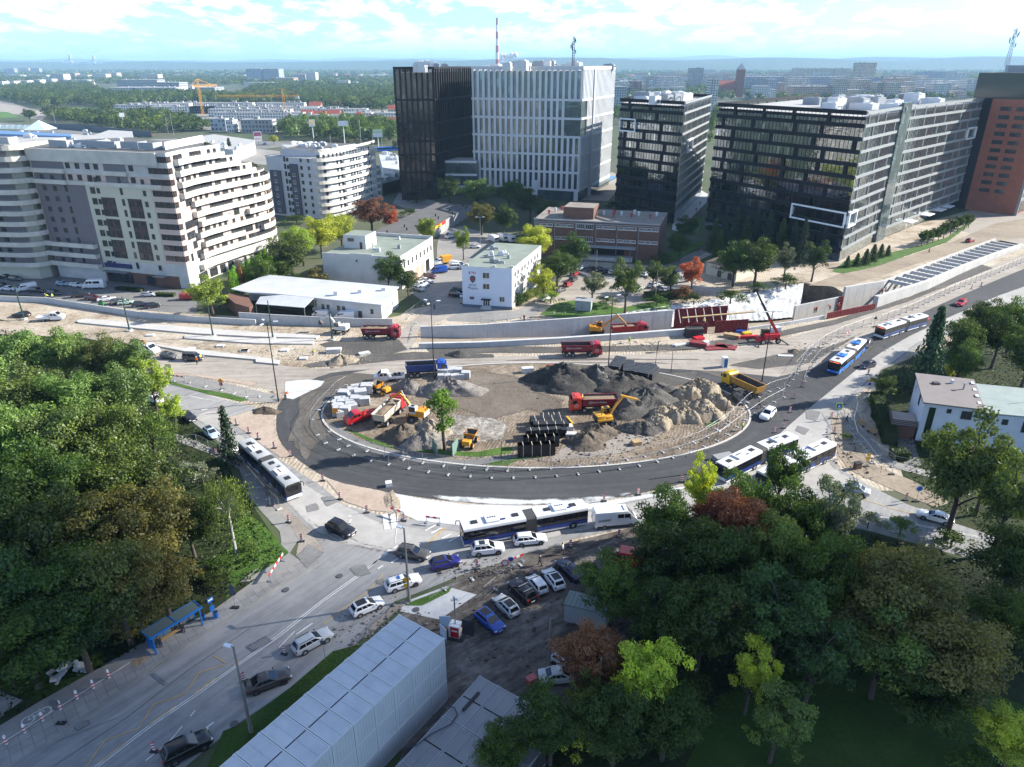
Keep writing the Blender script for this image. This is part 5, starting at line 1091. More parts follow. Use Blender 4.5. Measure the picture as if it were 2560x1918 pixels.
 # ---- articulated buses
m_bwhite=M('bus_white',(.64,.65,.67),.35,n=(.6,.08),coat=.3);m_bblue=M('bus_blue',(.012,.035,.17),.35,coat=.4);m_bbright=M('bus_bright_blue',(.02,.17,.58),.35,coat=.4);m_bglass=M('bus_glass',(.008,.009,.012),.08,spec=.8);m_bellow=M('bellows_rubber',(.05,.05,.05),.85,n=(.5,.2));m_bgrey=M('bus_roof_grey',(.36,.37,.38),.6,n=(.8,.12));m_led=M('led_orange',(1,.16,.02),.5,emit=1.2)
def bus_shell(mb,x0,x1,w,z0,z1,mi,fr=0):
 prof=[(-w,z0),(-w,z1-.25),(-w+.08,z1-.08),(-w+.28,z1),(w-.28,z1),(w-.08,z1-.08),(w,z1-.25),(w,z0)]
 mb.loft([[V((x,y,z))for y,z in prof]for x in(x0,x1)],mi)
def bus(c,rear,front,label,side=None,roof=None,skirt=None,bend=0,sign=False,z=1.6,length=17.8,roofacc=None,single=False):
 loc,rz=heading(c,rear,front,z);t=thing('articulated_bus',label,'bus',loc+V((0,0,.03)),rz,'articulated city buses');side=side or m_bblue;roof=roof or m_bwhite;skirt=skirt or m_bwhite;w=1.27;H=3.05
 xj=-.6;xf=length/2;xr=-length/2;R=Matrix.Translation((xj,0,0))@Matrix.Rotation(bend,4,'Z')@Matrix.Translation((-xj,0,0))
 def section(x0,x1,nm,T,front_=False):
  mb=MB();bus_shell(mb,x0,x1,w,.32,.62,0);bus_shell(mb,x0,x1,w+.004,.60,1.32,1);bus_shell(mb,x0,x1,w,1.3,H-.32,2)
  mb.v=mb.v;prof=[(-w-.003,H-.45),(-w-.003,H-.25),(-w+.08,H-.07),(-w+.3,H),(w-.3,H),(w-.08,H-.07),(w+.003,H-.25),(w+.003,H-.45)]
  mb.loft([[V((x,y,zz))for y,zz in prof]for x in(x0,x1)],3);o=mb.build(nm,[skirt,side,m_bglass,roof],t,smooth=30);o.matrix_local=T
  for s in(-1,1):
   g=MB();n_=max(2,int((x1-x0)/1.5))
   for k in range(n_+1):xx=x0+.05+(x1-x0-.1)*k/n_;g.box((xx,s*(w+.012),2.0),(.07,.02,1.15))
   g.build('window_pillar',m_trim,o)
  for k in range(2 if not front_ else 3):
   xx=x0+(x1-x0)*(.25+.5*k if not front_ else.14+.33*k);MB().box((xx,0,H+.05),(.9,.75,.12)).build('roof_hatch',m_trim,o,bevel=.03)
  xx=x0+(x1-x0)*.52;MB().box((xx,0,H+.12),(1.9,1.7,.26)).build('roof_unit',roofacc or roof,o,bevel=.06)
  for k in range(4):MB().cyl((xx-.5+.33*k,-.2,H+.26),(0,0,1),.13,.04,10).build('fan',m_trim,o)
  MB().cyl((x0+(x1-x0)*.36,.5,H+.14),(1,0,0),.1,.8,8).build('roof_duct',m_bblue if roof is m_bwhite else m_steel,o)
  for s in(-1,1):
   for xx in((x0+2.2,)if not front_ else(x1-2.7,x0+1.6)):wh=wheel(o,xx,s*(w-.12),.48,.3,m_hubs);MB().cyl((0,s*.1,0),(0,1,0),.58,.1,18).build('wheel_arch',m_trim,wh)
  return o
 f=section(xj+.75,xf,'front_body',Matrix(),True);r=section(xr,xj-.75,'rear_body',R)
 mb=MB()
 ring=lambda T,x,k:[T@V((x,y*k,zz))for y,zz in((-w,.5),(-w,H-.25),(-w+.3,H-.02),(w-.3,H-.02),(w,H-.25),(w,.5))]
 secs=[]
 for i in range(11):u=i/10;T=Matrix.Translation((xj,0,0))@Matrix.Rotation(bend*u,4,'Z')@Matrix.Translation((-xj,0,0));secs.append(ring(T,xj+.75-1.5*u,.97 if i%2 else 1.0))
 mb.loft(secs);mb.build('bellows',m_bellow,t)
 g=MB().box((xf+.012,0,1.75),(.03,2.3,1.65));g.build('windscreen',m_bglass,f,bevel=.01);MB().box((xf+.02,0,.62),(.06,2.4,.5)).build('bumper',skirt,f,bevel=.02)
 for s in(-1,1):MB().box((xf+.04,s*.95,.75),(.06,.35,.18)).build('headlight',m_lampw,f);MB().tube([(xf-.1,s*1.2,2.8),(xf+.45,s*1.45,2.75),(xf+.5,s*1.45,2.2)],.07,6).build('mirror',m_trim,f)
 o=MB().box((xf+.03,0,2.72),(.05,1.9,.3)).build('destination_sign',m_trim,f)
 if sign:text_part('139  KOMBINAT',.26,m_led,o,(xf+.06,0,2.72),(PI/2,0,PI/2),'sign_lettering')
 MB().box((xr-.012,0,2.1),(.03,1.9,.8)).build('rear_window',m_bglass,r)
 for s in(-1,1):MB().box((xr-.015,s*1.05,1.2),(.04,.2,.5)).build('taillight',m_lampr,r)
 for x in(xf-1.1,xf-4.6,xj-3.2):
  T=Matrix()if x>xj else R;o=MB().box((x,-w-.008,1.5),(1.25,.02,2.1)).build('door',m_bglass,f if x>xj else r)
 return t
bus('B7',(1270,215),(430,365),'white roofed blue articulated bus at the middle of the near roundabout side',z=1.7,length=18)
bus('B2',(-75,815),(330,1205),'white roofed dark articulated bus leaving along the fence towards the park',bend=.03,roofacc=m_bwhite,roof=m_bgrey,side=m_bblue,z=1.6)
bus('B4',(585,655),(105,895),'white roofed articulated bus with front hidden behind the yellow green treetop',bend=-.10,z=1.6)
bus('B4',(420,925),(832,735),'white roofed bus partly hidden by the dark treetops, heading away',z=1.6,bend=.06)
bus('A8',(1035,1110),(825,1280),'bright blue articulated bus with orange destination sign',side=m_bbright,roof=m_bwhite,skirt=m_bbright,roofacc=m_bbright,sign=True,z=1.6,bend=.05)
bus('A8',(1458,925),(1165,1020),'white roofed articulated bus with orange sign behind the blue bus',sign=True,z=1.6,bend=-.05)
# ---- tipper trucks
m_tipred=M('tipper_red',(.20,.012,.022),.5,n=(1,.2));m_soil=M('soil_load',(.20,.15,.10),1,n=(2,.4),bump=.5);m_tipin=M('tipper_steel',(.07,.06,.055),.7,n=(1,.4));m_logo=M('logo_white',(.65,.63,.62),.6)
def emblem(parent,x,y,z,r):
 mb=MB();s=-1 if y<0 else 1
 for i in range(16):
  a0,a1=2*PI*i/16,2*PI*(i+1)/16;P=lambda a,q:V((x+q*math.cos(a),y,z+q*math.sin(a)));mb.quad(P(a0,r),P(a1,r),P(a1,r*.84),P(a0,r*.84))
 for k in range(3):a=PI/2+k*2*PI/3;mb.bar((x,y,z),(x+r*.85*math.cos(a),y,z+r*.85*math.sin(a)),.06,.02)
 mb.build('emblem',m_logo,parent,recalc=False)
def tipper(label,c,rear,front,cabm,bodym,load=None,letters=True,axles=4,zoff=0,z=1.6,L=9.2,inner=None,group='tipper trucks on the site'):
 loc,rz=heading(c,rear,front,z+zoff);t=thing('tipper_truck',label,'tipper truck',loc+V((0,0,zoff+.02)),rz,group);h=L/2;w=1.25
 MB().box((-.2,0,.95),(L-.8,.9,.3)).box((-h+.4,0,.75),(.2,2.2,.18)).build('chassis',m_chas,t)
 xc=h-1.1;mb=MB();pr=[(xc-1.05,.75),(xc-1.05,2.85),(xc-.8,3.15),(xc+.55,3.15),(xc+1.0,2.3),(xc+1.1,1.3),(xc+1.1,.5),(xc+.75,.45),(xc-.2,.75)]
 mb.loft([[V((x,y,zz))for x,zz in pr]for y in(-w,-w*.93,w*.93,w)]);cab=mb.build('cab',cabm,t,bevel=.06,smooth=30)
 g=MB().quad(V((xc+1.015,-1.08,2.25)),V((xc+1.015,1.08,2.25)),V((xc+.66,1.08,2.98)),V((xc+.66,-1.08,2.98))).quad(V((xc+1.10,-1.08,1.72)),V((xc+1.10,1.08,1.72)),V((xc+1.018,1.08,2.25)),V((xc+1.018,-1.08,2.25)));g.build('windscreen',m_glass,cab)
 MB().box((xc+1.11,0,1.0),(.06,1.6,.7)).build('grille',m_trim,cab);MB().box((xc-.1,0,3.2),(.5,1.6,.16)).build('roof_visor',cabm,cab)
 for s in(-1,1):
  MB().box((xc+.25,s*(w+.01),2.3),(.85,.03,.75)).build('side_window',m_glass,cab);MB().box((xc+1.1,s*.95,.72),(.08,.4,.22)).build('headlight',m_lampw,cab);MB().box((xc+.95,s*(w+.2),2.25),(.1,.22,.7)).build('mirror',m_trim,cab)
  MB().box((xc-.1,s*(w-.05),.62),(1.5,.2,.3)).build('step',m_trim,cab)
  if letters:emblem(cab,xc-.1,s*(w+.02),1.55,.38)
 xb0,xb1=-h,xc-1.25;T=.10;z0,z1=1.35,2.75;k=.86;mb=MB()
 O=lambda x,y,zz:V((x,y,zz))
 wt=w+.02;wb=w*k
 out0=[O(xb0+.35,-wb,z0),O(xb1,-wb,z0),O(xb1,wb,z0),O(xb0+.35,wb,z0)];out1=[O(xb0,-wt,z1),O(xb1,-wt,z1),O(xb1,wt,z1),O(xb0,wt,z1)]
 in1=[O(xb0+T,-wt+T,z1),O(xb1-T,-wt+T,z1),O(xb1-T,wt-T,z1),O(xb0+T,wt-T,z1)];in0=[O(xb0+.5,-wb+T,z0+.15),O(xb1-T,-wb+T,z0+.15),O(xb1-T,wb-T,z0+.15),O(xb0+.5,wb-T,z0+.15)]
 mb.loft([out0,out1,in1],0,cap=False).loft([in1,in0],1,cap=False);mb.add(in0,[(0,1,2,3)],1).add(out0,[(3,2,1,0)],0)
 for s in(-1,1):
  n_=5
  for i in range(n_+1):xx=xb0+.3+(xb1-xb0-.4)*i/n_;mb.bar((xx,s*(wb+.03),z0),(xx,s*(wt+.03),z1-.05),.08,.08,mi=0)
  mb.bar((xb0,s*wt,z1),(xb1,s*wt,z1),.14,.12,mi=0)
 mb.box((xb1+.15,0,z1+.1),(.7,2.3,.08),mi=0)
 tip=mb.build('tipper_body',[bodym,inner or m_tipin],t,recalc=False)
 if load:
  q=MB();nx,ny=9,5;rr=random.Random(len(label))
  P=[[V((xb0+.25+(xb1-xb0-.4)*i/(nx-1),(-wt+.12)+(2*wt-.24)*j/(ny-1),z1-.35+(.0 if i in(0,nx-1)or j in(0,ny-1)else load*rr.uniform(.3,1))))for j in range(ny)]for i in range(nx)]
  q.loft(P,0,cap=False,closed=False);q.build('soil_load',m_soil,tip,smooth=180)
 if letters:
  for s in(-1,1):text_part('PRACE ZIEMNE',.42,m_logo,tip,((xb0+xb1)/2+.3*s,s*(w+.06),2.15),(PI/2-.11*1,0,0 if s<0 else PI));emblem(tip,(xb0+xb1)/2+2.0*s,s*(w+.06),2.15,.3)
 xs=(h-1.15,h-2.75,-h+2.7,-h+1.3)if axles==4 else(h-1.2,-h+2.5,-h+1.15)
 for x in xs:
  for s in(-1,1):wheel(t,x,s*(w-.2),.52,.36,m_hubs)
 return t
m_cabred=M('cab_red',(.42,.015,.025),.35,coat=.4);m_cabblue=M('cab_blue',(.012,.07,.36),.35,coat=.4);m_cabyel=M('cab_yellow',(.70,.44,.02),.4,coat=.3);m_tipyel=M('tipper_ochre',(.42,.22,.04),.6,n=(1,.25));m_tipblue=M('tipper_blue',(.02,.05,.19),.5,n=(1,.2));m_cabor=M('cab_orange_red',(.62,.04,.02),.35,coat=.4);m_tipbeige=M('tipper_beige',(.50,.44,.36),.6,n=(1,.25))
tipper('dark red tipper truck loaded with soil by the depot wall','A6',(1060,1310),(1375,1310),m_cabred,m_tipred,load=.35)
tipper('dark red tipper truck driving right along the dusty road','A7',(705,1355),(1040,1350),m_cabred,m_tipred)
tipper('red tipper truck with orange cab beside the black spoil heaps','B3',(1180,500),(778,510),m_cabor,m_tipred,load=.2)
tipper('tipper truck with beige body and red cab being loaded by the excavator','B2',(1060,590),(1240,420),m_cabred,m_tipbeige,load=.5,letters=False,inner=m_tipbeige)
tipper('red tipper truck down in the concrete cutting','A7',(1135,1195),(1438,1175),m_cabred,M('tipper_bright_red',(.36,.02,.025),.5,n=(1,.15)),letters=False,zoff=-2.3,load=.1)
tipper('blue tipper truck parked above the paving pallets','B2',(1290,150),(1650,130),m_cabblue,m_tipblue,letters=False,axles=3,L=8.8)
tipper('yellow tipper truck parked at the road fork','A8',(285,1450),(55,1345),m_cabyel,m_tipyel,letters=False)
# ---- crew cab flatbeds
def flatbed(label,c,rear,front,col,tarp=None,load=None,crane=False,zoff=0):
 loc,rz=heading(c,rear,front,1.0);t=thing('flatbed_truck',label,'flatbed truck',loc+V((0,0,.02)),rz);m=M('flatbed_'+'_'.join(str(int(v*99))for v in C_[col]),C_[col],.35,coat=.4)
 mb=MB();pr=[(.1,.5),(.1,2.0),(.3,2.2),(1.5,2.2),(2.25,1.55),(3.0,1.25),(3.15,.85),(3.1,.4),(.3,.4)];mb.loft([[V((x,y,z))for x,z in pr]for y in(-.98,-.93,.93,.98)]);cab=mb.build('cab',m,t,bevel=.06,smooth=30)
 MB().quad(*[V(p)for p in((2.27,-.85,1.58),(2.27,.85,1.58),(1.56,.85,2.18),(1.56,-.85,2.18))]).build('windscreen',m_glass,cab)
 for s in(-1,1):
  for x0 in(.45,1.2):MB().box((x0+.25,s*.99,1.7),(.6,.03,.55)).build('side_window',m_glass,cab)
  MB().box((3.05,s*.75,.85),(.2,.3,.22)).build('headlight',m_lampw,cab);MB().box((1.9,s*1.12,1.55),(.1,.2,.25)).build('mirror',m_trim,cab)
  for x in(2.2,-1.6):wheel(t,x,s*.85,.35,.25,m_hubs)
 mb=MB().box((-1.55,0,.75),(3.2,2.1,.1))
 for s in(-1,1):mb.box((-1.55,s*1.05,1.0),(3.2,.05,.42))
 mb.box((-3.15,0,1.0),(.05,2.1,.42)).box((.0,0,1.3),(.06,2.1,1.0));mb.build('flatbed',m,t);MB().box((-.2,0,.55),(5.6,.8,.22)).build('chassis',m_chas,t)
 if tarp:
  q=MB();rr=random.Random(1);P=[[V((-3.0+.37*i,-.98+.39*j,.95+(.1 if i in(0,8)or j in(0,5)else rr.uniform(.35,.8))))for j in range(6)]for i in range(9)];q.loft(P,0,cap=False,closed=False);q.build('tarp',tarp,t,smooth=60)
 if load:
  rr=random.Random(3);q=MB()
  for _ in range(9):q.box((rr.uniform(-2.8,-.4),rr.uniform(-.8,.8),rr.uniform(.9,1.2)),(.5,.4,.3),rz=rr.uniform(0,3))
  q.build('load',load,t)
 if crane:MB().bar((-.3,0,.8),(-.4,0,2.9),.3).bar((-.4,0,2.9),(-2.2,0,2.5),.22).build('crane',m_cabred,t)
 return t
flatbed('white crew cab flatbed parked beside the blue tipper','B2',(1275,200),(1018,215),'white',load=m_trim);flatbed('red crew cab flatbed with red tarpaulin beside the paving pallets','B2',(1025,515),(775,590),'red',tarp=M('tarp_red',(.50,.03,.02),.5,n=(3,.2)))
flatbed('white crew cab flatbed in the works beside a pole','A5',(325,1185),(548,1175),'white');flatbed('white truck with red crane half hidden by the park trees','A5',(1180,1440),(1345,1470),'white',crane=True)
flatbed('white flatbed lorry in the depot yard','A6',(825,1115),(640,1100),'white');flatbed('white flatbed lorry behind the panel van in the depot yard','A6',(1035,1140),(850,1120),'white')
t=flatbed('white cab lorry with yellow box body in the station yard','A6',(1835,690),(1650,715),'white');MB().box((-1.5,0,1.75),(3.4,2.2,2.0)).build('box_body',M('box_yellow',(.62,.30,.02),.6,n=(1,.1)),t)
# ---- excavators
m_excy=M('excavator_yellow',(.58,.30,.03),.5,n=(1,.15));m_excw=M('excavator_white',(.62,.62,.60),.5,n=(1,.15));m_exco=M('excavator_orange',(.62,.27,.02),.5,n=(1,.15))
def excavator(label,c,pos,rz,col,boom,wheeled=True,z=0,trim=None,under=None,scale=1.0):
 p=at(c,*pos,z);t=thing('excavator',label,'excavator',(p.x,p.y,z+.02),rz);t.scale=(scale,)*3;under=under if under is not None else 0
 U=Matrix.Rotation(under,3,'Z')
 mb=MB().box((0,0,.85),(2.6,1.3,.4),R=U)
 if wheeled:
  mb.box(U@V((1.9,0,.5)),(.2,2.3,.6),R=U);mb.build('undercarriage',m_chas,t)
  for x in(-1.3,1.2):
   for s in(-1,1):q=U@V((x,s*1.05,0));o=wheel(t,q.x,q.y,.5,.4,m_hubs);o.rotation_euler=(0,0,under)
 else:
  mb.build('undercarriage',m_chas,t)
  for s in(-1,1):
   pr=[(-1.9,.4),(-1.6,.08),(1.6,.08),(1.9,.4),(1.7,.8),(-1.7,.8)];MB().loft([[U@V((x,y,zz))for x,zz in pr]for y in(s*1.15-.28,s*1.15+.28)]).build('track',m_tyre,t,bevel=.04)
 pr=[(-2.0,-1.15),(-1.7,-1.25),(1.1,-1.25),(1.1,1.25),(-1.7,1.25),(-2.0,1.15)];up=MB();up.prism(pr,1.1,1.55,bottom=True);up.prism([(-2.0,-1.1),(-.35,-1.2),(-.35,1.2),(-2.0,1.1)],1.55,2.25);up.prism([(-.3,-1.2),(1.0,-1.2),(1.0,-.35),(-.3,-.35)],1.55,2.0);up=up.build('upper_body',col,t,bevel=.07,smooth=30)
 MB().prism([(-2.03,-1),(-1.5,-1.1),(-1.5,1.1),(-2.03,1)],1.15,2.0).build('counterweight',trim or m_chas,up);MB().cyl((-1.0,-.6,2.4),(0,0,1),.08,.5,8).build('exhaust',m_trim,up)
 cb=MB().prism([(-.3,.3),(1.15,.3),(1.15,1.22),(-.3,1.22)],1.55,3.0);cb=cb.build('cab',trim or col,t,bevel=.05);MB().box((1.16,.76,2.4),(.03,.78,1.0)).build('windscreen',m_glass,cb);MB().box((.42,1.235,2.4),(1.2,.03,.95)).build('side_window',m_glass,cb);MB().box((.42,.288,2.4),(1.2,.03,.95)).build('side_window',m_glass,cb);MB().box((.42,.76,3.03),(.7,.6,.05)).build('roof_hatch',m_glass,cb)
 a,b,cc,dd=[V((x,-.1,zz))for x,zz in boom]
 mb=MB();mid=a.lerp(b,.5);mb.loft([[q+V((0,y,0))+V((0,0,1))*hh for y,hh in((-.2,-.22*k),(.2,-.22*k),(.2,.22*k),(-.2,.22*k))]for q,k in((a,1),(a.lerp(b,.45)+V((0,0,.25)),1.3),(b,.8))]);bo=mb.build('boom',col,t,bevel=.03)
 MB().bar((a+V((.5,.28,-.2))),a.lerp(b,.5)+V((0,.28,.1)),.14).build('hydraulic_ram',m_steel,bo)
 d2=(cc-b).normalized();mb=MB();s0=b-d2*.6;mb.bar(s0,cc,.3,.38);st_=mb.build('stick',col,t,bevel=.04);MB().bar(a.lerp(b,.6)+V((0,0,.55)),s0+V((0,0,.2)),.12).build('hydraulic_ram',m_steel,st_)
 e=(dd-cc);e.normalize();f=V((e.z,0,-e.x));mb=MB();pr=[cc,cc+e*.5-f*.35,cc+e*1.15-f*.2,cc+e*1.25+f*.35,cc+e*.9+f*.75,cc+e*.35+f*.25]
 mb.loft([[q+V((0,y,0))for q in pr]for y in(-.5,.5)]);mb.build('bucket',m_tipin,t,bevel=.02);return t
excavator('white wheeled excavator working in the trench by the depot wall','A6',(870,1320),PI*.93,m_excw,((.9,1.7),(2.9,4.2),(5.2,3.0),(5.2,2.0)),trim=m_excw)
excavator('orange excavator loading the red truck in the cutting','A7',(1010,1225),-.12,m_exco,((.9,1.7),(5.0,4.9),(6.9,3.0),(7.2,2.0)),wheeled=False,z=-2.0,trim=m_exco)
excavator('white and yellow wheeled excavator filling the beige tipper','B2',(1395,580),PI*.88,m_exco,((.9,1.8),(3.6,4.7),(5.6,3.2),(5.5,2.2)),trim=m_excw,under=.6)
excavator('yellow wheeled excavator beside the black gravel heap','B3',(1075,690),.35,m_excy,((.9,1.8),(3.4,5.1),(6.4,3.9),(7.0,3.1)),under=-.3)
# ---- site dumpers
def dumper(label,c,pos,rz):
 p=at(c,*pos,0);t=thing('site_dumper',label,'dumper',(p.x,p.y,.02),rz,'site dumpers');MB().box((0,0,.8),(3.4,.9,.35)).build('chassis',m_chas,t)
 o1=[V((x,y,1.0))for x,y in((.5,-.7),(1.5,-.7),(1.5,.7),(.5,.7))];o2=[V((x,y,1.95))for x,y in((.2,-1.1),(2.2,-1.1),(2.2,1.1),(.2,1.1))];i2=[V((x,y,1.95))for x,y in((.28,-1.02),(2.12,-1.02),(2.12,1.02),(.28,1.02))];i1=[V((x,y,1.1))for x,y in((.55,-.65),(1.45,-.65),(1.45,.65),(.55,.65))]
 mb=MB().loft([o1,o2,i2],0,cap=False).loft([i2,i1],1,cap=False).add(i1,[(0,1,2,3)],1).add(o1,[(3,2,1,0)]);mb.build('skip',[m_exco,m_tipin],t,recalc=False)
 MB().prism([(-2.0,-.7),(-.9,-.8),(-.9,.8),(-2.0,.7)],.8,1.6).build('engine_hood',m_exco,t,bevel=.1);MB().box((-.5,0,1.35),(.5,.6,.5)).build('seat',m_trim,t)
 MB().tube([(-.85,-.65,1.5),(-.85,-.6,2.7),(-.85,.6,2.7),(-.85,.65,1.5)],.06,6).build('roll_bar',m_trim,t)
 for x in(1.2,-1.3):
  for s in(-1,1):wheel(t,x,s*.95,.55,.45,m_exco)
dumper('orange site dumper below the paving pallets','B2',(1085,355),PI*.8);dumper('orange site dumper facing away beside the round topped tree','B2',(1840,800),PI*.42)
# ---- telehandler with raised boom
loc=at('F',1240,720,0);t=thing('telehandler','red telescopic handler with raised boom and outriggers','telehandler',(loc.x,loc.y,.02),.18);m_manr=M('handler_red',(.50,.02,.03),.45,n=(1,.12))
MB().box((0,0,1.1),(5.2,1.6,.6)).box((-2.6,0,1.0),(.8,2.2,.8)).build('chassis',m_manr,t,bevel=.06);MB().prism([(-1.4,-1.1),(2.4,-1.1),(2.4,.2),(-1.4,.2)],1.5,2.3).build('upper_body',m_manr,t,bevel=.08)
cb=MB().prism([(-1.6,.1),(.2,.1),(.2,1.1),(-1.6,1.1)],1.5,3.1).build('cab',m_trim,t,bevel=.05);MB().box((-1.62,.6,2.4),(.03,.8,1.1)).build('windscreen',m_glass,cb)
A0,A1_,A2_=V((2.0,-.3,2.2)),V((-.6,-.2,6.0)),V((-5.0,0,13.2));b1=MB().bar(A0,A1_,.55,.6).build('boom',m_manr,t,bevel=.05);MB().bar(A1_.lerp(A0,.1),A1_.lerp(A2_,.55),.42,.45).bar(A1_.lerp(A2_,.5),A2_,.32,.34).build('boom_extension',m_chas,b1);MB().box(A2_,(.9,.8,.6)).cyl(A2_+V((-.4,0,-.4)),(0,1,0),.35,.5,12).build('hook_head',m_trim,b1)
for x in(-1.9,1.9):
 for s in(-1,1):wheel(t,x,s*1.15,.62,.45,m_rim)
 for s in(-1,1):MB().bar((x*1.3,s*.8,1.0),(x*2.0,s*2.6,.12),.22).box((x*2.0,s*2.6,.06),(.5,.5,.1)).build('outrigger',m_trim,t)
for k in PC:
 if not PC[k].used:print('unused',k)
 # far city buses
for i,(x0,x1,y)in enumerate(((1062,1130,945),(1135,1205,940))):
 loc,rz=heading('A2',(x0,y),(x1,y-2),1.5);t=thing('coach',['blue coach on the far road behind the apartment roof','second blue coach on the far road behind the apartment roof'][i],'coach',loc,rz);mb=MB();bus_shell(mb,-6,6,1.27,.4,3.2,0);mb.build('body',m_bbright,t)
 for s in(-1,1):MB().box((0,s*1.28,2.1),(11,.03,.9)).build('side_window',m_bglass,t)
 for x in(-3.5,3.8):
  for s in(-1,1):wheel(t,x,s*1.1,.48,.3)
  # ====== WORKS, STREET FURNITURE, PEOPLE
def wall_thing(name,label,cat,base,h0,h1,th,mat,seams=3.0,zb=0.0,cap=None):
 """free-standing wall along base points; h0..h1 top heights"""
 t=thing(name,label,cat);mb=MB();sm=MB();n=len(base)
 for i in range(n-1):
  a,b=base[i],base[i+1];d=(b-a).normalized();nn=V((-d.y,d.x,0))*th;ha=h0+(h1-h0)*i/(n-1);hb=h0+(h1-h0)*(i+1)/(n-1);zA,zB=a.z+zb,b.z+zb
  P=lambda p,z:V((p.x,p.y,z));mb.loft([[P(a,zA),P(a+nn,zA),P(a+nn,ha),P(a,ha)],[P(b,zB),P(b+nn,zB),P(b+nn,hb),P(b,hb)]])
  L=(b-a).length;k=max(1,int(L/seams))
  for j in range(k):
   u=(j+.5)/k;q=a.lerp(b,u);hh=ha+(hb-ha)*u;zz=zA+(zB-zA)*u;c=q-nn.normalized()*.004;sm.box((c.x,c.y,(zz+hh)/2),(.05,.02,hh-zz-.02),rz=math.atan2(d.y,d.x))
 mb.build('wall',mat,t);sm.build('joint',m_unitg,t,recalc=False);return t
def trench_pt(x,y):return V((x,y,floor_z(x)))
wall_thing('retaining_wall','long pale concrete retaining wall behind the cutting','retaining wall',[trench_pt(*p)for p in((-22,160.9),(-7.8,162.6),(3.5,165.3),(15.3,168.1),(28,171.5),(41.6,175.2))],2.6,2.0,.5,m_conc)
wall_thing('parapet_wall','low pale concrete parapet along the front of the cutting','parapet wall',[V(p+(-.2,))for p in((-21.5,153.0),(-7.5,153.7),(11.5,156.3),(28,159.2),(43.6,162.4))],1.25,1.5,.9,m_conc)
wall_thing('retaining_wall','sunlit cream concrete wall left of the strut frames','retaining wall',[trench_pt(76.5,183.2),trench_pt(85,187.6),trench_pt(93,191.7)],.5,.6,.5,m_concw)
wall_thing('retaining_wall','back wall carrying the concrete struts','retaining wall',[trench_pt(*p)for p in((93.2,191.8),(107.9,199.9),(131,220),(155,241),(178.7,261.1))],3.2,1.2,.7,m_concw)
wall_thing('retaining_wall','front wall carrying the concrete struts','retaining wall',[V((x,y,-4))for x,y in((98.3,183.2),(121,200),(144.8,220.9),(165,238),(184.2,253.4))],3.1,1.0,1.3,m_concw,seams=6)
wall_thing('parapet_wall','short concrete kerb wall right of the red shutter panels','parapet wall',[V(p+(-2,))for p in((58.4,165.4),(70,169.4),(80.5,173.9))],.7,1.0,.4,m_conc)
for i in range(17):
 u=(i+.6)/17.5;a=V((107.9,199.9,0)).lerp(V((178.7,261.1,0)),u);b=V((112.5,194.5,0)).lerp(V((184,253.4,0)),u);z=2.2-1.6*u;t=thing('concrete_strut','concrete strut spanning the cutting','strut',tuple((a+b)/2+V((0,0,z))),math.atan2((b-a).y,(b-a).x),'struts across the tunnel cutting')
 MB().box((0,0,0),((b-a).length-.2,.7,.9)).build('beam',m_conc,t)
 # silver slope cover
rng=np.random.default_rng(5);top=[V(p+(.1,))for p in((27.5,178.0),(42,184.6),(58.5,191.9),(72,199.1),(87.5,206.6))];bot=[V(p)for p in((30,173.0,-2.2),(44,178,-3.6),(60,184,-4.2),(70,185.6,-4.3),(80,189.0,-4.4))];rows=[]
for j in range(9):
 row=[]
 for i in range(90):
  u=i/89*4;k=min(3,int(u));f=u-k;p=top[k].lerp(top[k+1],f).lerp(bot[k].lerp(bot[k+1],f),j/8);row.append(p+V((0,-.25,.45))*(math.sin(j/8*PI)*.5+.12*math.sin(i*1.9+j*.25)+.16*rng.random()*(j>0)))
 rows.append(row)
m_tarp=GM('silver_sheet',[(.07,.07,.07),(.40,.41,.42),(.58,.59,.61),(.68,.69,.71)],s=.5,fine=2.0,rot=1.25,stretch=9,rough=.45,bump=.5,amt=1.7);mb=MB();mb.loft(rows,cap=False,closed=False);tag(mb.build('slope_cover',m_tarp,smooth=25),'crumpled silver sheeting covering the excavated slope','sheeting')
# shutter panels
m_rust=M('formwork_red',(.20,.022,.024),.7,n=(1.5,.3));m_ply=M('plywood',(.36,.25,.13),.85,n=(1,.2))
def shutter(a,b,z0,z1,rows_,label,group=None,lean=0):
 L=(V(b)-V(a)).length;d=math.atan2(b[1]-a[1],b[0]-a[0]);k=max(1,round(L/2.5))
 for i in range(k):
  u=(i+.5)/k;t=thing('formwork_shutter',label,'shutter panel',(a[0]+(b[0]-a[0])*u,a[1]+(b[1]-a[1])*u,z0),d,group);w_=L/k-.08;h=z1-z0;MB().box((0,.06,h/2),(w_,.04,h)).build('sheet',m_ply if lean else m_rust,t)
  mb=MB()
  for j in range(rows_+1):mb.box((0,-.05,.06+(h-.12)*j/rows_),(w_,.14,.1))
  for x in np.linspace(-w_/2+.06,w_/2-.06,4):mb.box((x,-.05,h/2),(.09,.13,h-.02))
  mb.build('rib',m_rust,t)
G1='red shutter panels of the tunnel wall'
shutter((42.0,174.9),(56.5,177.8),-3.2,2.4,9,'dark red shutter panel standing against the silver slope',G1);shutter((43.8,162.6),(47.6,163.3),0,2.8,5,'red shutter panel at the parapet end',G1);shutter((49.5,163.7),(58.0,165.3),0,3.0,6,'red shutter panel behind the material piles',G1)
shutter((81,173.8),(97,181.8),0,1.7,5,'low red shutter panel right of the concrete kerb wall',G1);shutter((91.2,190.6),(92.8,191.4),-4,.8,6,'narrow red shutter panel at the cream wall end',G1)
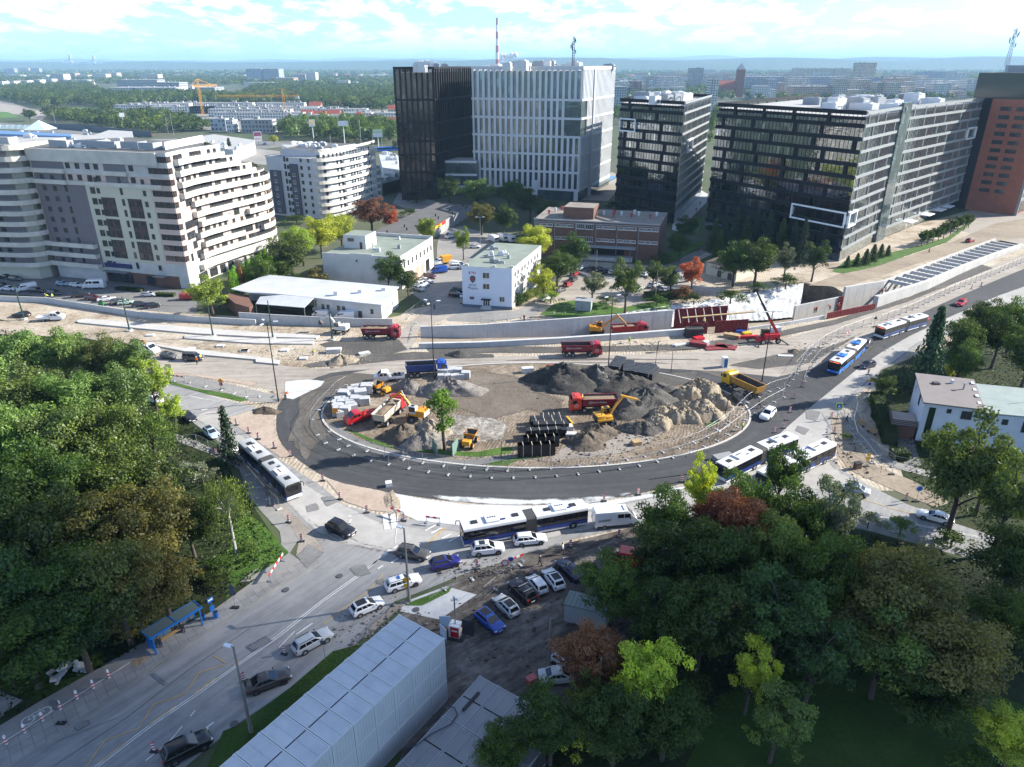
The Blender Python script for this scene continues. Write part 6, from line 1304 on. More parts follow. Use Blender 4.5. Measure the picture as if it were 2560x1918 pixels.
for i in range(7):
 u=i/6;p=V((43.5,173.6,-1)).lerp(V((57,176.4,-1)),u);tag(MB().bar(p,p+V((-.6,1.2,3.2)),.16).build('prop',m_conc),'pale prop bracing the tall red shutters','prop','props bracing the red shutters')
tag(MB().bar((42.5,168.5,2.2),(62,172.8,2.4),.7,.2).build('scaffold_deck',m_ply),'timber walkway along the red shutters','walkway')
rr=random.Random(9)
def mat_pile(name,label,cat,c,x,y,sz,mat,rz,n=1,zoff=0,group=None):
 p=at(c,x,y,0);t=thing(name,label,cat,(p.x,p.y,.02),rz,group);h=sz[2]/n
 for i in range(n):MB().box((rr.uniform(-.1,.1),rr.uniform(-.1,.1),h*(i+.5)+zoff),(sz[0]*rr.uniform(.9,1),sz[1],h*.9),rz=rr.uniform(-.06,.06)).build('sheet',mat,t)
 return t
mat_pile('shutter_stack','red shutter crate lying near the red sheets','shutter stack','F',445,755,(4,2,.9),m_rust,-.35,2);mat_pile('shutter_stack','flat red panels laid at the road edge','shutter stack','F',640,785,(5.5,3,.25),m_rust,.15,2);mat_pile('shutter_stack','flat red panels nearest the dusty road','shutter stack','F',760,775,(5,2.6,.25),m_rust,-.5,2)
mat_pile('rebar_cage','dark steel rack by the red shutters','rack','F',385,650,(4.4,2,2.2),m_chas,.05,4);mat_pile('beam_pile','pale beams piled beside the red crate','beam pile','F',300,745,(7,1.0,.4),m_conc,.35,3);mat_pile('red_beam','red steel beam on the ground before the handler','beam','F',1000,675,(6,.8,.8),m_manr,.05,1);mat_pile('timber_pile','brown timber on a cradle by the handler','timber','F',830,665,(4,1.4,.9),m_ply,-.5,3)
mat_pile('red_tarp_heap','crumpled red sheet by the steel rack','sheet heap','F',445,690,(2.6,1.6,.7),m_manr,.4,2);mat_pile('bag','white bulk bag beside the red crate','bag','F',530,755,(1.2,1.2,1.1),m_whitev,.4,1);mat_pile('bag','white bulk bags behind the handler','bag','F',1320,590,(2.6,1.4,1.2),m_whitev,.2,1);mat_pile('tarp_heap','yellow tarpaulin among site materials','tarpaulin','F',1000,625,(2.2,1.4,.5),m_cabyel,.2,1);mat_pile('tarp_heap','blue tarpaulin among site materials','tarpaulin','F',925,600,(2.2,1.2,.5),m_cabblue,-.3,1)
for i,(x,y,m_)in enumerate(((270,1270,m_rust),(505,1262,m_rust),(665,1255,m_ply))):mat_pile('panel_stack',['small red panel stack at the wall foot, nearer the station','small red panel stack nearest the excavator','plywood stack in the cutting beside the excavator'][i],'panel stack','A7',x,y,(2.8,1.4,.6),m_,.1,3,zoff=-1.0)
mat_pile('slab','single pale slab lying on the dark gravel fork','slab','F',1445,880,(3.6,1.1,.18),m_conc,-.05);mat_pile('slab_stack','stack of grey slabs by the sand heap','slab stack','A6',810,1490,(3.4,1.6,1.0),m_conc,.1,4);mat_pile('slab_stack','jumbled slabs beside the mud crossing','slab stack','A6',1075,1505,(2.6,1.4,.5),m_conc,.5,3)
for i,(c,x,y)in enumerate((('A5',1300,1345),('A5',1900,1438),('A5',2110,1480),('A6',380,1475),('A6',40,1480),('A6',545,1545),('A5',1650,1460))):mat_pile('access_frame','concrete shaft frame in the sand strip, %s'%('by the white truck','mid strip','under the first lamp','below the platform end','beside the tall lamp','near the sand heap','next to the dark hatchback')[i],'shaft frame',c,x,y,(1.8,1.3,.35),m_conc,.05)
# depot and car park walls
wp=lambda s:[V((p.x,p.y,0))for p in pts(s)]
wall_thing('boundary_wall','stepped grey panel wall in front of the depot yard','boundary wall',wp('A6 0,1230 300,1245 560,1255 830,1262 1000,1265 1320,1265'),2.7,2.0,.25,m_conc,2.2);wall_thing('boundary_wall','long low concrete wall below the apartment car park','boundary wall',wp('A5 -200,1025 0,1045 400,1060 850,1130 1240,1190 1650,1225 2209,1255'),1.5,1.5,.3,m_conc,3.0)
# ---- heaps
def heap(name,label,c,x,y,rx,ry,h,mat,rz=0,seed=0,cat='heap',rough_=.16,flat=1.0,group=None,z0=0):
 p=at(c,x,y,0);r_=np.random.default_rng(seed);mb=MB();n,m_=40,15;ph=r_.uniform(0,6.28,6);secs=[]
 for i in range(m_+1):
  u=i/m_;row=[]
  for k in range(n):
   a=2*PI*k/n;q=1+rough_*(math.sin(2*a+ph[0])+.7*math.sin(3*a+ph[1])+.5*math.sin(5*a+ph[2])+.3*math.sin(9*a+ph[3]));rr_=max(0.02,1-u);z=h*(.84 if flat==1 else.8)*(1-(1-u)**(1.35 if flat==1 else 2.4))*(1+rough_*.6*math.sin(4*a+ph[4]+u*4))+h*.05*r_.normal()*(0<i)
   row.append(V((rx*rr_*q,0,0))*math.cos(a)+V((0,ry*rr_*q,0))*math.sin(a)+V((0,0,z if i else-.1)))
  secs.append(row)
 mb.loft(secs);o=mb.build(name,mat,None,smooth=60,loc=(p.x,p.y,z0));o.rotation_euler=(0,0,rz);return tag(o,label,cat,group)
def HM(name,stops,s=.3,fine=2.2,bump=.8):return GM(name,stops,s=s,fine=fine,bump=bump)
h_grey=HM('gravel_grey',[(.12,.11,.098),(.19,.175,.16),(.27,.255,.235)]);h_black=HM('spoil_black',[(.030,.028,.026),(.055,.052,.048),(.10,.095,.085)]);h_slate=HM('gravel_slate',[(.052,.049,.046),(.092,.087,.08),(.16,.15,.14)],fine=3.5);h_sand=HM('heap_sand',[(.20,.16,.12),(.29,.245,.19),(.38,.33,.27)]);h_mud=HM('heap_mud',[(.06,.05,.038),(.11,.09,.07),(.20,.165,.13)]);h_stone=HM('covered_stone',[(.16,.125,.085),(.27,.225,.165),(.38,.335,.265)],s=.5,fine=1.4)
heap('gravel_heap','grey gravel heap beside the orange dumper','B2',1320,325,3.6,2.6,2.6,h_grey,seed=1);heap('gravel_heap','broad beige grey gravel heap below the stacked pallets','B2',1660,345,6.8,3.6,3.3,h_grey,seed=2);heap('sand_heap','sand heap on the upper strip beside slabs','A6',880,1570,3.2,2.4,1.9,h_sand,seed=3)
heap('gravel_heap','pale grey gravel heap by the clipped tree boards','B2',1450,790,4.2,3.0,3.0,h_grey,seed=4);heap('sand_heap','brown sand heap in the excavator shadow','B2',1270,730,4.6,3.2,2.6,h_mud,seed=5);heap('sand_heap','sand heap behind the white and yellow excavator','B2',1500,690,3.6,3.2,2.8,h_sand,seed=6)
heap('spoil_heap','largest black spoil heap on the island','B3',720,330,8.4,5.6,4.6,h_black,seed=7,rough_=.2);heap('spoil_heap','black spoil heap beside the dark crate bundles','B3',1010,330,6.4,4.6,4.2,h_slate,seed=8);heap('spoil_heap','long black spoil ridge right of the heaps','B3',1230,360,7.5,4.0,3.0,h_black,seed=9,rough_=.2);heap('gravel_heap','slate grey gravel heap under the excavator bucket','B3',1400,540,8.2,5.0,4.4,h_slate,seed=10);heap('spoil_heap','small black heap above the stone mounds','B3',1520,400,4.5,3.0,1.8,h_slate,seed=11)
heap('rubble_heap','dark broken rock heap before the stone mounds','B3',1400,745,4.0,2.6,1.9,h_slate,seed=12,rough_=.22);heap('earth_heap','dark earth heap with grass beside the black crates','B3',930,850,4.6,3.0,2.2,h_mud,seed=13,rough_=.2);heap('earth_heap','dark earth heap behind the grassy one','B3',1020,770,4.0,2.6,1.8,h_mud,seed=14,rough_=.2);heap('gravel_heap','low dark gravel bank at the parapet opening','A6',1880,1515,3.4,1.4,1.2,h_slate,seed=15);heap('rubble_heap','dark soil clods at the sidewalk end','B1',2100,725,3.0,1.5,1.1,h_mud,seed=16);heap('gravel_heap','dark soil pile on the gravel fork','F',1545,830,1.8,1.2,.8,h_mud,seed=17);heap('sand_ridge','ridge of brown sand at the end of the white apron','B2',1175,1290,1.3,3.4,.35,h_sand,rz=.25,seed=18)
for i,(x,y,rx,h)in enumerate(((1880,400,3.4,3.4),(1960,430,3.4,3.2),(1790,455,3.3,3.2),(2030,520,3.2,2.9),(1900,570,3.3,2.9),(1760,555,2.8,2.2),(1960,620,3.2,2.4),(1820,640,2.4,2.2),(1690,640,2.6,2.4),(1620,580,2.6,1.9),(1560,610,2.8,2.1),(1535,690,3.0,2.3),(1760,600,2.0,2.2))):
 heap('stone_mound','beige %s stone mound, %s of the pale cluster on the island'%(('rounded','broad','streaked','steep')[i%4],('topmost','second from the top','upper inner one','outermost by the kerb','middle one','small inner one','lower outer one','lowest by the grass','central small one','low flat one','flat one at the puddle','front whitish one','tiny middle one')[i]),'B3',x,y+15,rx,rx*.8,h,h_stone,seed=30+i,flat=.5,cat='stone mound',rough_=.12)
def rocks(name,c,x,y,rx,ry,n,mat,s0=.1,s1=.3):
 p=at(c,x,y);r_=random.Random(n+int(x));mb=MB()
 for _ in range(n):
  a,q=r_.uniform(0,6.28),r_.random()**.6;s=r_.uniform(s0,s1)*(r_.random()**2*.8+.3);mb.sphere((p.x+rx*q*math.cos(a),p.y+ry*q*math.sin(a),s*.4),(s,s*r_.uniform(.6,1),s*r_.uniform(.5,.9)),5,3)
 tag(mb.build(name,mat,recalc=False),kind='stuff')
for a in(('B3',1400,745,6,4,260,h_slate),('B3',1380,560,11,7,260,h_slate),('B3',800,380,11,7,260,h_black),('B3',950,870,8,4,240,h_mud),('B3',1750,640,10,5,160,h_stone),('B2',1400,800,8,4,220,h_grey),('B2',1600,350,9,5,200,h_grey),('B3',1300,880,14,5,300,h_mud),('B3',550,1000,13,2.5,300,h_grey),('A6',900,1580,6,3,120,h_sand),('A6',400,1500,18,4,240,h_sand),('A7',1400,1330,14,3,260,h_sand),('B6',850,800,6,5,300,h_grey),('B7',560,620,6,3,240,h_grey),('B7',900,1000,12,8,300,h_mud),('B4',1000,760,5,9,260,h_mud),('A8',900,1130,12,4,200,h_slate)):rocks('loose_stones',*a)
# ---- paving pallets
m_pav=M('paving_concrete',(.40,.41,.42),.85,n=(1.5,.12));m_wood=M('pallet_wood',(.25,.17,.09),.9,n=(2,.2))
def pallet():
 t=thing('paving_pallet','pallet','pallet stack')
 for i in range(5):MB().box((0,0,.22+i*.24),(1.25,1.05,.21)).build('paving_layer',m_pav,t)
 mb=MB()
 for y in(-.45,0,.45):mb.box((0,y,.05),(1.3,.12,.1))
 mb.build('pallet_base',m_wood,t);return Proto(t)
PAL=pallet();G2='grey paving pallets on the island'
for i,(x,y,s)in enumerate(((960,330,1.5),(840,350,1.3),(870,330,1.3),(905,380,1.5),(835,395,1.2),(760,375,1.3),(715,420,1.0),(775,415,1),(840,415,1),(940,430,1.2),(690,450,1),(745,445,1.1),(805,440,1.1),(860,425,1.2),(700,480,1.1),(755,480,1),(815,470,1.1),(705,505,1.1),(770,510,1.2),(835,485,1.1),(700,530,1.0),(725,535,.9))):
 p=at('B2',x,y,.6);PAL.put((p.x,p.y,.02),.2+rr.uniform(-.3,.3),'pale paving pallet in the stacked cluster beside the red flatbed',G2,(s*1.25,s*1.25,s))
for i,(x,y,s)in enumerate(((1615,190,1.4),(1685,185,1.4),(1740,182,1.3),(1650,220,1),(1710,220,1),(1765,215,1),(1810,205,1.2),(1600,220,1))):p=at('B2',x,y,.6);PAL.put((p.x,p.y,.02),.1+rr.uniform(-.2,.2),'grey paving pallet in the row behind the beige gravel heap','grey paving pallets by the blue tipper',(s*1.2,s*1.2,s))
# ---- black crate bundles
m_crate=M('black_plastic',(.014,.014,.015),.5,n=(2,.2));m_strap=M('strap_beige',(.55,.47,.36),.7)
def bundle(label,c,a,b,h,dep,n=1,ends=False,group='black drainage crate bundles'):
 p,q=at(c,*a,h/2),at(c,*b,h/2);m_=(p+q)/2;d=q-p;L=d.length;t=thing('crate_bundle',label,'crate bundle',(m_.x,m_.y,.03),math.atan2(d.y,d.x),group);mb=MB();k=max(2,int(h/.3))
 for i in range(k):mb.box((0,0,h*(i+.5)/k),(L,dep,h/k*.86))
 mb.box((0,0,h/2),(L*.99,dep*.97,h*.98));mb.build('crate_layers',m_crate,t);st=MB()
 for u in((-.36,-.12,.12,.36)if not ends else np.linspace(-.45,.45,8)):st.box((u*L,0,h/2),(.09 if not ends else.06,dep+.05,h+.05),mi=0)
 st.build('strap',m_strap if not ends else m_unitg,t);return t
for i,(x0,x1,y,h)in enumerate(((325,645,905,2.3),(370,680,835,2.1),(395,700,770,2.0),(405,745,765,1.4),(460,765,715,1.5),(440,745,690,1.5),(430,735,660,1.4),(520,710,630,1.2))):bundle('black strapped crate bundle, %s row of the near stack'%('nearest','second','third','fourth','fifth','sixth','seventh','shorter rear')[i],'B3',(x0,y+(12 if i<3 else 0)),(x1,y-6),h,1.15)
for i,(a,b,h)in enumerate((((1150,240),(1215,150),2.4),((1280,270),(1282,175),2.0),((1350,280),(1385,195),1.8),((1400,290),(1480,205),2.0),((1440,290),(1500,220),1.7))):bundle('black crate bundle with pale straps, %s of the far stack on the island'%('tallest one','second one','low middle one','fourth one','outermost one')[i],'B3',a,b,h,2.3,ends=True)
mat_pile('concrete_ring','grey concrete well ring beside the black crates','well ring','B3',770,740,(1.4,1.4,.9),m_conc,.2);mat_pile('concrete_box','hollow concrete block beside the crate stack','block','B3',790,795,(2.0,1.2,.7),m_conc,-.1);mat_pile('yellow_hoop','yellow barrier frame behind the crate stack','barrier','B3',775,690,(.3,3,.9),m_cabyel,.3);mat_pile('bucket','brown excavator bucket lying on bare soil','bucket','B3',1350,870,(1.6,1.2,.8),m_ply,.3);mat_pile('pallet_rack','white metal stands by the spoil heaps','stand','B3',410,245,(2.6,1.2,1.2),m_unit,.1);mat_pile('crate','rust coloured crate by the spoil heaps','crate','B3',605,212,(1.6,1.2,.9),M('crate_rust',(.22,.07,.04),.8),.1);mat_pile('bag','white bulk bag on the ring road edge','bag','B2',1150,1160,(1.0,.9,.8),m_whitev,.3);mat_pile('road_plate','grey road roller plates beside the white bus','plates','B4',130,800,(3.4,1.6,.8),m_hubs,.3,2)
# ---- toilet, kiosk
p=at('A7',2110,1470,1.1);t=thing('portable_toilet','white and blue portable toilet beside the dusty road','toilet',(p.x,p.y,.02),.1);MB().box((0,0,1.1),(1.15,1.15,2.2)).build('cabin',m_whitev,t,bevel=.04);MB().box((.1,-.59,1.05),(.75,.04,1.9)).build('door',M('door_blue',(.02,.13,.30),.5),t);MB().box((0,0,2.27),(1.2,1.2,.12)).build('roof',m_whitev,t,bevel=.04)
p=at('A7',895,975,1.3);t=thing('transformer_kiosk','grey green transformer kiosk on the grass bank','kiosk',(p.x,p.y,0),-.25);MB().box((0,0,1.35),(4.2,3,2.7)).build('wall',M('kiosk_grey',(.27,.32,.32),.7,n=(1,.1)),t);MB().box((0,0,2.78),(4.5,3.3,.16)).build('roof',m_unitg,t)
for x in(-1.2,.8):MB().box((x,-1.52,1.2),(1.2,.04,2)).build('door',m_unitg,t)
# ---- lamp posts and poles
m_pole=M('pole_black',(.02,.021,.022),.5);m_polec=M('pole_concrete',(.20,.185,.165),.9,n=(1,.2));m_poleg=M('pole_green',(.02,.045,.035),.5);m_lampg=M('lamp_glass',(.75,.78,.80),.2)
def lamp(label,c,x,y,h,heads=2,mat=None,rz=0,r=.13,arm=1.3,style=0,group=None,foot=False):
 p=at(c,x,y,0);t=thing('lamp_post',label,'lamp post',(p.x,p.y,0),rz,group);mat=mat or m_pole;MB().tube([(0,0,0),(0,0,.8),(0,0,.85),(0,0,h)],[r*1.25,r*1.25,r,r*.55],8).build('pole',mat,t)
 if foot:MB().cyl((0,0,.2),(0,0,1),.75,.4,12).build('footing',m_concw,t)
 for k in range(heads):
  a=2*PI*k/max(1,heads);e=V((math.cos(a),math.sin(a),0));q=V((0,0,h))+e*arm;MB().tube([(0,0,h-.15),tuple(V((0,0,h+.1))+e*arm*.5),tuple(q)],.05,5).build('arm',mat,t);MB().box(q+e*.25,(.85,.38,.14),rz=a).build('lamp_head',m_lampg if style else m_unit,t,bevel=.04)
 return t
lamp('tall black lamp post at the pavement end by the white apron','B2',195,430,16.4,3,rz=.2);lamp('tall black lamp post in front of the blue tipper','B2',1540,235,16.9,3,rz=.3);lamp('tall black lamp post by the black crate bundles','B3',1105,250,17,2,rz=.5);lamp('tall black lamp post behind the yellow tipper','A8',305,1380,15.2,2,rz=.1)
lamp('weathered concrete lamp post at the saloon in the near queue','B5',1985,1360,11,1,m_polec,2.8,.17,.35,1);lamp('concrete lamp post with yellow signs in the road middle','B6',1020,660,10.8,1,m_polec,2.6,.17,.35,1);lamp('thin lamp post in the station yard','A6',2075,560,10,2,m_steel,0,.09,1.0)
for i,(c,x,y,h)in enumerate((('A5',210,1205,9.5),('A5',1120,1305,8.8),('A5',1840,1352,9.4),('A6',285,1368,9.5),('A6',797,1382,8.2))):lamp('dark green tram pole on the sand strip, %s'%('by the black car','beside the platform slab start','in the middle of the strip','in front of the depot wall','beside the white excavator')[i],c,x,y,h,0,m_poleg,0,.2,foot=True,group='green tram poles')
def plain_pole(label,c,x,y,h,mat,r=.12,name='pole',bend=None):
 p=at(c,x,y,0);path=[V((p.x,p.y,0)),V((p.x,p.y,h))]if not bend else[V((p.x,p.y,0)),V((p.x+.2,p.y,h*.75)),V((p.x+bend*.4,p.y,h*.97)),V((p.x+bend,p.y,h*.98))];return tag(MB().tube(path,[r]*(len(path)-1)+[r*.7],8).build(name,mat,smooth=60),label,'pole')
plain_pole('wooden cable pole beside the rust coloured tree','B7',1028,1330,7.6,m_polec,.16,'cable_pole');plain_pole('slim post in front of the bottom trees','B7',1362,1640,8,m_polec,.1);plain_pole('grey steel pole at the ring road edge','B3',1852,1120,4.2,m_steel,.14);plain_pole('arched black lamp pole by the stone mounds','B4',148,480,4.8,m_pole,.09,'arched_pole',4.0);plain_pole('leaning black pole beside the crate bundles','A7',1510,1505,6.0,m_pole,.1,'leaning_pole',.8);plain_pole('short black post right of the crate bundles','A7',1648,1555,4.6,m_pole,.08);plain_pole('small black post on the island kerb','B3',185,1025,4,m_pole,.07);plain_pole('black post at the stone mound corner','B3',2005,695,3.4,m_pole,.07);plain_pole('thin pole in the parking lot','A7',1510,950,9,m_polec,.1);plain_pole('thin lamp pole before the brick factory','A7',1000,720,8,m_polec,.1);plain_pole('thin mast at the side of the factory lot','A7',1285,660,9,m_polec,.1)
# ---- site fence panels
m_galv=M('fence_galvanised',(.27,.28,.29),.5,.3)
def fence_panel():
 t=thing('fence_panel','fence','fence panel');mb=MB();w_,h=3.4,2.0
 mb.tube([(-w_/2,0,.08),(-w_/2,0,h),(w_/2,0,h),(w_/2,0,.08)],.028,5);mb.bar((-w_/2,0,.25),(w_/2,0,.25),.04);mb.build('frame',m_galv,t);mb=MB()
 for i in range(1,12):x=-w_/2+w_*i/12;mb.bar((x,0,.25),(x,0,h),.004)
 for j in range(1,4):mb.bar((-w_/2,0,.25+.45*j),(w_/2,0,.25+.45*j),.004)
 mb.build('mesh',m_galv,t,recalc=False);MB().box((w_/2+.02,0,.09),(.28,.75,.16)).build('foot',m_conc,t,bevel=.03);return Proto(t)
FP=fence_panel()
def fence(spec,label,group):
 P=pts(spec);
 for a,b in zip(P[:-1],P[1:]):
  L=(b-a).length;k=max(1,round(L/3.5));d=math.atan2(b.y-a.y,b.x-a.x)
  for i in range(k):q=a.lerp(b,(i+.5)/k);FP.put((q.x,q.y,.03),d+rr.uniform(-.03,.03),label,group,scale=(L/k/3.5,1,1))
fence('B2 480,650 530,722 600,792 710,850 845,898 1000,940 1150,975 1320,1010 1490,1040 1660,1065 1850,1080 2035,1090 B3 105,1155 290,1160 480,1155 665,1145 850,1130 1030,1105 1205,1085 1375,1055 1530,1020 1660,985 1810,940 1935,890 2045,840 2145,790','mesh fence panel of the outer line on the ring road','outer ring fence panels')
fence('B2 590,620 640,690 720,760 800,815 960,860 1115,900 1275,935 1440,965 1620,990 1800,1005 1990,1020 2170,1030 B3 60,1085 240,1095 430,1090 610,1080 860,1055 1100,1035 1270,1005 1420,975 1580,940 1715,905 1850,860 1960,810 2060,755 2135,700','mesh fence panel of the line along the island kerb','kerb fence panels')
fence('B2 480,650 485,590 540,505 700,335 780,290','mesh fence panel on the inner bend of the ring road','inner bend fence panels');fence('B4 90,680 290,530 420,440 550,370 545,330','mesh fence panel below the white SUV lane','pedestrian lane fence panels');fence('B4 0,650 170,540 300,410 450,330 580,290 640,210 700,110 760,30','mesh fence panel along the pedestrian lane','pedestrian lane fence panels, upper line')
fence('A8 600,1420 640,1310 720,1210 860,1140','mesh fence panel beside the blue bus','fork fence panels');fence('A8 545,1300 640,1190 760,1100 900,1030 1100,960','mesh fence panel on the gravel fork','fork fence panels, upper line');fence('A8 1165,950 1400,860 1700,720 2000,600 2212,510','mesh fence panel along the new carriageway','carriageway fence panels');fence('B4 1050,470 1020,590 1050,680 1110,750 1170,830 1300,850 1480,880','mesh fence panel along the garden path','garden path fence panels');fence('B4 930,460 1000,570 1150,740 1310,850','mesh fence panel on the verge of the garden path','verge fence panels')
fence('B1 1890,1150 1960,1230 2040,1330 2120,1420 2209,1500','mesh fence panel between the bus and the path','bus side fence panels');fence('B1 1250,480 1500,500 1750,560 1950,610 2050,610','mesh fence panel on the grey strip','grey strip fence panels');fence('B1 1400,1000 1560,985 1750,1080','mesh fence panel near the small spruce','spruce fence panels');fence('A7 0,1110 120,1110 240,1105 360,1090','mesh fence panel on the station forecourt edge','forecourt fence panels');fence('A6 1460,1410 1480,1300 1520,1240','mesh fence panel at the wall end','wall end fence panels');fence('A7 510,1040 640,1050 830,1040','mesh fence panel round the grass bank','grass bank fence panels');fence('A6 1360,1250 1440,1200 1580,1090 1600,1050','dark railing panel beside the depot gate','depot gate railing panels');fence('B6 1140,650 1230,590 1400,530','low barrier panel round the grass tuft','grass tuft barrier panels');fence('B7 580,830 660,760','barrier panel behind the blue hatchback','lot barrier panels');fence('B7 1275,510 1380,480','barrier panel near the walking pair','lot edge barrier panels');fence('B7 670,660 830,590','barrier panel carrying the round signs','sign barrier panels')
# ---- guide boards and barriers
m_redp=M('reflective_red',(.55,.02,.03),.4);m_whp=M('reflective_white',(.72,.72,.72),.4)
def guide():
 t=thing('guide_board','board','guide board');mb=MB().box((0,0,.75),(.34,.05,1.0));mb.build('board',m_whp,t);mb=MB()
 for k in range(3):z=.38+k*.34;mb.add([V((-.17,s*.03,z))for s in(-1,1)]+[V((.17,s*.03,z+.12))for s in(-1,1)]+[V((.17,s*.03,z+.28))for s in(-1,1)]+[V((-.17,s*.03,z+.16))for s in(-1,1)],[(0,2,4,6),(1,7,5,3),(0,6,7,1),(6,4,5,7),(4,2,3,5),(2,0,1,3)])
 mb.build('stripe',m_redp,t,recalc=False);MB().box((0,0,.07),(.8,.4,.12)).build('foot',m_trim,t,bevel=.02);return Proto(t)
GB_=guide();gb=[('B1',1730,725),('B1',1868,822),('B1',1965,885),('B1',2040,935),('B1',2165,1005),('B1',1708,1055),('B1',1388,795),('B2',18,740),('B2',158,820),('B2',297,890),('B2',575,1100),('B2',725,1260),('B2',955,1375),('B2',1275,1445),('B6',292,175),('B6',265,965),('B6',22,1130),('B6',370,290),('B6',1425,455),('B7',530,610),('B7',905,640),('B7',1178,455),('B7',1510,385),('B7',1408,140),('B7',1645,95),('B3',1740,1180),('B3',1365,1290),('B3',1070,1345),('B4',490,605),('B4',550,575),('B4',570,520),('B4',595,465),('B4',620,370),('B4',685,290),('B4',880,505),('B4',900,610),('B4',965,410),('B4',1135,205),('B4',1395,1070),('B5',1215,1500),('A8',1205,715),('A8',1270,690),('A8',1830,700),('A8',1900,680)]
gl={}
for i,(c,x,y)in enumerate(gb):
 wh={'B1':'along the left street edge','B2':'along the ring road kerb','B6':'in the near street','B7':'by the muddy lot and bus lane','B3':'on the white edge of the ring','B4':'at the right junction','B5':'lying by the last black car','A8':'on the new carriageway'}[c]
 p=at(c,x,y,.3);GB_.put((p.x,p.y,.03),rr.uniform(-.4,.4),'red and white striped guide board '+wh,'guide boards '+wh)
def barrier(label,c,a,b):
 p,q=at(c,*a),at(c,*b);m_=(p+q)/2;d=q-p;L=max(1.2,d.length);t=thing('barrier',label,'barrier',(m_.x,m_.y,.03),math.atan2(d.y,d.x));MB().box((0,0,1.05),(L,.05,.3)).build('board',m_whp,t);mb=MB();k=int(L/.5)
 for i in range(k):
  if i%2==0:mb.box((-L/2+(i+.5)*L/k,0,1.05),(L/k,.06,.302))
 mb.build('stripe',m_redp,t);mb=MB()
 for s in(-1,1):mb.bar((s*L*.46,0,0),(s*L*.46,0,1.2),.05).box((s*L*.46,0,.06),(.35,.6,.1))
 mb.build('leg',m_steel,t)
barrier('striped barrier at the corner of the white apron','B2',(1165,1400),(1280,1440));barrier('striped barrier before the white apron beside the bus','B2',(1468,1475),(1590,1490));barrier('striped barrier on the grey strip by the yellow sign','B1',(1330,470),(1470,490));barrier('pale barrier board leaning on the pavement','B6',(180,545),(265,410));barrier('striped barrier near the round signs','B7',(780,590),(850,560));barrier('striped barrier by the upper fork','A8',(905,1060),(945,1045))
# ---- bollards
def bollard():
 t=thing('bollard','bollard','bollard');MB().tube([(0,0,0),(0,0,.9),(0,0,1.0)],[.11,.11,.07],10).build('post',m_whp,t,smooth=40)
 for z in(.25,.6):MB().cyl((0,0,z),(0,0,1),.115,.16,10).build('band',m_redp,t)
 return Proto(t)
BO=bollard()
for i,(x,y)in enumerate(((55,1455),(200,1365),(343,1270),(480,1180),(612,1098),(740,1015),(863,932))):p=at('B5',x,y,0);BO.put((p.x,p.y,.03),0,'red and white bollard on the cycle path line','bollards along the cycle path',1.15)
# ---- signs
def sign(label,c,x,y,h,faces,name='road_sign',rz=0,foot=True):
 p=at(c,x,y,0);t=thing(name,label,'sign',(p.x,p.y,.03),rz);MB().tube([(0,0,0),(0,0,h)],.035,6).build('post',m_steel,t)
 if foot:MB().box((0,0,.08),(.9,.4,.14)).build('foot',m_trim,t)
 for(kind,z,s,mat,m2)in faces:
  n_={'round':20,'tri':3,'sq':4,'dia':4}[kind];a0={'round':0,'tri':PI/2,'sq':PI/4,'dia':0}[kind]
  for k,(ss,mm,o)in enumerate(((s,mat,0.0),(s*.72,m2,.02))if m2 else((s,mat,0.0),)):MB().loft([[V((ss*math.cos(a0+2*PI*i/n_),y_,z+ss*math.sin(a0+2*PI*i/n_)))for i in range(n_)]for y_ in(-.06-o,-.03)]).build('face',mm,t)
 return t
m_ygr=M('sign_yellow_green',(.50,.72,.03),.4);m_sblue=M('sign_blue',(.01,.10,.45),.4);m_syel=M('sign_yellow',(.75,.42,.01),.4);m_sback=M('sign_back',(.10,.10,.105),.6);m_sor=M('sign_orange',(.75,.30,.01),.4)
t=sign('bright yellow green crossing sign at the junction','B4',915,520,3.2,[('sq',2.7,.85,m_ygr,m_sblue)]);MB().loft([[V((x,y_,z))for x,z in((-.3,2.45),(.3,2.45),(0,2.98))]for y_ in(-.11,-.1)]).build('symbol',m_whp,t)
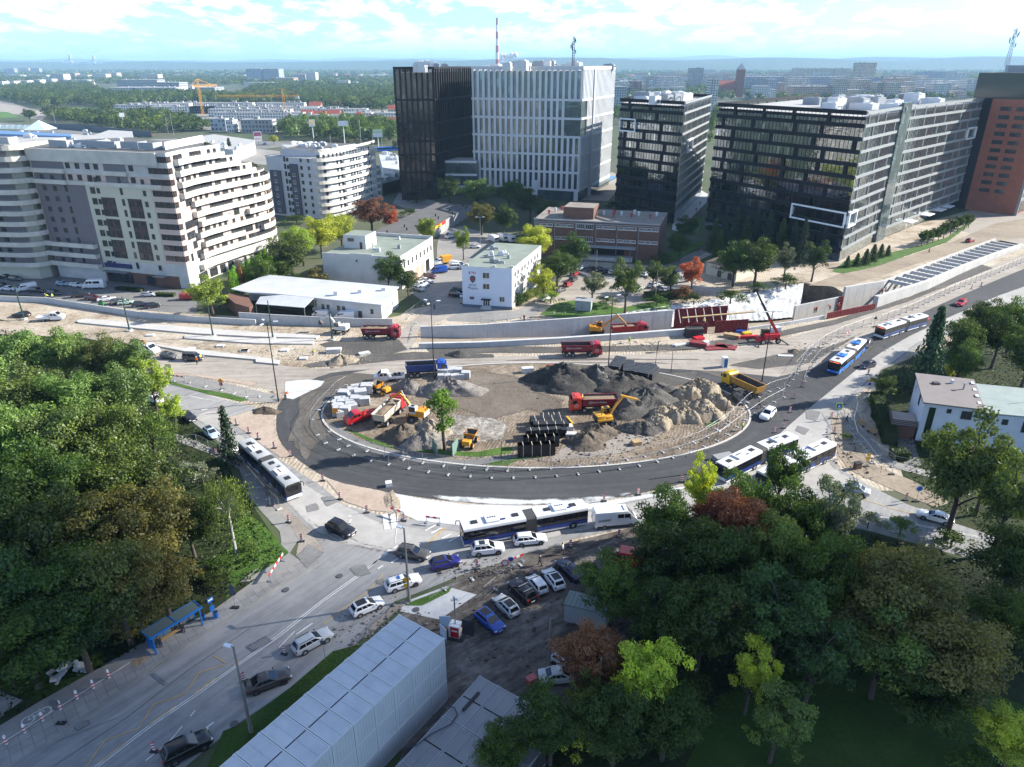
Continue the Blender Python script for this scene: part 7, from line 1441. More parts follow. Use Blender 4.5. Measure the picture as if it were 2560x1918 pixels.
sign('yellow warning sign above a round sign by the bare shrub','B4',1130,340,3.2,[('tri',2.8,.6,m_syel,None),('round',2.0,.42,m_whp,m_sblue)]);sign('stacked yellow arrow signs on the verge','B4',1120,850,2.6,[('tri',2.3,.5,m_syel,None),('sq',1.6,.5,m_syel,None)],rz=.2);sign('two white boards on one stand by the path','B4',1295,905,2.4,[('sq',2.2,.4,m_whp,None)]);sign('blue round sign with white centre on the verge','B4',1465,1090,2.6,[('round',2.3,.55,m_whp,m_sblue)]);sign('yellow lit sign by the upper site road','B1',1345,440,2.4,[('sq',2.0,.9,M('sign_lemon',(.8,.75,.02),.4),m_whp)]);sign('orange diamond and white sign lying on the strip','B1',1755,550,2.2,[('dia',1.9,.6,m_sor,None),('round',1.2,.45,m_whp,m_redp)]);sign('orange board on a post by the pallets','B2',690,570,1.8,[('sq',1.5,.75,m_sor,None)]);sign('dark sign seen from behind on the near pavement','B5',485,1295,3.2,[('round',2.9,.5,m_sback,None),('sq',2.1,.3,m_sback,None)]);sign('dark triangular sign on a portable stand on the pavement','B5',1860,380,3.4,[('tri',3.2,.6,m_sback,None),('round',2.4,.5,m_sback,None)]);sign('grey sign backs in front of the leaving bus','B2',125,1330,3.6,[('dia',3.2,.6,m_sback,None),('sq',2.2,.6,m_sback,None)]);sign('yellow diamond sign on the concrete lamp post','B6',1008,662,4.0,[('dia',3.4,.45,m_syel,None),('sq',2.5,.4,m_syel,None)],foot=False);sign('white round signs by the muddy lot entry','B7',725,640,2.0,[('round',1.6,.5,m_redp,m_whp)]);sign('blue and white round sign by the lot entry','B7',765,615,2.0,[('round',1.6,.45,m_whp,m_sblue)]);sign('dark sign and tilted board by the silver estate','B6',515,1015,3.0,[('sq',2.6,.4,m_sback,None)],foot=False);sign('blue parking sign at the station corner','A6',1910,1070,2.6,[('sq',2.2,.6,m_sblue,m_whp)]);sign('dark triangular sign on the new carriageway','A8',1118,985,2.8,[('tri',2.4,.6,m_sback,None)])
# ---- bus shelter
a,b=at('B5',1235,745,0),at('B5',1600,515,0);d=b-a;rz=math.atan2(d.y,d.x);L=d.length;m_blue=M('shelter_blue',(.01,.13,.42),.4,coat=.3);m_shg=M('shelter_glass',(.10,.14,.15),.1,spec=.8)
t=thing('bus_shelter','blue framed bus shelter with glass roof on the near pavement','bus shelter',(a.x,a.y,.02),rz)
MB().box((L/2,.75,2.52),(L+.6,1.75,.05)).build('roof_glass',m_shg,t);mb=MB().box((L/2,-.15,2.5),(L+.7,.12,.26)).box((L/2,1.66,2.5),(L+.7,.1,.12))
for x in(-.3,L/2,L+.3):mb.box((x,.75,2.56),(.1,1.8,.1))
mb.build('roof_frame',m_blue,t)
for x in(0,L):MB().box((x,-.05,1.25),(.14,.14,2.5)).build('post',m_blue,t)
for x in(0,L/3,2*L/3,L):MB().box((x,1.5,1.25),(.1,.1,2.5)).build('post',m_blue,t)
MB().box((L/2,1.5,1.3),(L-.1,.03,1.9)).build('back_glass',m_shg,t);MB().box((0,.7,1.3),(.12,1.4,2.0)).build('advert_panel',m_blue,t)
o=MB().box((L*.78,1.42,1.45),(1.9,.06,1.0)).build('poster',M('poster_violet',(.03,.03,.22),.4),t);MB().box((L*.78,1.38,1.45),(1.4,.02,.25)).build('text_strip',m_whp,o)
o=MB().box((L*.42,1.05,.47),(3.2,.42,.06)).build('bench',M('bench_wood',(.42,.26,.11),.7),t);mb=MB()
for x in(L*.42-1.3,L*.42+1.3):mb.box((x,1.05,.23),(.08,.3,.44))
mb.build('bench_leg',m_blue,o)
p=at('B5',1693,470,0);t=thing('bus_stop_post','blue bus stop post with timetable board','bus stop',(p.x,p.y,.02),rz);MB().tube([(0,0,0),(0,0,3.0)],.06,6).build('post',m_blue,t);MB().box((0,0,2.9),(.75,.1,.6)).build('flag',m_blue,t);MB().box((0,-.06,2.95),(.6,.02,.22)).build('flag_panel',m_whp,t);MB().box((0,-.06,1.7),(.55,.08,.75)).build('timetable',m_blue,t)
for i,(x,y)in enumerate(((1608,475),(1712,455))):p=at('B5',x,y,0);t=thing('litter_bin',('blue litter bin at the shelter end','blue litter bin beside the stop post')[i],'litter bin',(p.x,p.y,.02));MB().tube([(0,0,0),(0,0,.1),(0,0,.85)],[.22,.24,.28],12).build('bin_body',m_blue,t,smooth=40);MB().cyl((0,0,.88),(0,0,1),.24,.06,12).build('rim',m_trim,t)
# slab pile on the verge
for i,(x,y,s,z,tl)in enumerate(((655,865,(1.5,1.1,.3),.3,.25),(560,905,(1.5,1.2,.5),.35,.1),(480,915,(1.2,.8,.35),.2,-.2),(430,945,(1.0,.8,.25),.15,.3),(530,840,(1.1,.8,.3),.25,-.25),(500,880,(.9,.7,.3),.5,.4),(405,890,(.8,.6,.2),.1,.1),(460,960,(1.0,.3,.2),.1,.0),(610,850,(.8,.6,.3),.5,.5))):p=at('B5',x,y,0);o=MB().box((0,0,0),s).build('concrete_chunk',m_redsand if i==1 else m_conc,bevel=.03,loc=(p.x,p.y,z));o.rotation_euler=(tl,tl*.6,i*.7);tag(o,'broken concrete chunk dumped on the grass verge by the park','concrete chunk','dumped concrete chunks')
# ---- container stacks
m_cont=M('container_steel',(.52,.55,.58),.42,.3,n=(.5,.14));m_contw=M('container_wall',(.50,.52,.53),.55,n=(.4,.1));m_cfr=M('container_frame',(.55,.57,.58),.5);m_cont2=M('container_dark_roof',(.22,.24,.265),.45,.4,n=(.7,.5),col2=(.30,.29,.28))
def container(roofm,wallm,frm,Lc=6.0,Wc=2.4,Hc=2.72,edge_=None):
 t=thing('site_container','container','container');mb=MB()
 n_=30;pr=[]
 for s in(-1,1):
  for i in range(n_):x0=-Lc/2+.12+(Lc-.24)*i/n_;mb.box((x0+(Lc-.24)/n_/2,s*(Wc/2-.05-.02*(i%2)),Hc/2),((Lc-.24)/n_,.06,Hc-.2))
 n2=13
 for s in(-1,1):
  for i in range(n2):y0=-Wc/2+.12+(Wc-.24)*i/n2;mb.box((s*(Lc/2-.05-.022*(i%2)),y0+(Wc-.24)/n2/2,Hc/2),(.06,(Wc-.24)/n2,Hc-.2))
 mb.build('wall',wallm,t,recalc=False);mb=MB().box((-Lc/4,0,Hc-.04),(Lc/2-.14,Wc-.16,.05)).box((Lc/4,0,Hc-.04),(Lc/2-.14,Wc-.16,.05)).bar((-Lc/2+.1,0,Hc-.0),(Lc/2-.1,0,Hc-.0),.03,.03);mb.build('roof_sheet',roofm,t);mb=MB()
 for sx in(-1,1):
  for sy in(-1,1):mb.box((sx*(Lc/2-.07),sy*(Wc/2-.07),Hc/2),(.14,.14,Hc)).box((sx*(Lc/2-.1),sy*(Wc/2-.1),Hc+.01),(.26,.22,.08))
 for z in(.08,Hc-.05):
  for s in(-1,1):mb.box((0,s*(Wc/2-.06),z),(Lc-.28,.12,.14)).box((s*(Lc/2-.06),0,z),(.12,Wc-.28,.14))
 mb.build('frame',frm,t);return Proto(t)
CT=container(m_cont,m_contw,m_cfr);c0=V((-9.1,55.3,0));e=V((5.0,-3.4,0)).normalized();s=V((-10.9,-15.8,0)).normalized();rz=math.atan2(e.y,e.x)
for lv in range(3):
 for i in range(11):q=c0+s*(1.22+i*2.46);CT.put((q.x,q.y,.05+lv*2.78),rz,'pale grey metal container in the %s row of the near stack'%('bottom','middle','top')[lv],'%s row containers of the stack'%('bottom','middle','top')[lv])
CT2=container(m_cont2,m_chas,m_unitg,5.9,2.42,2.7);c0=V((-3.2,54.2,0));rz2=rz+PI/2
for i in range(3):
 for j in range(4):q=c0+s*(3.0+i*5.98)+e*(1.15+j*2.48);CT2.put((q.x,q.y,.05),rz2,'low dark roofed container beside the tall container stack','low dark containers')
for i,(x,y)in enumerate(((490,1530),(250,1640))):
 p=at('B7',x,y,2.8);tag(MB().box((p.x,p.y,2.86),(2.6,.3,.08),rz=rz2).build('roof_plank',m_trim),('dark plank lying on the low container roof, far one','dark plank lying on the low container roof, near one')[i],'plank')
cp=[at('B6',x,y,2.85)for x,y in((1235,1285),(1290,1300),(1310,1340),(1270,1400),(1150,1460),(1060,1530),(1000,1540))];tag(MB().tube([p+V((0,0,.05))for p in cp],.05,6).build('cable',M('cable_navy',(.015,.02,.05),.5)),'dark blue cable curling over the low container roof','cable')
p=at('B7',1295,905,1.3);t=thing('site_container','green grey container under the trees of the muddy lot','container',(p.x,p.y,.02),-.35);MB().box((0,0,1.25),(5,2.4,2.5)).build('wall',m_unitg,t);mb=MB().box((0,0,2.55),(5.2,2.6,.1))
for i in range(10):mb.box((-2.4+i*.53,0,2.62),(.12,2.5,.06))
mb.build('roof_sheet',M('roof_sheet_green',(.16,.20,.19),.5,.3),t)
mat_pile('checkered_bag','red white checkered bag by the low containers','bag','B7',905,1400,(1.1,.8,.7),M('bag_check',(.45,.12,.12),.7,n=(6,.7)),.6)
# ---- solar camera trailer
p=at('B7',385,1075,0);t=thing('camera_tower','red and grey camera tower with mast and solar panels','camera tower',(p.x,p.y,.02),-.3);MB().box((0,0,.9),(1.3,1.1,1.8)).build('cabinet',m_unit,t,bevel=.03);o=MB().box((.1,-.57,.95),(1.0,.04,1.4)).build('panel',m_red,t);MB().box((.1,-.595,1.2),(.7,.02,.2)).build('text_strip',m_whp,o);MB().tube([(0,0,1.8),(0,0,5.6)],.09,8).build('mast',m_steel,t)
for k in range(3):a=k*2.1;MB().box((.3*math.cos(a),.3*math.sin(a),5.4),(.3,.2,.25),rz=a).build('camera',m_unit,t)
for z in(.95,1.95):MB().box((1.5,.1,z),(1.5,.08,.85),R=Matrix.Rotation(-.6,3,'X')).build('solar_panel',M('solar_dark',(.012,.014,.02),.2),t)
MB().box((0,0,.1),(2.2,1.8,.12)).build('skid',m_trim,t)
for i,(x,y)in enumerate(((298,1060),(310,985))):p=at('B7',x,y,.9);t=thing('notice_board',('pale notice board on the fence by the container stack','second notice board behind the camera tower')[i],'notice board',(p.x,p.y,.02),-.9+i*.9);MB().box((0,0,1.1),(1.3,.05,1.5)).build('board',M('notice_blue',(.45,.55,.68),.5),t);MB().box((-.6,0,.6),(.05,.05,1.2)).box((.6,0,.6),(.05,.05,1.2)).build('leg',m_steel,t)
p=at('B4',1062,840,.6);t=thing('utility_box','brown utility box on the verge','utility box',(p.x,p.y,.02),.3);MB().box((0,0,.55),(1.1,.7,1.1)).build('cabinet',M('box_brown',(.12,.075,.05),.7),t);MB().box((0,0,1.13),(1.2,.8,.07)).build('lid',m_trim,t)
p=at('A5',875,1068,.5);t=thing('wheelie_bin','green bin beside the white saloon','bin',(p.x,p.y,.02));MB().box((0,0,.55),(1.3,1,1.1)).build('bin_body',M('bin_green',(.02,.14,.05),.6),t,bevel=.04);MB().box((0,0,1.13),(1.35,1.05,.08)).build('lid',m_trim,t)
for i,(x,y)in enumerate(((1160,605),(1080,550))):p=at('B4',x,y,.4);t=thing('bench','brown %s bench by the clipped hedge'%('lower','upper')[i],'bench',(p.x,p.y,.02),-1.2);MB().box((0,0,.45),(1.9,.5,.07)).build('seat',m_ply,t);MB().box((0,.27,.78),(1.9,.06,.45)).build('backrest',m_ply,t);MB().box((-.75,0,.21),(.07,.45,.42)).box((.75,0,.21),(.07,.45,.42)).build('leg',m_trim,t)
# overhead tram wires
m_wire=M('wire',(.03,.03,.03),.5)
G3=[at(c,x,y,0)for c,x,y in(('A5',210,1205),('A5',1120,1305),('A5',1840,1352),('A6',285,1368),('A6',797,1382))]
for i,(a,b)in enumerate(zip(G3[:-1],G3[1:])):P=[a.lerp(b,u)+V((0,0,8.0-.8*math.sin(u*PI)))for u in np.linspace(0,1,7)];tag(MB().tube(P,.025,4).build('overhead_wire',m_wire),'thin overhead wire between green tram poles','wire','overhead tram wires')
# ---- people
m_skin=M('skin',(.50,.30,.21),.6);m_hair=M('hair_dark',(.03,.02,.015),.7);m_vest=M('jacket',(.5,.5,.5),.8,obj=True,n=(3,.1));m_trou=M('trousers_navy',(.02,.025,.05),.85);m_shoe=M('boots',(.02,.018,.016),.7);m_helm=M('helmet_white',(.7,.7,.68),.4)
def skinmesh(name,verts,edges,radii,mat,parent,root=0):
 me=bpy.data.meshes.new(name);me.from_pydata(verts,edges,[]);o=bpy.data.objects.new(name,me);COL.objects.link(o);md=o.modifiers.new('s','SKIN');sv=me.skin_vertices[0].data
 for i,r in enumerate(radii):sv[i].radius=(r,r)if not hasattr(r,'__len__')else r;sv[i].use_root=i==root
 o.modifiers.new('u','SUBSURF').levels=1;dg=bpy.context.evaluated_depsgraph_get();dg.update();m2=bpy.data.meshes.new_from_object(o.evaluated_get(dg));bpy.data.objects.remove(o);m2.materials.clear();m2.materials.append(mat);m2.shade_smooth();o=bpy.data.objects.new(name,m2);COL.objects.link(o);o.parent=parent;return o
def make_person(pose,helmet=False):
 t=thing('person','person','person');w=dict(stand=(0,0,0,0,0),walk=(.28,-.28,.2,-.22,.03),bend=(.05,-.1,.45,.4,.5),sit=(.45,.45,.25,.22,.06))[pose]
 hip=.95 if pose!='sit' else.52;lean=w[4];ch=V((lean*.9,0,hip+.45*math.cos(lean)));nk=V((lean*1.15,0,hip+.56*math.cos(lean)));hd=nk+V((.03+lean*.2,0,.12));ht=hd+V((.02,0,.10))
 vs=[V((0,0,hip)),V((lean*.45,0,hip+.24)),ch,nk,hd,ht];es=[(0,1),(1,2),(2,3),(3,4),(4,5)];rs=[.15,.13,.16,.055,.095,.085];J={}
 for s,fw,aw in((-1,w[0],w[2]),(1,w[1],w[3])):
  if pose=='sit':kn=V((.44,s*.1,hip));an=V((.46,s*.11,.09))
  else:kn=V((fw*.5+(.06 if fw>0 else-.0),s*.1,.50));an=V((fw,s*.1,.09+(.05 if fw<0 else 0)))
  i=len(vs);vs+=[V((0,s*.09,hip-.06 if pose!='sit' else hip)),kn,an,an+V((.15,0,-.05))];es+=[(0,i),(i,i+1),(i+1,i+2),(i+2,i+3)];rs+=[.10,.065,.048,.04]
  sh=ch+V((0,s*.19,.04));el=sh+V((aw*.25-.02,s*.06,-.28));wr=el+V((aw*.5+.06,-s*.02,-.22));pm=wr+(wr-el).normalized()*.06;i=len(vs);vs+=[sh,el,wr,pm];es+=[(2,i),(i,i+1),(i+1,i+2),(i+2,i+3)];rs+=[.065,.048,.034,.03];J[s]=(sh,el,wr);d=(wr-el).normalized()
  for f in range(4):k=len(vs);q=pm+V((.0,0,0))+V((-.027+.018*f,0,0));vs+=[q+d*.045,q+d*(.075+(.012,.02,.016,.0)[f])+V((.0,-s*.012,0))];es+=[(i+3,k),(k,k+1)];rs+=[.010,.008]
  k=len(vs);vs+=[wr+d*.03+V((.04,0,0)),wr+d*.07+V((.055,0,0))];es+=[(i+2,k),(k,k+1)];rs+=[.011,.009]
 body=skinmesh('body',vs,es,rs,m_skin,t)
 jv=[vs[0]+V((0,0,.02)),vs[1],ch,nk-V((0,0,.03))];je=[(0,1),(1,2),(2,3)];jr=[.185,.17,.185,.08]
 for s in(-1,1):i=len(jv);jv+=[J[s][0],J[s][1],J[s][2]-(J[s][2]-J[s][1]).normalized()*.02];je+=[(2,i),(i,i+1),(i+1,i+2)];jr+=[.085,.066,.052]
 skinmesh('jacket',jv,je,jr,m_vest,t);tv=[vs[0]];te=[];tr_=[.17]
 for q in(6,6+(len(vs)-6)//2):i=len(tv);tv+=[vs[q],vs[q+1],vs[q+2]+V((0,0,.05))];te+=[(0,i),(i,i+1),(i+1,i+2)];tr_+=[.115,.085,.07]
 skinmesh('trousers',tv,te,tr_,m_trou,t)
 for q in(6,6+(len(vs)-6)//2):MB().box(vs[q+2]+V((.05,0,-.05)),(.27,.1,.1)).build('shoe',m_shoe,t,bevel=.025)
 MB().sphere(ht+V((-.015,0,.02)),(.112,.10,.10),12,7).build('helmet' if helmet else 'hair',m_helm if helmet else m_hair,t,smooth=180);MB().box(hd+V((.10,0,.035)),(.03,.025,.04)).build('nose',m_skin,t)
 return Proto(t)
PP={(p,h):make_person(p,h)for p,h in(('stand',1),('walk',0))};PP['bend',1]=make_person('bend',True);PP['sit',0]=make_person('sit')
VC=dict(orange=(.75,.13,.01),yellow=(.62,.72,.03),dark=(.02,.02,.022),white=(.6,.6,.62),red=(.5,.03,.03),green=(.35,.75,.05))
for pose,hm,col,c,x,y,lab,z in(('stand',1,'orange','A5',1703,1590,'in orange hi-vis standing behind the dark people carrier',0),('stand',1,'yellow','A5',1738,1565,'in yellow hi-vis at the back of the dark people carrier',0),('bend',1,'yellow','A5',425,1030,'in yellow hi-vis bending beside the low wall',0),('stand',1,'green','A5',460,1035,'in green hi-vis beside the bending worker',0),('bend',1,'yellow','A6',632,1512,'in yellow hi-vis bending with a tamper in the sand strip',0),('walk',0,'dark','A6',1678,1120,'in dark clothes walking by the lamp near the station',0),('bend',1,'green','A7',1290,1300,'in green hi-vis working in front of the parapet',0),('stand',1,'red','A7',380,1112,'in red jacket above the concrete wall',0),('walk',0,'dark','B1',1950,1350,'in dark coat walking on the path past the bus',0),('bend',1,'orange','B2',258,412,'in orange hi-vis at the foot of the tall lamp',0),('stand',1,'yellow','B3',880,510,'in yellow vest standing on the red truck',1.6),('walk',0,'dark','B4',380,445,'in dark clothes walking in the fenced lane',0),('stand',1,'green','B4',263,600,'in hi-vis vest standing by the lane fence',0),('walk',0,'dark','B4',983,545,'with white bag walking beside the crossing sign',0),('walk',0,'dark','B4',1375,188,'in dark clothes walking along the dark trees',0),('walk',0,'dark','B7',968,590,'in long dark coat walking behind the parked cars',0),('walk',0,'white','B7',1122,512,'in white coat walking at the edge of the muddy lot',0),('stand',1,'orange','A8',683,880,'in orange hi-vis against the cream wall, first of two',0),('stand',1,'orange','A8',697,878,'in orange hi-vis against the cream wall, second of two',0),('bend',1,'orange','A8',798,858,'in orange hi-vis at the middle of the cream wall',0),('bend',1,'orange','A8',848,845,'in orange hi-vis at the end of the cream wall',0),('stand',1,'orange','A8',1178,745,'in orange hi-vis on the front strut wall',3),('stand',1,'yellow','F',500,520,'in yellow helmet on the timber walkway',2.5),('walk',0,'dark','A7',1883,522,'walking on the path between the offices',0),('walk',0,'dark','A3',1588,1482,'walking in the office plaza',0),('walk',0,'dark','A3',1622,1425,'walking further back in the office plaza',0),('walk',0,'dark','A8',1518,445,'walking on the dirt road by the long office',0)):
 p=at(c,x,y,z);o=PP[pose,hm].put((p.x,p.y,z+.03),rr.uniform(-3,3),'person '+lab,None,paint=VC[col]);o['category']='person'
a,b=at('B5',1235,745,0),at('B5',1600,515,0);d=(b-a).normalized();nn=V((-d.y,d.x,0));L=(b-a).length;rzs=math.atan2(d.y,d.x)
for i,u in enumerate((L*.66,L*.16)):q=a+d*u+nn*(1.1 if i==0 else 1.05);o=PP['sit',0].put((q.x,q.y,.02),rzs-PI/2+.1*i,('person in black sitting on the far end of the shelter bench','person in dark jacket sitting near the shelter advert panel')[i],None,paint=VC['dark']);o['category']='person'
# ====== TREES AND PLANTS
def leaf_mat(name,transl=.35):
 m=bpy.data.materials.new(name);m.use_nodes=True;t=NT(m.node_tree);t.n.clear()
 oc=t.add('ShaderNodeObjectInfo');a=t.add('ShaderNodeAttribute',{'attribute_name':'tint'}).outputs['Fac']
 c=t.mix(1.0,oc.outputs['Color'],t.ramp(a,[(0,(.55,.58,.6)),(.5,(1,1,1)),(.85,(1.5,1.4,1.0)),(1,(2.0,1.7,1.0))]),'MULTIPLY')
 d=t.add('ShaderNodeBsdfDiffuse',None,Color=c);tr=t.add('ShaderNodeBsdfTranslucent',None,Color=t.mix(1.0,c,(1.25,1.3,.6),'MULTIPLY'))
 mx=t.add('ShaderNodeMixShader',None,_0=transl,_1=d.outputs[0],_2=tr.outputs[0]);gl=t.add('ShaderNodeBsdfGlossy',None,Roughness=.45,Color=(.5,.5,.5,1))
 m2=t.add('ShaderNodeMixShader',None,_0=.035,_1=mx.outputs[0],_2=gl.outputs[0]);t.l.new(m2.outputs[0],t.add('ShaderNodeOutputMaterial').inputs[0]);MATS[name]=m;return m
m_leaf=leaf_mat('foliage');m_needle=leaf_mat('needles',.12);m_bark=M('bark',(.075,.058,.045),.95,n=(3,.35));m_birch=M('bark_pale',(.35,.33,.30),.9,n=(4,.4));m_ivy=M('ivy_bark',(.03,.045,.015),.95,n=(6,.5))
def leaves_mesh(name,C,N,S,tint,mat,asp=.62):
 """quads at C facing N with size S"""
 n=len(C);rng=np.random.default_rng(n);N=N/np.maximum(1e-6,np.linalg.norm(N,axis=1,keepdims=True));r=rng.normal(size=(n,3));a=np.cross(N,r);a/=np.maximum(1e-6,np.linalg.norm(a,axis=1,keepdims=True));b=np.cross(N,a)
 S=S[:,None];v=np.stack([C-a*S,C+b*S*asp,C+a*S,C-b*S*asp],1).reshape(-1,3);me=bpy.data.meshes.new(name)
 me.vertices.add(4*n);me.vertices.foreach_set('co',v.ravel());me.loops.add(4*n);me.loops.foreach_set('vertex_index',np.arange(4*n,dtype=np.int32));me.polygons.add(n);me.polygons.foreach_set('loop_start',np.arange(0,4*n,4,dtype=np.int32));me.polygons.foreach_set('loop_total',np.full(n,4,dtype=np.int32));me.update()
 at_=me.attributes.new('tint','FLOAT','POINT');at_.data.foreach_set('value',np.repeat(tint,4).astype(np.float32));me.materials.append(mat);return me
def crown_points(rng,clumps,per,leaf,squash=.75,droop=0):
 """clumps: (centre, radius, tint)"""
 Cs,Ns,Ss,Ts=[],[],[],[]
 for c,r,tn in clumps:
  k=max(6,int(per*(r/.2)**2));d=rng.normal(size=(k,3));d/=np.linalg.norm(d,axis=1,keepdims=True);d[:,2]=np.abs(d[:,2])*np.where(rng.random(k)<.82,1,-1);rad=r*rng.uniform(.55,1.08,size=(k,1))*(1+.22*np.sin(d[:,:1]*7+c[0]*9)*np.cos(d[:,1:2]*6))
  p=d*rad;p[:,2]*=squash
  if droop:p[:,2]-=droop*rng.random(k)**1.5*(np.hypot(p[:,0]+c[0],p[:,1]+c[1])**.7)
  Cs.append(p+c);Ns.append(d*.8+rng.normal(size=(k,3))*.55+np.array([0,0,.35]));Ss.append(leaf*rng.uniform(.6,1.3,k));Ts.append(np.clip(tn+rng.normal(size=k)*.13,0,1))
 return np.concatenate(Cs),np.concatenate(Ns),np.concatenate(Ss),np.concatenate(Ts)
def limb(mb,a,b,r0,r1,rng,n=5):
 a,b=V(a),V(b);P=[];o=V(rng.normal(size=3))*(b-a).length*.06
 for i in range(n):u=i/(n-1);P.append(a.lerp(b,u)+o*math.sin(u*PI)+V((0,0,(b-a).length*.08*math.sin(u*PI))))
 mb.tube(P,[r0+(r1-r0)*i/(n-1)for i in range(n)],6)
def make_tree(name,seed,kind='broad',n_cl=46,per=70,leaf=.042,trunk=m_bark):
 """unit tree: radius 1, height 1 (scaled when planted)"""
 rng=np.random.default_rng(seed);t=thing(name,'tree','tree');cl=[];mb=MB();zs=3.3 if kind=='cloud' else 2.0
 if kind in('broad','oval','sparse'):
  zc,zr=(.60,.36)if kind!='oval' else(.56,.42);lobes=[(rng.uniform(-.5,.5),rng.uniform(-.5,.5),rng.uniform(-.3,.4))for _ in range(5)]
  for i in range(n_cl):
   u=(i+.5)/n_cl;ph=math.acos(1-1.75*u);th=i*2.39996+rng.uniform(-.3,.3);rr=rng.uniform(.5,1.02);lb=lobes[i%5]
   x=math.sin(ph)*math.cos(th)*rr*.72+lb[0]*.6;y=math.sin(ph)*math.sin(th)*rr*.72+lb[1]*.6;z=(zc+zr*math.cos(ph)*rr*.85+lb[2]*.18)*zs
   cl.append((np.array([x,y,z]),rng.uniform(.11,.29)*(1 if kind!='sparse' else.8),rng.uniform(.15,.72)))
  for i in range(n_cl//4):cl.append((np.array([rng.uniform(-.35,.35),rng.uniform(-.35,.35),rng.uniform(.45,.8)*zs*.9]),.26,.25))
  mb.tube([(0,0,0),(.02,.01,.25*zs),(-.02,.02,.5*zs),(0,0,.75*zs)],[.062,.05,.036,.012],8)
  for c,r,_ in cl[::3]:zz=min(.62,max(.2,c[2]/zs*.62));limb(mb,(0,0,zz*zs),tuple(c),.022,.006,rng)
  P=crown_points(rng,cl,per,leaf)
 elif kind=='willow':
  for i in range(34):th=i*2.4;rr=rng.uniform(.2,.8);cl.append((np.array([rr*math.cos(th),rr*math.sin(th),zs*(.86-.25*rr**2+rng.uniform(-.06,.06))]),rng.uniform(.16,.26),rng.uniform(.2,.75)))
  P=crown_points(rng,cl,per,leaf*.8,.8,droop=1.15);N=P[1].copy();N[:,2]*=.15;P=(P[0],N,P[2],P[3])
  mb.tube([(0,0,0),(.03,0,.4*zs),(0,0,.8*zs)],[.06,.045,.015],8)
  for c,r,_ in cl[::3]:limb(mb,(0,0,.5*zs),tuple(c),.02,.005,rng)
 elif kind=='column':
  for i in range(26):u=i/25;cl.append((np.array([rng.normal()*.12,rng.normal()*.12,zs*(.08+.86*u)]),(.62*(1-u)**.7+.13)*rng.uniform(.75,1.05),rng.uniform(.3,.7)))
  P=crown_points(rng,cl,per*.35,leaf*1.4,.9);mb.tube([(0,0,0),(0,0,.6*zs)],[.08,.03],6)
 elif kind in('spruce','thin'):
  Cs=[];k=0;lv=17;f=1.0 if kind=='spruce' else.9
  for i in range(lv):
   u=i/lv;R=f*(1-u)**.85*rng.uniform(.85,1.1)+.04;nb=9 if kind=='spruce' else 6
   for j in range(nb):
    th=j*2*PI/nb+i*.7+rng.uniform(-.25,.25);L=R*rng.uniform(.75,1.1);z0=zs*(.10+.88*u)
    mb.tube([(0,0,z0),(L*math.cos(th)*.9,L*math.sin(th)*.9,z0-L*.28)],[.012,.004],4)
    for s in np.linspace(.15,1,5):cl.append((np.array([L*s*math.cos(th),L*s*math.sin(th),z0-L*.30*s]),.10+.07*(1-s)*(1-u),rng.uniform(.15,.65)))
  P=crown_points(rng,cl,per*.22 if kind=='spruce' else per*.16,leaf*1.15,.55);N=P[1].copy();N[:,2]=np.abs(N[:,2])+.4;P=(P[0],N,P[2],P[3]);mb.tube([(0,0,0),(0,0,zs*.98)],[.05,.008],7)
 elif kind=='bush':
  for i in range(20):th=i*2.4;rr=rng.uniform(.1,.8);cl.append((np.array([rr*math.cos(th),rr*math.sin(th),zs*(.25+.45*(1-rr**2)*rng.uniform(.5,1.1))]),rng.uniform(.2,.36),rng.uniform(.2,.75)))
  P=crown_points(rng,cl,per*.6,leaf*1.3);mb.tube([(0,0,0),(0,0,.5*zs)],[.05,.02],5)
 elif kind=='cloud':
  for c,r in(((0,0,.78),.5),((-.45,.1,.76),.36),((.45,-.1,.74),.38),((.15,.2,.9),.34),((-.2,-.2,.92),.32),((0,0,.60),.34),((.42,.1,.47),.22),((.1,-.1,.44),.36),((-.1,.1,.36),.28)):cl.append((np.array([c[0],c[1],c[2]*zs]),r,.5))
  P=crown_points(rng,cl,per*1.1,leaf*1.3,1.0);mb.tube([(.06,0,0),(0,0,.3*zs),(0,0,.8*zs)],[.1,.08,.03],8)
 me=leaves_mesh('crown',P[0],P[1],P[2],P[3],m_needle if kind in('spruce','thin')else m_leaf);me.transform(Matrix.Diagonal((1,1,1/zs,1)))
 o=bpy.data.objects.new('crown',me);COL.objects.link(o);o.parent=t
 tr=mb.build('trunk',trunk,t,smooth=60);tr.data.transform(Matrix.Diagonal((1,1,1/zs,1)));return Proto(t)
TP=dict(a=make_tree('broadleaf_tree',1,n_cl=60,per=200,leaf=.028),b=make_tree('broadleaf_tree',2,n_cl=50,per=200,leaf=.028),c=make_tree('broadleaf_tree',3,n_cl=58,per=190,leaf=.027),s=make_tree('young_tree',4,'sparse',44,210,.032),o=make_tree('oval_tree',5,'oval',46,170,.032),w=make_tree('willow_tree',6,'willow',per=110,leaf=.040),i=make_tree('birch_tree',7,'willow',per=80,leaf=.036,trunk=m_birch),k=make_tree('thuja_column',8,'column'),p=make_tree('spruce_tree',9,'spruce',leaf=.05),t=make_tree('thin_spruce',10,'thin',leaf=.05),h=make_tree('shrub',11,'bush'),r=make_tree('clipped_tree',12,'cloud',per=110,leaf=.04))
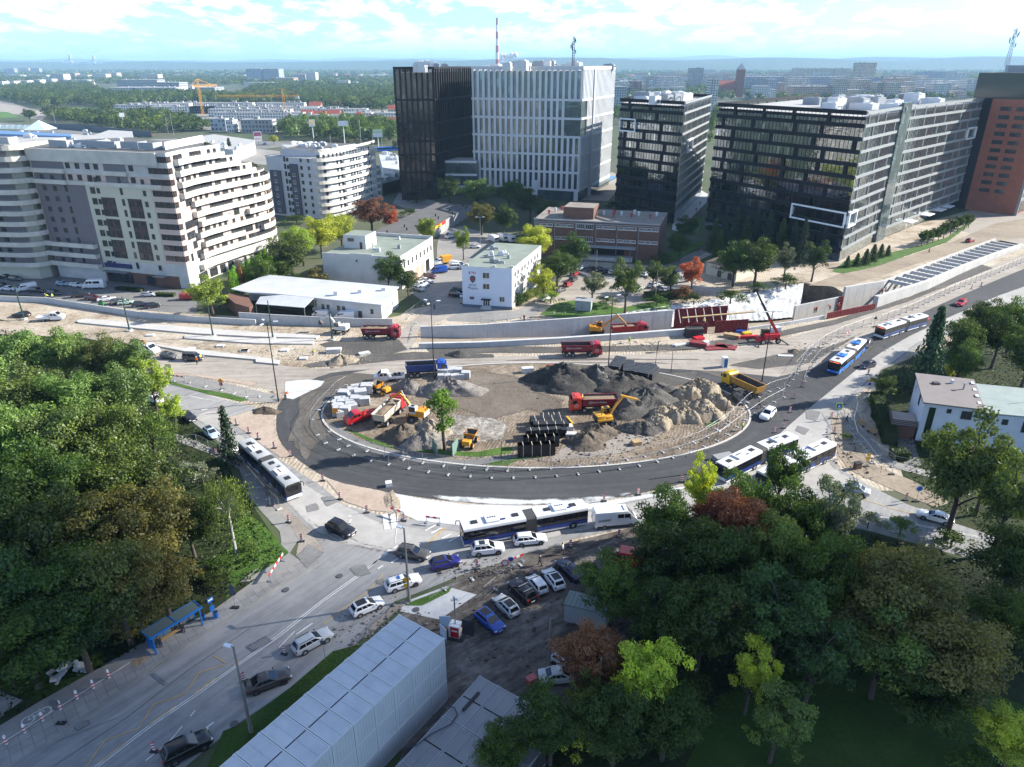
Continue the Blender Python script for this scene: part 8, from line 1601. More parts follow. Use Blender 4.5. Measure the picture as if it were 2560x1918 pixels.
TC=dict(dark=(.024,.040,.008),green=(.036,.062,.011),mid=(.05,.078,.016),olive=(.062,.085,.022),light=(.075,.122,.032),lime=(.15,.20,.03),yg=(.21,.23,.028),rust=(.13,.06,.032),orange=(.30,.075,.03),brown=(.085,.078,.022),blue=(.034,.062,.018),red=(.10,.04,.025),grey=(.10,.11,.075),spruce=(.016,.032,.016),bright=(.11,.21,.015))
TN=dict(dark='dark green',green='deep green',mid='mid green',olive='olive',light='pale green',lime='lime green',yg='yellow green',rust='rust brown',orange='orange red',brown='brownish',blue='bluish green',red='dark reddish',grey='grey green',spruce='dark',bright='bright green')
TK=dict(a='spreading tree',b='broad tree',c='rounded tree',s='slim open tree',o='oval tree',w='weeping willow',i='drooping birch',k='thuja column',p='full spruce',t='thin bare spruce',h='shrub',r='clipped round tree')
MG="trees between the buildings";PK="trees of the park on the near side";RG="trees beside the car park and side street"
trnd=random.Random(77)
def tree(k,col,c,x,y,h,r,where,group=None,label=None,zf=.62):
 if group==RG:r*=.88
 if group==MG:r*=1.32;h*=1.12
 p=at(c,x,y,h*zf);j=trnd.uniform(.86,1.14);cc=tuple(v*(2.0 if group==PK else 2.45 if group==RG else 1.6)*j*trnd.uniform(.93,1.07)for v in TC[col])
 o=TP[k].put((p.x,p.y,0),trnd.uniform(0,6.28),label or('%s %s %s'%(TN[col],TK[k],where)),group,scale=(r,r*trnd.uniform(.92,1.08),h),paint=cc);o['category']='tree' if k!='h' else 'shrub';return o
MG='trees between the buildings';PK='trees of the park on the near side';RG='trees beside the car park and side street'
for a in(('a','light',40,765,14,6.5,'furthest up at the picture edge of the park'),('b','light',130,765,13,6,'at the far end of the park by the works'),('c','olive',215,775,12.5,5.5,'at the far end of the park near the white pickup'),('o','light',285,775,13,4.6,'of the park nearest the platform slabs'),('b','olive',50,860,15,7,'inside the park below the far row'),('a','light',150,865,15,6.6,'in the sunny middle of the park'),('c','light',245,855,14,6,'in the sunny middle behind the lime tree'),('s','lime',325,825,11,4.4,'leaning over the upper site road'),('s','lime',372,880,7,3.0,'over the parked white car'),('c','light',20,950,16,7,'at the picture edge halfway up the park'),('a','olive',130,955,16,7,'in the middle of the park, tall'),('b','mid',230,945,15,6.2,'behind the weeping willow'),('w','olive',325,945,12,5.4,'by the street at the park edge'),('h','grey',395,1010,4,2.6,'below the willow at the path'),('a','mid',60,1050,16,7.2,'of the park above the brownish trees, outermost'),('c','green',165,1050,15,6.6,'in the shaded middle of the park'),('b','mid',262,1040,14,6,'between willow and brownish trees'),('o','dark',350,1060,11,4.4,'beside the path corner'),('h','grey',432,1010,4.5,2.4,'at the fence near the small spruce'),('c','green',15,1150,15,7,'at the picture edge above the bus shelter'),('a','dark',120,1160,15,6.8,'with dark trunk in the lower park'),('b','brown',230,1150,14,6.4,'turning autumn in the lower park'),('a','brown',325,1130,14,6.2,'turning autumn beside the drooping birch'),('c','dark',405,1130,9,4.0,'low beside the drooping birch'),('i','olive',490,1095,13,4.2,'standing by the long bus'),('b','blue',45,1270,13,6.6,'low in the park at the picture edge'),('a','green',150,1270,13,6.4,'low in the park above the stone heap'),('c','olive',250,1270,13,6.0,'right behind the bus shelter'),('b','brown',345,1255,12,5.6,'near the blue bus stop post'),('h','green',470,1215,3,2.6,'dark clump along the path bend'),('h','mid',535,1180,2.6,2.2,'clump at the grassy corner'),('a','green',45,1380,11,6,'overhanging the stone heap'),('c','dark',160,1345,11,5.4,'beside the shelter back'),('h','brown',300,1320,5,3.4,'behind the shelter roof end'),('h','dark',20,1450,4,3.6,'lowest at the picture edge'),('c','dark',-70,1100,15,7,'half cut by the picture edge, lower'),('b','light',-60,830,15,7,'half cut by the picture edge, upper'),('h','dark',460,1240,2,2.4,'spiky row along the path')):
 tree(a[0],a[1],'D',a[2],a[3],a[4],a[5],a[6],PK)
for a in(('s','yg',1520,1055,12,3.4,'poking up at the roundabout edge'),('b','green',1430,1120,12,5.2,'nearest the crew van'),('c','red',1545,1120,12.5,5.0,'behind the yellow green treetop'),('s','green',1690,1020,12,4.2,'in front of the two white buses'),('a','green',1610,1090,13,5.8,'beside the buses'),('a','green',1720,1120,13,5.8,'above the gnarled tree'),('s','grey',1795,1115,14,4.6,'gnarled with twisted bare limbs over the street'),('b','dark',1440,1215,13,6.2,'overhanging the muddy lot'),('c','green',1335,1265,11,5.4,'at the corner of the muddy lot'),('a','dark',1545,1215,15,6.6,'deep in the near grove'),('c','red',1600,1160,14,5.4,'with brick tinge in the near grove'),('c','olive',1690,1190,14,5.6,'with pale top in the middle grove'),('b','green',1790,1250,14,6,'below the gnarled tree'),('c','rust',1270,1425,9.5,4.4,'over the wooden pole'),('o','yg',1405,1455,11,4.6,'bright beside the rust tree'),('a','dark',1520,1330,13,6.4,'between the bright tree and the grove'),('b','dark',1420,1330,11,5,'behind the bright tree'),('s','blue',1690,1320,13,6.6,'feathery in the near grove'),('s','blue',1760,1420,11,5.6,'feathery above the dark lawn'),('s','yg',1625,1450,9.5,3.4,'sunlit top on the dark lawn'),('s','olive',1680,1560,8.5,4.4,'below the sunlit top on the dark lawn'),('a','brown',1950,1290,14,8.6,'huge dome over the side lawn'),('c','brown',2050,1400,12,7.4,'second half of the huge brown dome'),('b','olive',1910,1400,11,6.4,'lower skirt of the huge dome'),('a','dark',1990,1480,8,6.0,'shady underside of the huge dome'),('c','yg',2190,1590,6.5,4.2,'in the bottom corner'),('h','green',2110,1640,3,3,'by the bottom corner tree'),('b','dark',1190,1560,9,4.6,'over the flat container roof'),('s','olive',1270,1510,7,2.6,'small beside the checkered bag'),('c','green',1090,1620,6.5,3.2,'at the container roof edge'),('h','yg',1250,1590,4,2.4,'at the foot of the dark tree'),('a','dark',1330,1560,9,4.8,'with slim post in front'),('c','dark',1440,1560,8,5,'in the bottom dark grove'),('h','dark',1500,1480,5,4,'under the bright tree'),('s','olive',2090,1010,18.5,7.2,'tall with ivy trunk beside the white saloon'),('s','olive',2185,1070,15,6,'beside the tall ivy tree'),('c','dark',2195,1200,12,6,'dark at the picture edge below the house'),('b','olive',2140,1010,13,5,'behind the tall ivy tree'),('h','olive',1950,1130,3.2,3,'along the wall below the side street'),('h','dark',2060,1160,3,4,'at the ivy trunk foot'),('c','green',2190,1330,8,5,'below the side street at the edge'),('h','grey',1880,1115,3.4,2.4,'small pale by the side street wall'),('p','spruce',2020,730,19,4.6,'tall at the roadside above the pale house'),('c','dark',2090,735,13,5.6,'behind the taupe roof'),('b','dark',2165,715,14,6.4,'behind the green roof'),('a','dark',2130,690,13,6,'in the dark belt by the road'),('a','green',2195,690,13,6,'at the edge of the dark belt'),('c','dark',2230,760,13,6,'last behind the green roof'),('s','yg',2055,800,5,1.6,'small behind the taupe roof'),('b','dark',2080,780,10,4.6,'close behind the taupe roof'),('s','olive',1915,830,6,3.2,'bare looking at the hedge end'),('h','olive',1890,860,3,2.2,'at the hedge end'),('h','dark',2090,930,4,2.2,'in front of the pale house'),('h','green',1830,940,1.4,1.4,'weeds by the crossing sign'),('h','green',1840,1050,1.2,1.6,'weeds by the utility box')):
 tree(a[0],a[1],'D',a[2],a[3],a[4],a[5],a[6],RG)
for a in(('s','lime',452,632,9,4.4,'at the depot corner'),('b','olive',625,545,13,5.6,'beside the white hall'),('a','yg',690,500,13,6,'behind the white hall'),('c','lime',650,520,12,5,'between the two yellowish trees'),('c','yg',735,492,12,5.4,'touching the hall roof'),('h','brown',680,590,7,3.4,'against the hall wall'),('b','green',600,580,8,4,'beyond the depot roof'),('a','rust',800,455,13,6.2,'autumn coloured beside the pale block'),('s','orange',842,470,9,3.4,'at the side of the rust tree'),('b','green',838,580,10.5,4.2,'at the hall corner'),('c','green',880,605,7,2.8,'small at the hall corner'),('h','green',885,455,4,4,'beside the garage roof'),('h','mid',860,480,4,4,'below the rust tree'),('o','lime',922,495,12,3.2,'between hall and yard'),('s','lime',1000,520,9.5,2.6,'in the station yard'),('b','mid',970,405,12,5.4,'before the black tower'),('a','light',1030,410,13,6.4,'wide before the white tower'),('c','mid',1100,415,13,5.8,'at the white tower foot'),('b','green',1145,435,12,6,'shaded at the white tower foot'),('c','brown',1040,465,11,4.6,'beside the yard lamp'),('b','green',1088,470,11,4.6,'by the caravans'),('a','yg',1155,515,12,5.4,'in front of the brick factory'),('b','green',1235,540,12,4.8,'before the factory dock'),('c','mid',1205,575,10,4.6,'over the red cars'),('s','yg',1175,605,8.5,3.8,'beside the station side wall'),('h','green',1120,640,4,2.2,'at the station corner'),('s','grey',1280,615,8,3.4,'dull by the grey kiosk'),('s','olive',1355,605,13,4.2,'tall in the parking'),('s','olive',1412,590,8,3,'yellowing by the vans'),('s','orange',1497,590,9,3.4,'flaming beside the mural house'),('h','rust',1480,625,4.5,3,'under the flaming tree'),('b','green',1470,525,9,3.6,'at the factory corner'),('h','green',1430,550,4,3,'low at the factory corner'),('b','mid',1638,555,13,5.4,'before the long black office'),('s','grey',1700,560,10,3.2,'pale behind the silver slope'),('s','green',1762,555,11,3.8,'at the long office corner'),('h','green',1580,635,4,4,'dark hedge mass above the silver slope'),('h','dark',1500,640,3.4,3,'hedge above the parking'),('h','green',1420,645,3,3,'hedge over the wall'),('h','mid',1640,615,3,2.6,'weeds beside the mural house'),('h','brown',1280,450,3.5,4,'bed by the tower path'),('h','mid',1250,450,3.5,3.4,'bed at the tower corner'),('h','mid',690,480,4,3,'behind the stacked balconies')):
 tree(a[0],a[1],'D',a[2],a[3],a[4],a[5],a[6],MG)
for i,(x,y)in enumerate(((1545,505),(1565,500),(1590,495),(1612,500),(1635,490),(1660,500),(1690,505),(1715,515),(1735,520),(1555,530),(1580,525))):tree('p','spruce' if i%3 else 'green','D',x,y,12+i%3*2,2.9,'in the row before the long black office','spruces before the long office',zf=.5)
for i,(x,y,s)in enumerate(((930,505,4),(1000,490,4.5),(1065,470,5.5),(1120,440,6),(1175,425,5),(1225,425,4),(1480,335,6),(1520,325,6),(1560,310,6),(1600,300,6),(1640,275,7),(1690,250,7),(1740,230,7),(1790,215,7),(1820,210,6))):tree('p' if i<6 else 'o','green','A8',x,y,s,s*.36,'in the planting beside the long office' if i<6 else 'in the green strip along the long office','young trees along the long office',zf=.5)
for i in range(11):
 x=500+i*9.5;y=612-i*5.5;tree('k','bright' if i!=2 else 'rust','D',x,y,8.2+(i%3)*.8,1.9,'in the hedge row below the curved balconies','thuja columns by the curved block',zf=.5)
tree('t','spruce','B1',1790,900,11,2.3,'',None,'small thin spruce with bare stem standing by the left bus',zf=.5)
p=at('B2',1620,850,0);o=TP['r'].put((p.x,p.y,0),.3,'clipped pompon tree with green protective boards on the island',None,scale=(3.4,3.4,11.2),paint=TC['bright']);o['category']='tree'
for x,rz in((1545,.4),(1720,-.3)):
 q=at('B2',x,875,0);MB().box((q.x,q.y,1.2),(.12,2.6,2.4),rz=rz).build('tree_guard',M('board_green',(.12,.20,.17),.8,n=(1,.2)),None)['label']='green protective board beside the clipped island tree, %s'%('western one' if x<1600 else 'eastern one')
 COL.objects[-1]['category']='board'
 # hedges: clipped blocks of leaf
def hedge(name,label,spec,wd,h,col):
 P=pts(spec);rng=np.random.default_rng(len(spec));C,N=[],[]
 t=thing(name,label,'hedge');mb=MB()
 for a,b in zip(P[:-1],P[1:]):
  L=(b-a).length;d=(b-a).normalized();nn=V((-d.y,d.x,0));k=int(L*(wd+2*h)*45)
  mb.bar(a+V((0,0,h*.45)),b+V((0,0,h*.45)),wd*.85,h*.85)
  for _ in range(k):
   s=rng.random()*L;q=rng.random()*(wd+2*h);u=-wd/2 if q<h else(wd/2 if q>h+wd else q-h-wd/2);z=q if q<h else(h if q<h+wd else q-h-wd);m_=V((0,0,1))if h<=q<=h+wd else(-nn if q<h else nn)
   p=a+d*s+nn*u;C.append((p.x,p.y,z+rng.normal()*.05));N.append(tuple(m_+V(rng.normal(size=3))*.5))
 me=leaves_mesh('foliage',np.array(C),np.array(N,float),rng.uniform(.08,.17,len(C)),rng.uniform(.2,.8,len(C)),m_leaf);o=bpy.data.objects.new('foliage',me);COL.objects.link(o);o.parent=t;o.color=TC[col]+(1,);mb.build('stems',m_ivy,t)
hedge('hedge','tall clipped green hedge along the pale house driveway','B4 1180,400 1230,560 1280,700',2.2,2.4,'green');hedge('hedge','short clipped hedge end by the garden gate','B4 1290,790 1400,790',2.0,1.6,'green')
hedge('hedge','low hedge strip beside the parked silver hatchback','A5 1350,1000 1510,1005',1.5,.9,'mid');hedge('hedge','low dark hedge before the shop fronts','A5 1010,945 1230,965',1.6,.9,'dark');hedge('hedge','overgrown hedge bank on the lot above the concrete wall','A7 1420,930 1660,920 1800,900',3.0,2.0,'mid');hedge('hedge','shrub bed beside the station side wall','A7 300,980 440,900 640,850',2.4,1.8,'lime')
# terrace plants on the stepped balconies
for i,(k,s)in enumerate(((7,.80),(7,.70),(8,.5),(9,.42),(10,.34),(8,.46))):
 q=sub(cur,s-.01,s)[0];o=TP['h'].put((q.x-2.5,q.y,4+FH*(k+1)-.3),i,'roof terrace shrub on the stepped white apartment block','terrace shrubs',scale=(1.6,1.6,2.0),paint=TC['mid']);o['category']='shrub'
 # loose leaf and weed litter as ground cover under the near grove
def scatter(name,spec,dens,size,col,h=.12):
 P=pts(spec);x0,x1=min(p.x for p in P),max(p.x for p in P);y0,y1=min(p.y for p in P),max(p.y for p in P);rng=np.random.default_rng(3);n=int((x1-x0)*(y1-y0)*dens);q=np.stack([rng.uniform(x0,x1,n),rng.uniform(y0,y1,n)],1);ins=np.zeros(n,bool)
 for a,b in zip(P,P[1:]+P[:1]):c=((a.y>q[:,1])!=(b.y>q[:,1]));ins^=c&(q[:,0]<a.x+(q[:,1]-a.y)/((b.y-a.y)or 1e-9)*(b.x-a.x))
 q=q[ins];n=len(q);C=np.column_stack([q,rng.uniform(.02,h,n)]);N=rng.normal(size=(n,3))*.6+np.array([0,0,.8]);me=leaves_mesh(name,C,N,size*rng.uniform(.5,1.3,n),rng.uniform(.1,.9,n),m_leaf);o=bpy.data.objects.new(name,me);COL.objects.link(o);o.color=TC[col]+(1,);o['kind']='stuff';return o
scatter('undergrowth','D -60,700 320,770 350,850 480,980 510,1050 615,1200 560,1250 250,1430 -60,1590',5,.22,'dark',.5)
scatter('undergrowth','D 1400,1150 1560,1120 1700,1115 1900,1165 2050,1210 2300,1300 2300,1450 1900,1480 1560,1500 1450,1657 1150,1657 1330,1420',5,.22,'dark',.5)
scatter('weeds','D 1900,810 2050,760 2400,720 2400,1150 2212,1180 2000,1090 1940,960',4,.2,'green',.5)
scatter('grass_tufts','B6 -60,1600 300,1190 560,965 690,930 740,940 300,1310 -60,1640',25,.08,'mid',.14)
scatter('grass_tufts','B5 0,1050 300,1100 620,950 850,790 700,700 400,770',18,.09,'mid',.16)
scatter('grass_tufts','B6 -80,680 -60,200 30,130 130,190 245,300 215,385 0,535',18,.09,'bright',.18)
for a in(('h','mid',470,645,4,3.4,'at the depot fence end'),('h','green',640,600,5,3.6,'between hall and depot roof'),('b','mid',560,585,9,4,'at the end of the thuja row'),('h','lime',1190,635,4,3,'at the station side path'),('h','green',1310,645,3,3,'by the grey kiosk'),('b','olive',1450,600,8,3,'beside the flaming tree'),('a','green',1590,560,12,4.4,'before the long office, outer'),('h','green',1700,600,5,3.6,'behind the silver slope'),('b','green',1480,490,9,4,'in the shade between offices'),('h','green',1400,470,4,5,'at the middle office foot'),('h','dark',1330,440,4,5,'by the plaza bed'),('c','green',1180,455,10,4.6,'behind the factory roof'),('h','mid',640,470,4,5,'on the lawn of the pale block'),('h','green',900,430,3,4,'at the black tower forecourt')):tree(a[0],a[1],'D',a[2],a[3],a[4],a[5],a[6],MG)
# ====== THE TOWN BEYOND
frnd=random.Random(12);NPR=np.random.default_rng(8)
FM={}
def fmat(col):
 if col not in FM:FM[col]=M('town_wall_%d'%len(FM),col,.85,n=(.02,.08))
 return FM[col]
m_fwin=M('town_windows',(.07,.08,.09),.25);m_fwin2=M('town_balconies',(.34,.35,.36),.7);m_froof=M('town_roof',(.30,.30,.30),.9,n=(.05,.2));m_redroof=M('red_roof_tiles',(.30,.075,.045),.85,n=(.2,.2))
def block(label,c,x0,x1,yb,H,dep,col,fl=None,rz=0,roofm=None,group=None,gable=False,vert=False,cat='building',name='town_building',box=True,zb=0):
 p,q=at(c,x0,yb),at(c,x1,yb);d=q-p;L=d.length;m_=(p+q)/2;e=d.normalized();nn=V((-e.y,e.x,0));ctr=m_+nn*dep/2;t=thing(name,label,cat,(ctr.x,ctr.y,0),math.atan2(d.y,d.x)+rz,group)
 MB().prism([(-L/2,-dep/2),(L/2,-dep/2),(L/2,dep/2),(-L/2,dep/2)],0,H).build('wall',fmat(col),t);fl=fl or max(2,round(H/3.1));fh=H/fl;mb=MB();k=max(3,int(L/3.2));k2=max(2,int(dep/3.4));s2=MB();pr=.12+H*.003
 for i in range(fl):
  z=fh*(i+.5)
  if vert:continue
  if k*fl<=420:
   for j in range(k):
    x=-L/2+L*(j+.5)/k
    if frnd.random()<.9:mb.box((x,-dep/2-pr/2,z),(L/k*.52,pr,fh*.5))
  else:mb.box((0,-dep/2-pr/2,z),(L*.97,pr,fh*.42))
  for j in range(k2):
   for s in(-1,1):mb.box((s*(L/2+pr/2),-dep/2+dep*(j+.5)/k2,z),(pr,dep/k2*.5,fh*.48))
  if k*fl>420 or H>24:
   for j in range(0,k,4):s2.box((-L/2+L*(j+.5)/k,-dep/2-pr*1.5,z-fh*.3),(L/k*1.2,pr*2,fh*.35))
 if vert:
  for j in range(k):mb.box((-L/2+L*(j+.5)/k,-dep/2-pr/2,H*.5),(L/k*.55,pr,H*.9))
  for j in range(k2):
   for s in(-1,1):mb.box((s*(L/2+pr/2),-dep/2+dep*(j+.5)/k2,H*.5),(pr,dep/k2*.55,H*.9))
 mb.build('window_band',m_fwin,t,recalc=False)['kind']='stuff'
 if s2.v:s2.build('balcony_row',m_fwin2,t,recalc=False)['kind']='stuff'
 if gable:o=dep*.45;MB().loft([[V((x,-dep/2-.5,H)),V((x,dep/2+.5,H)),V((x,0,H+o))]for x in(-L/2-.5,L/2+.5)]).build('roof',roofm or m_redroof,t)
 else:
  mb=MB().box((0,0,H+.2),(L+.4,dep+.4,.5))
  if box:
   for _ in range(max(1,int(L/14))):mb.box((frnd.uniform(-.42,.42)*L,frnd.uniform(-.25,.25)*dep,H+1.3),(frnd.uniform(2,5),frnd.uniform(2,4),frnd.uniform(1.5,3)))
  mb.build('roof',roofm or m_froof,t)
 return t
WH,CRM,TAN,GRY,PEA,BLU,BRK=(.60,.60,.58),(.56,.50,.40),(.42,.31,.22),(.32,.33,.34),(.52,.38,.30),(.36,.41,.47),(.24,.10,.075)
for i,(x0,x1,yb,H,dep,col,lb)in enumerate(((-60,30,380,16,30,WH,'white flats at the picture edge'),(45,120,375,16,30,WH,'second white flats'),(135,225,370,16,30,WH,'third white flats'),(240,325,365,17,30,WH,'fourth white flats'),(335,420,360,18,30,WH,'white flats before the taller slab'),(48,122,275,34,30,GRY,'grey tower'),(160,235,268,34,30,PEA,'reddish tower'),(247,318,272,34,30,GRY,'greenish grey tower'),(60,170,308,15,40,CRM,'cream flats below the towers'),(180,370,306,15,40,BLU,'bluish flats below the towers'),(418,515,350,30,40,WH,'white slab block'),(475,700,355,14,40,WH,'long white block'),(537,600,312,24,40,TAN,'tan block'),(610,700,315,18,40,CRM,'stepped cream block'),(735,845,322,24,40,WH,'pale block mid row'),(842,930,308,24,40,CRM,'cream twin block'),(930,1060,272,15,60,WH,'white blocks on the skyline'),(1112,1255,335,26,40,CRM,'cream block by the wood'),(1235,1300,302,10,40,CRM,'small cream block'),(1690,1910,298,10,80,WH,'bright low warehouse'),(1955,2075,338,44,60,BLU,'twin office tower, first half'),(2085,2212,338,44,60,BLU,'twin office tower, second half'))):
 block('far %s in the town beyond the wood'%lb,'A1',x0,x1,yb,H,dep,col)
t=block('long low white and blue campus building before the wood','A1',865,1400,440,15,60,WH,4);block('grey blue upper storey block of the campus','A1',930,1250,378,20,50,GRY,5);block('dark low campus wing','A1',1255,1425,405,19,50,GRY,4);block('dark long shed near the cranes','A1',1420,1700,410,9,60,GRY,2);block('white low block below the twin towers','A1',1930,2160,378,13,40,WH,3)
for x0,x1,yb,H,dep,col,lb in((130,328,380,18,60,TAN,'brown office wing'),(335,432,376,28,40,GRY,'grey flats'),(436,520,375,34,40,WH,'white flats with stepped top'),(540,700,362,10,50,WH,'low pale houses'),(705,800,412,17,30,WH,'white flats in the wood'),(820,870,405,12,30,GRY,'grey flats in the wood'),(870,1190,335,9,60,WH,'long row on the plain')):block('far %s before the hills'%lb,'A2',x0,x1,yb,H,dep,col)
for x0,x1,yb,H,dep,col,lb in((872,978,625,32,25,BLU,'grey blue flats between the offices'),(1030,1112,470,26,30,BRK,'brick flats'),(885,1000,425,18,40,WH,'pale flats'),(1120,1200,430,20,40,CRM,'cream flats'),(1205,1305,450,24,40,WH,'stepped white flats'),(1400,1500,430,16,40,WH,'low white flats'),(1535,1640,425,50,40,GRY,'dark slab tower'),(1690,1755,640,42,20,WH,'white tower block between offices'),(1310,1460,318,16,40,CRM,'distant cream row'),(1730,1860,445,14,40,BRK,'brick red roofs'),(2025,2209,450,32,40,CRM,'long striped slab'),(1180,1500,470,14,40,WH,'row of town flats'),(1650,1700,700,10,30,WH,'white lower wing')):block('far %s in the town haze'%lb,'A3',x0,x1,yb,H,dep,col)
for x0,x1,yb,H,dep,col,lb in((0,300,425,34,40,BLU,'bluish slab'),(300,330,420,32,40,CRM,'yellow gable end'),(395,550,345,46,40,CRM,'first tower slab'),(555,690,345,46,40,CRM,'second tower slab'),(695,830,345,46,40,CRM,'third tower slab'),(885,1010,405,62,40,CRM,'tallest slab'),(375,800,428,34,40,BLU,'long bluish slab'),(380,770,470,22,40,PEA,'peach coloured slab'),(800,1000,470,16,40,CRM,'low cream row'),(1020,1350,440,14,50,GRY,'grey town row'),(1415,1660,335,36,60,BLU,'hazy blue slab'),(1660,1760,312,26,60,BLU,'hazy second slab'),(1355,1500,395,20,60,WH,'white block'),(1505,1740,395,20,60,WH,'second white block'),(1040,1350,475,10,40,BRK,'red roofed row')):block('far %s at the town edge'%lb,'A4',x0,x1,yb,H,dep,col)
for i in range(115):
 c,x,y=frnd.choice([('A3',frnd.uniform(880,2200),frnd.uniform(330,470)),('A4',frnd.uniform(0,1750),frnd.uniform(290,480)),('A4',frnd.uniform(0,1750),frnd.uniform(400,480))]);wd=frnd.uniform(50,170);block('town block among the hazy roofs behind the office buildings',c,x,x+wd,y,frnd.uniform(12,36),30,frnd.choice([WH,CRM,WH,PEA,BLU,WH,CRM]),group='hazy town blocks')
p=at('A3',1930,490);t=thing('church','red brick church with a square tower in the hazy town','church',(p.x,p.y,0));MB().box((-14,0,9),(45,22,18)).build('nave',fmat(BRK),t);MB().loft([[V((-38,-12,18)),V((-38,12,18)),V((-38,0,30))],[V((10,-12,18)),V((10,12,18)),V((10,0,30))]]).build('roof',m_redroof,t);MB().box((2,-8,25),(14,14,50)).build('tower',fmat(BRK),t);MB().loft([[V((-5,-15,50)),V((9,-15,50)),V((9,-1,50)),V((-5,-1,50))],[V((1.9,-8.1,62)),V((2.1,-8.1,62)),V((2.1,-7.9,62)),V((1.9,-7.9,62))]]).build('spire',fmat(GRY),t)
p=at('A4',1048,400);t=thing('floodlight_mast','white stadium floodlight mast in the hazy town','floodlight',(p.x,p.y,0));MB().tube([(0,0,0),(0,0,34)],1.2,8).build('pole',m_unit,t);mb=MB()
for k in range(5):mb.box((0,0,34+k*3.2),(14+k*1.5,.8,.6))
for x in(-1,-.5,0,.5,1):mb.bar((x*6,0,33),(x*10,0,48),.7)
mb.build('lamp_rack',m_unit,t)
# gabled houses and terraces of the white estate
rows=[(905,1380,560),(1190,1700,575),(1010,1500,545),(1350,2000,540),(1500,2212,575),(1650,2300,600),(1700,2400,630)]
for i,(x0,x1,yb)in enumerate(rows):block('low white terrace of the dense estate, %s row'%('front western','second','western rear','rear middle','third','fourth','eastern front')[i],'A1',x0,x1,yb+8,8.5,13,(.70,.68,.63),3)
for i,(x0,x1,yb)in enumerate(((0,420,600),(-200,540,640),(330,740,655),(0,250,668),(560,960,660),(745,1000,700),(1020,1215,700),(250,620,720))):block('low white terrace of the estate before the wood, %s'%('rear','long middle','eastern','crane side','by the big trees','short','last by the tower','front')[i],'A2',x0,x1,yb,8.5,13,(.70,.68,.63),3)
block('shaded grey flats facing the avenue','A1',1670,1790,720,11,14,BLU,3);block('grey flats with dark balconies facing the avenue','A1',1912,2160,735,11.5,14,GRY,3);block('cream flats with stacked balconies facing the avenue','A1',1795,1850,735,11,14,WH,3)
for i,(x0,x1,yb,rm)in enumerate(((390,480,692,0),(500,600,700,0),(620,720,690,0),(640,760,735,1),(660,740,590,0),(460,560,605,0),(1060,1210,770,0),(1140,1210,640,0),(890,985,690,1),(870,905,710,0),(960,1040,600,0))):block('%s house in the estate, %s'%(('red roofed','grey roofed')[rm],('first of three','middle of three','last of three','pale gabled one','tucked in the wood','long one at the wood','big one by the black tower','half behind the black tower','pale one by the trees','tiny one','one in the wood edge')[i]),'A2',x0,x1,yb,6,11,CRM,2,gable=True,roofm=[m_redroof,m_froof][rm],cat='house',name='gabled_house')
# shopping sheds behind the apartment block
def lot(label,spec,H,wm,rm,name='retail_hall',extra=None):
 P=pts(spec,H);t=thing(name,label,'retail hall');MB().prism([(p.x,p.y)for p in P],0,H,0,top=1).build('wall',[wm,rm],t);roof_units(t,[(p.x,p.y)for p in P[:4]],H,8,int(H*7),(1.5,4),(1,2));return t
t=lot('white curved shopping hall behind the apartment block','A1 -300,740 300,735 740,752 860,712 1045,722 1062,800 900,830 500,840 -300,860',10,m_white2,m_rooflight);mb=MB();P=pts('A1 -100,712 560,745 560,765 -100,740',12);mb.prism([(p.x,p.y)for p in P],10,12.2);mb.build('blue_roof_strip',M('roof_blue',(.09,.19,.36),.45),t)
for i in range(6):p=at('A1',20+i*48,700,10);MB().loft([[V((x,y,10))for x,y in((-5,-4),(5,-4),(5,4),(-5,4))],[V((x,y,13))for x,y in((-4.5,-.2),(4.5,-.2),(4.5,.2),(-4.5,.2))]]).build('skylight',m_wglass,t).location=(p.x,p.y,0)
p=at('A1',320,705,10);MB().loft([[V((x,y,10))for x,y in((-9,-9),(9,-9),(9,9),(-9,9))],[V((x,y,17))for x,y in((-.1,-.1),(.1,-.1),(.1,.1),(-.1,.1))]]).build('glass_pyramid',m_wglass,t).location=(p.x,p.y,0)
lot('white ribbed retail store beside the red sign','A1 1320,800 1600,830 1840,870 2010,810 2010,790 1690,745',8,m_white2,m_rooflight,'retail_store');lot('small pale store roof behind the curved flats','A2 220,905 420,885 575,885 575,925 300,945',7,m_white2,m_rooflight,'retail_store');lot('white store with orange corner near the black tower','A2 1060,985 1170,985 1235,1000 1235,1120 1090,1100',7,m_white2,m_wroof,'retail_store');lot('dark striped store below the white one','A2 1080,1160 1240,1120 1245,1200 1090,1240',6,m_blkband,m_roof,'retail_store')
def pylon(label,c,x,yb,H,w_,h_,m1,txt=None,m2=None,tm=None,ts=2.0):
 p=at(c,x,yb);t=thing('sign_pylon',label,'sign',(p.x,p.y,0),-math.atan2(p.x,p.y));MB().tube([(0,0,0),(0,0,H)],.35,8).build('post',m_unit,t);o=MB().box((0,-.3,H),(w_,.8,h_)).build('panel',m1,t)
 if m2:MB().box((0,-.72,H+h_*.25),(w_*.9,.06,h_*.4)).build('upper_panel',m2,o)
 if txt:text_part(txt,ts,tm,o,(0,-.75,H-(h_*.22 if m2 else 0)),(PI/2,0,0))
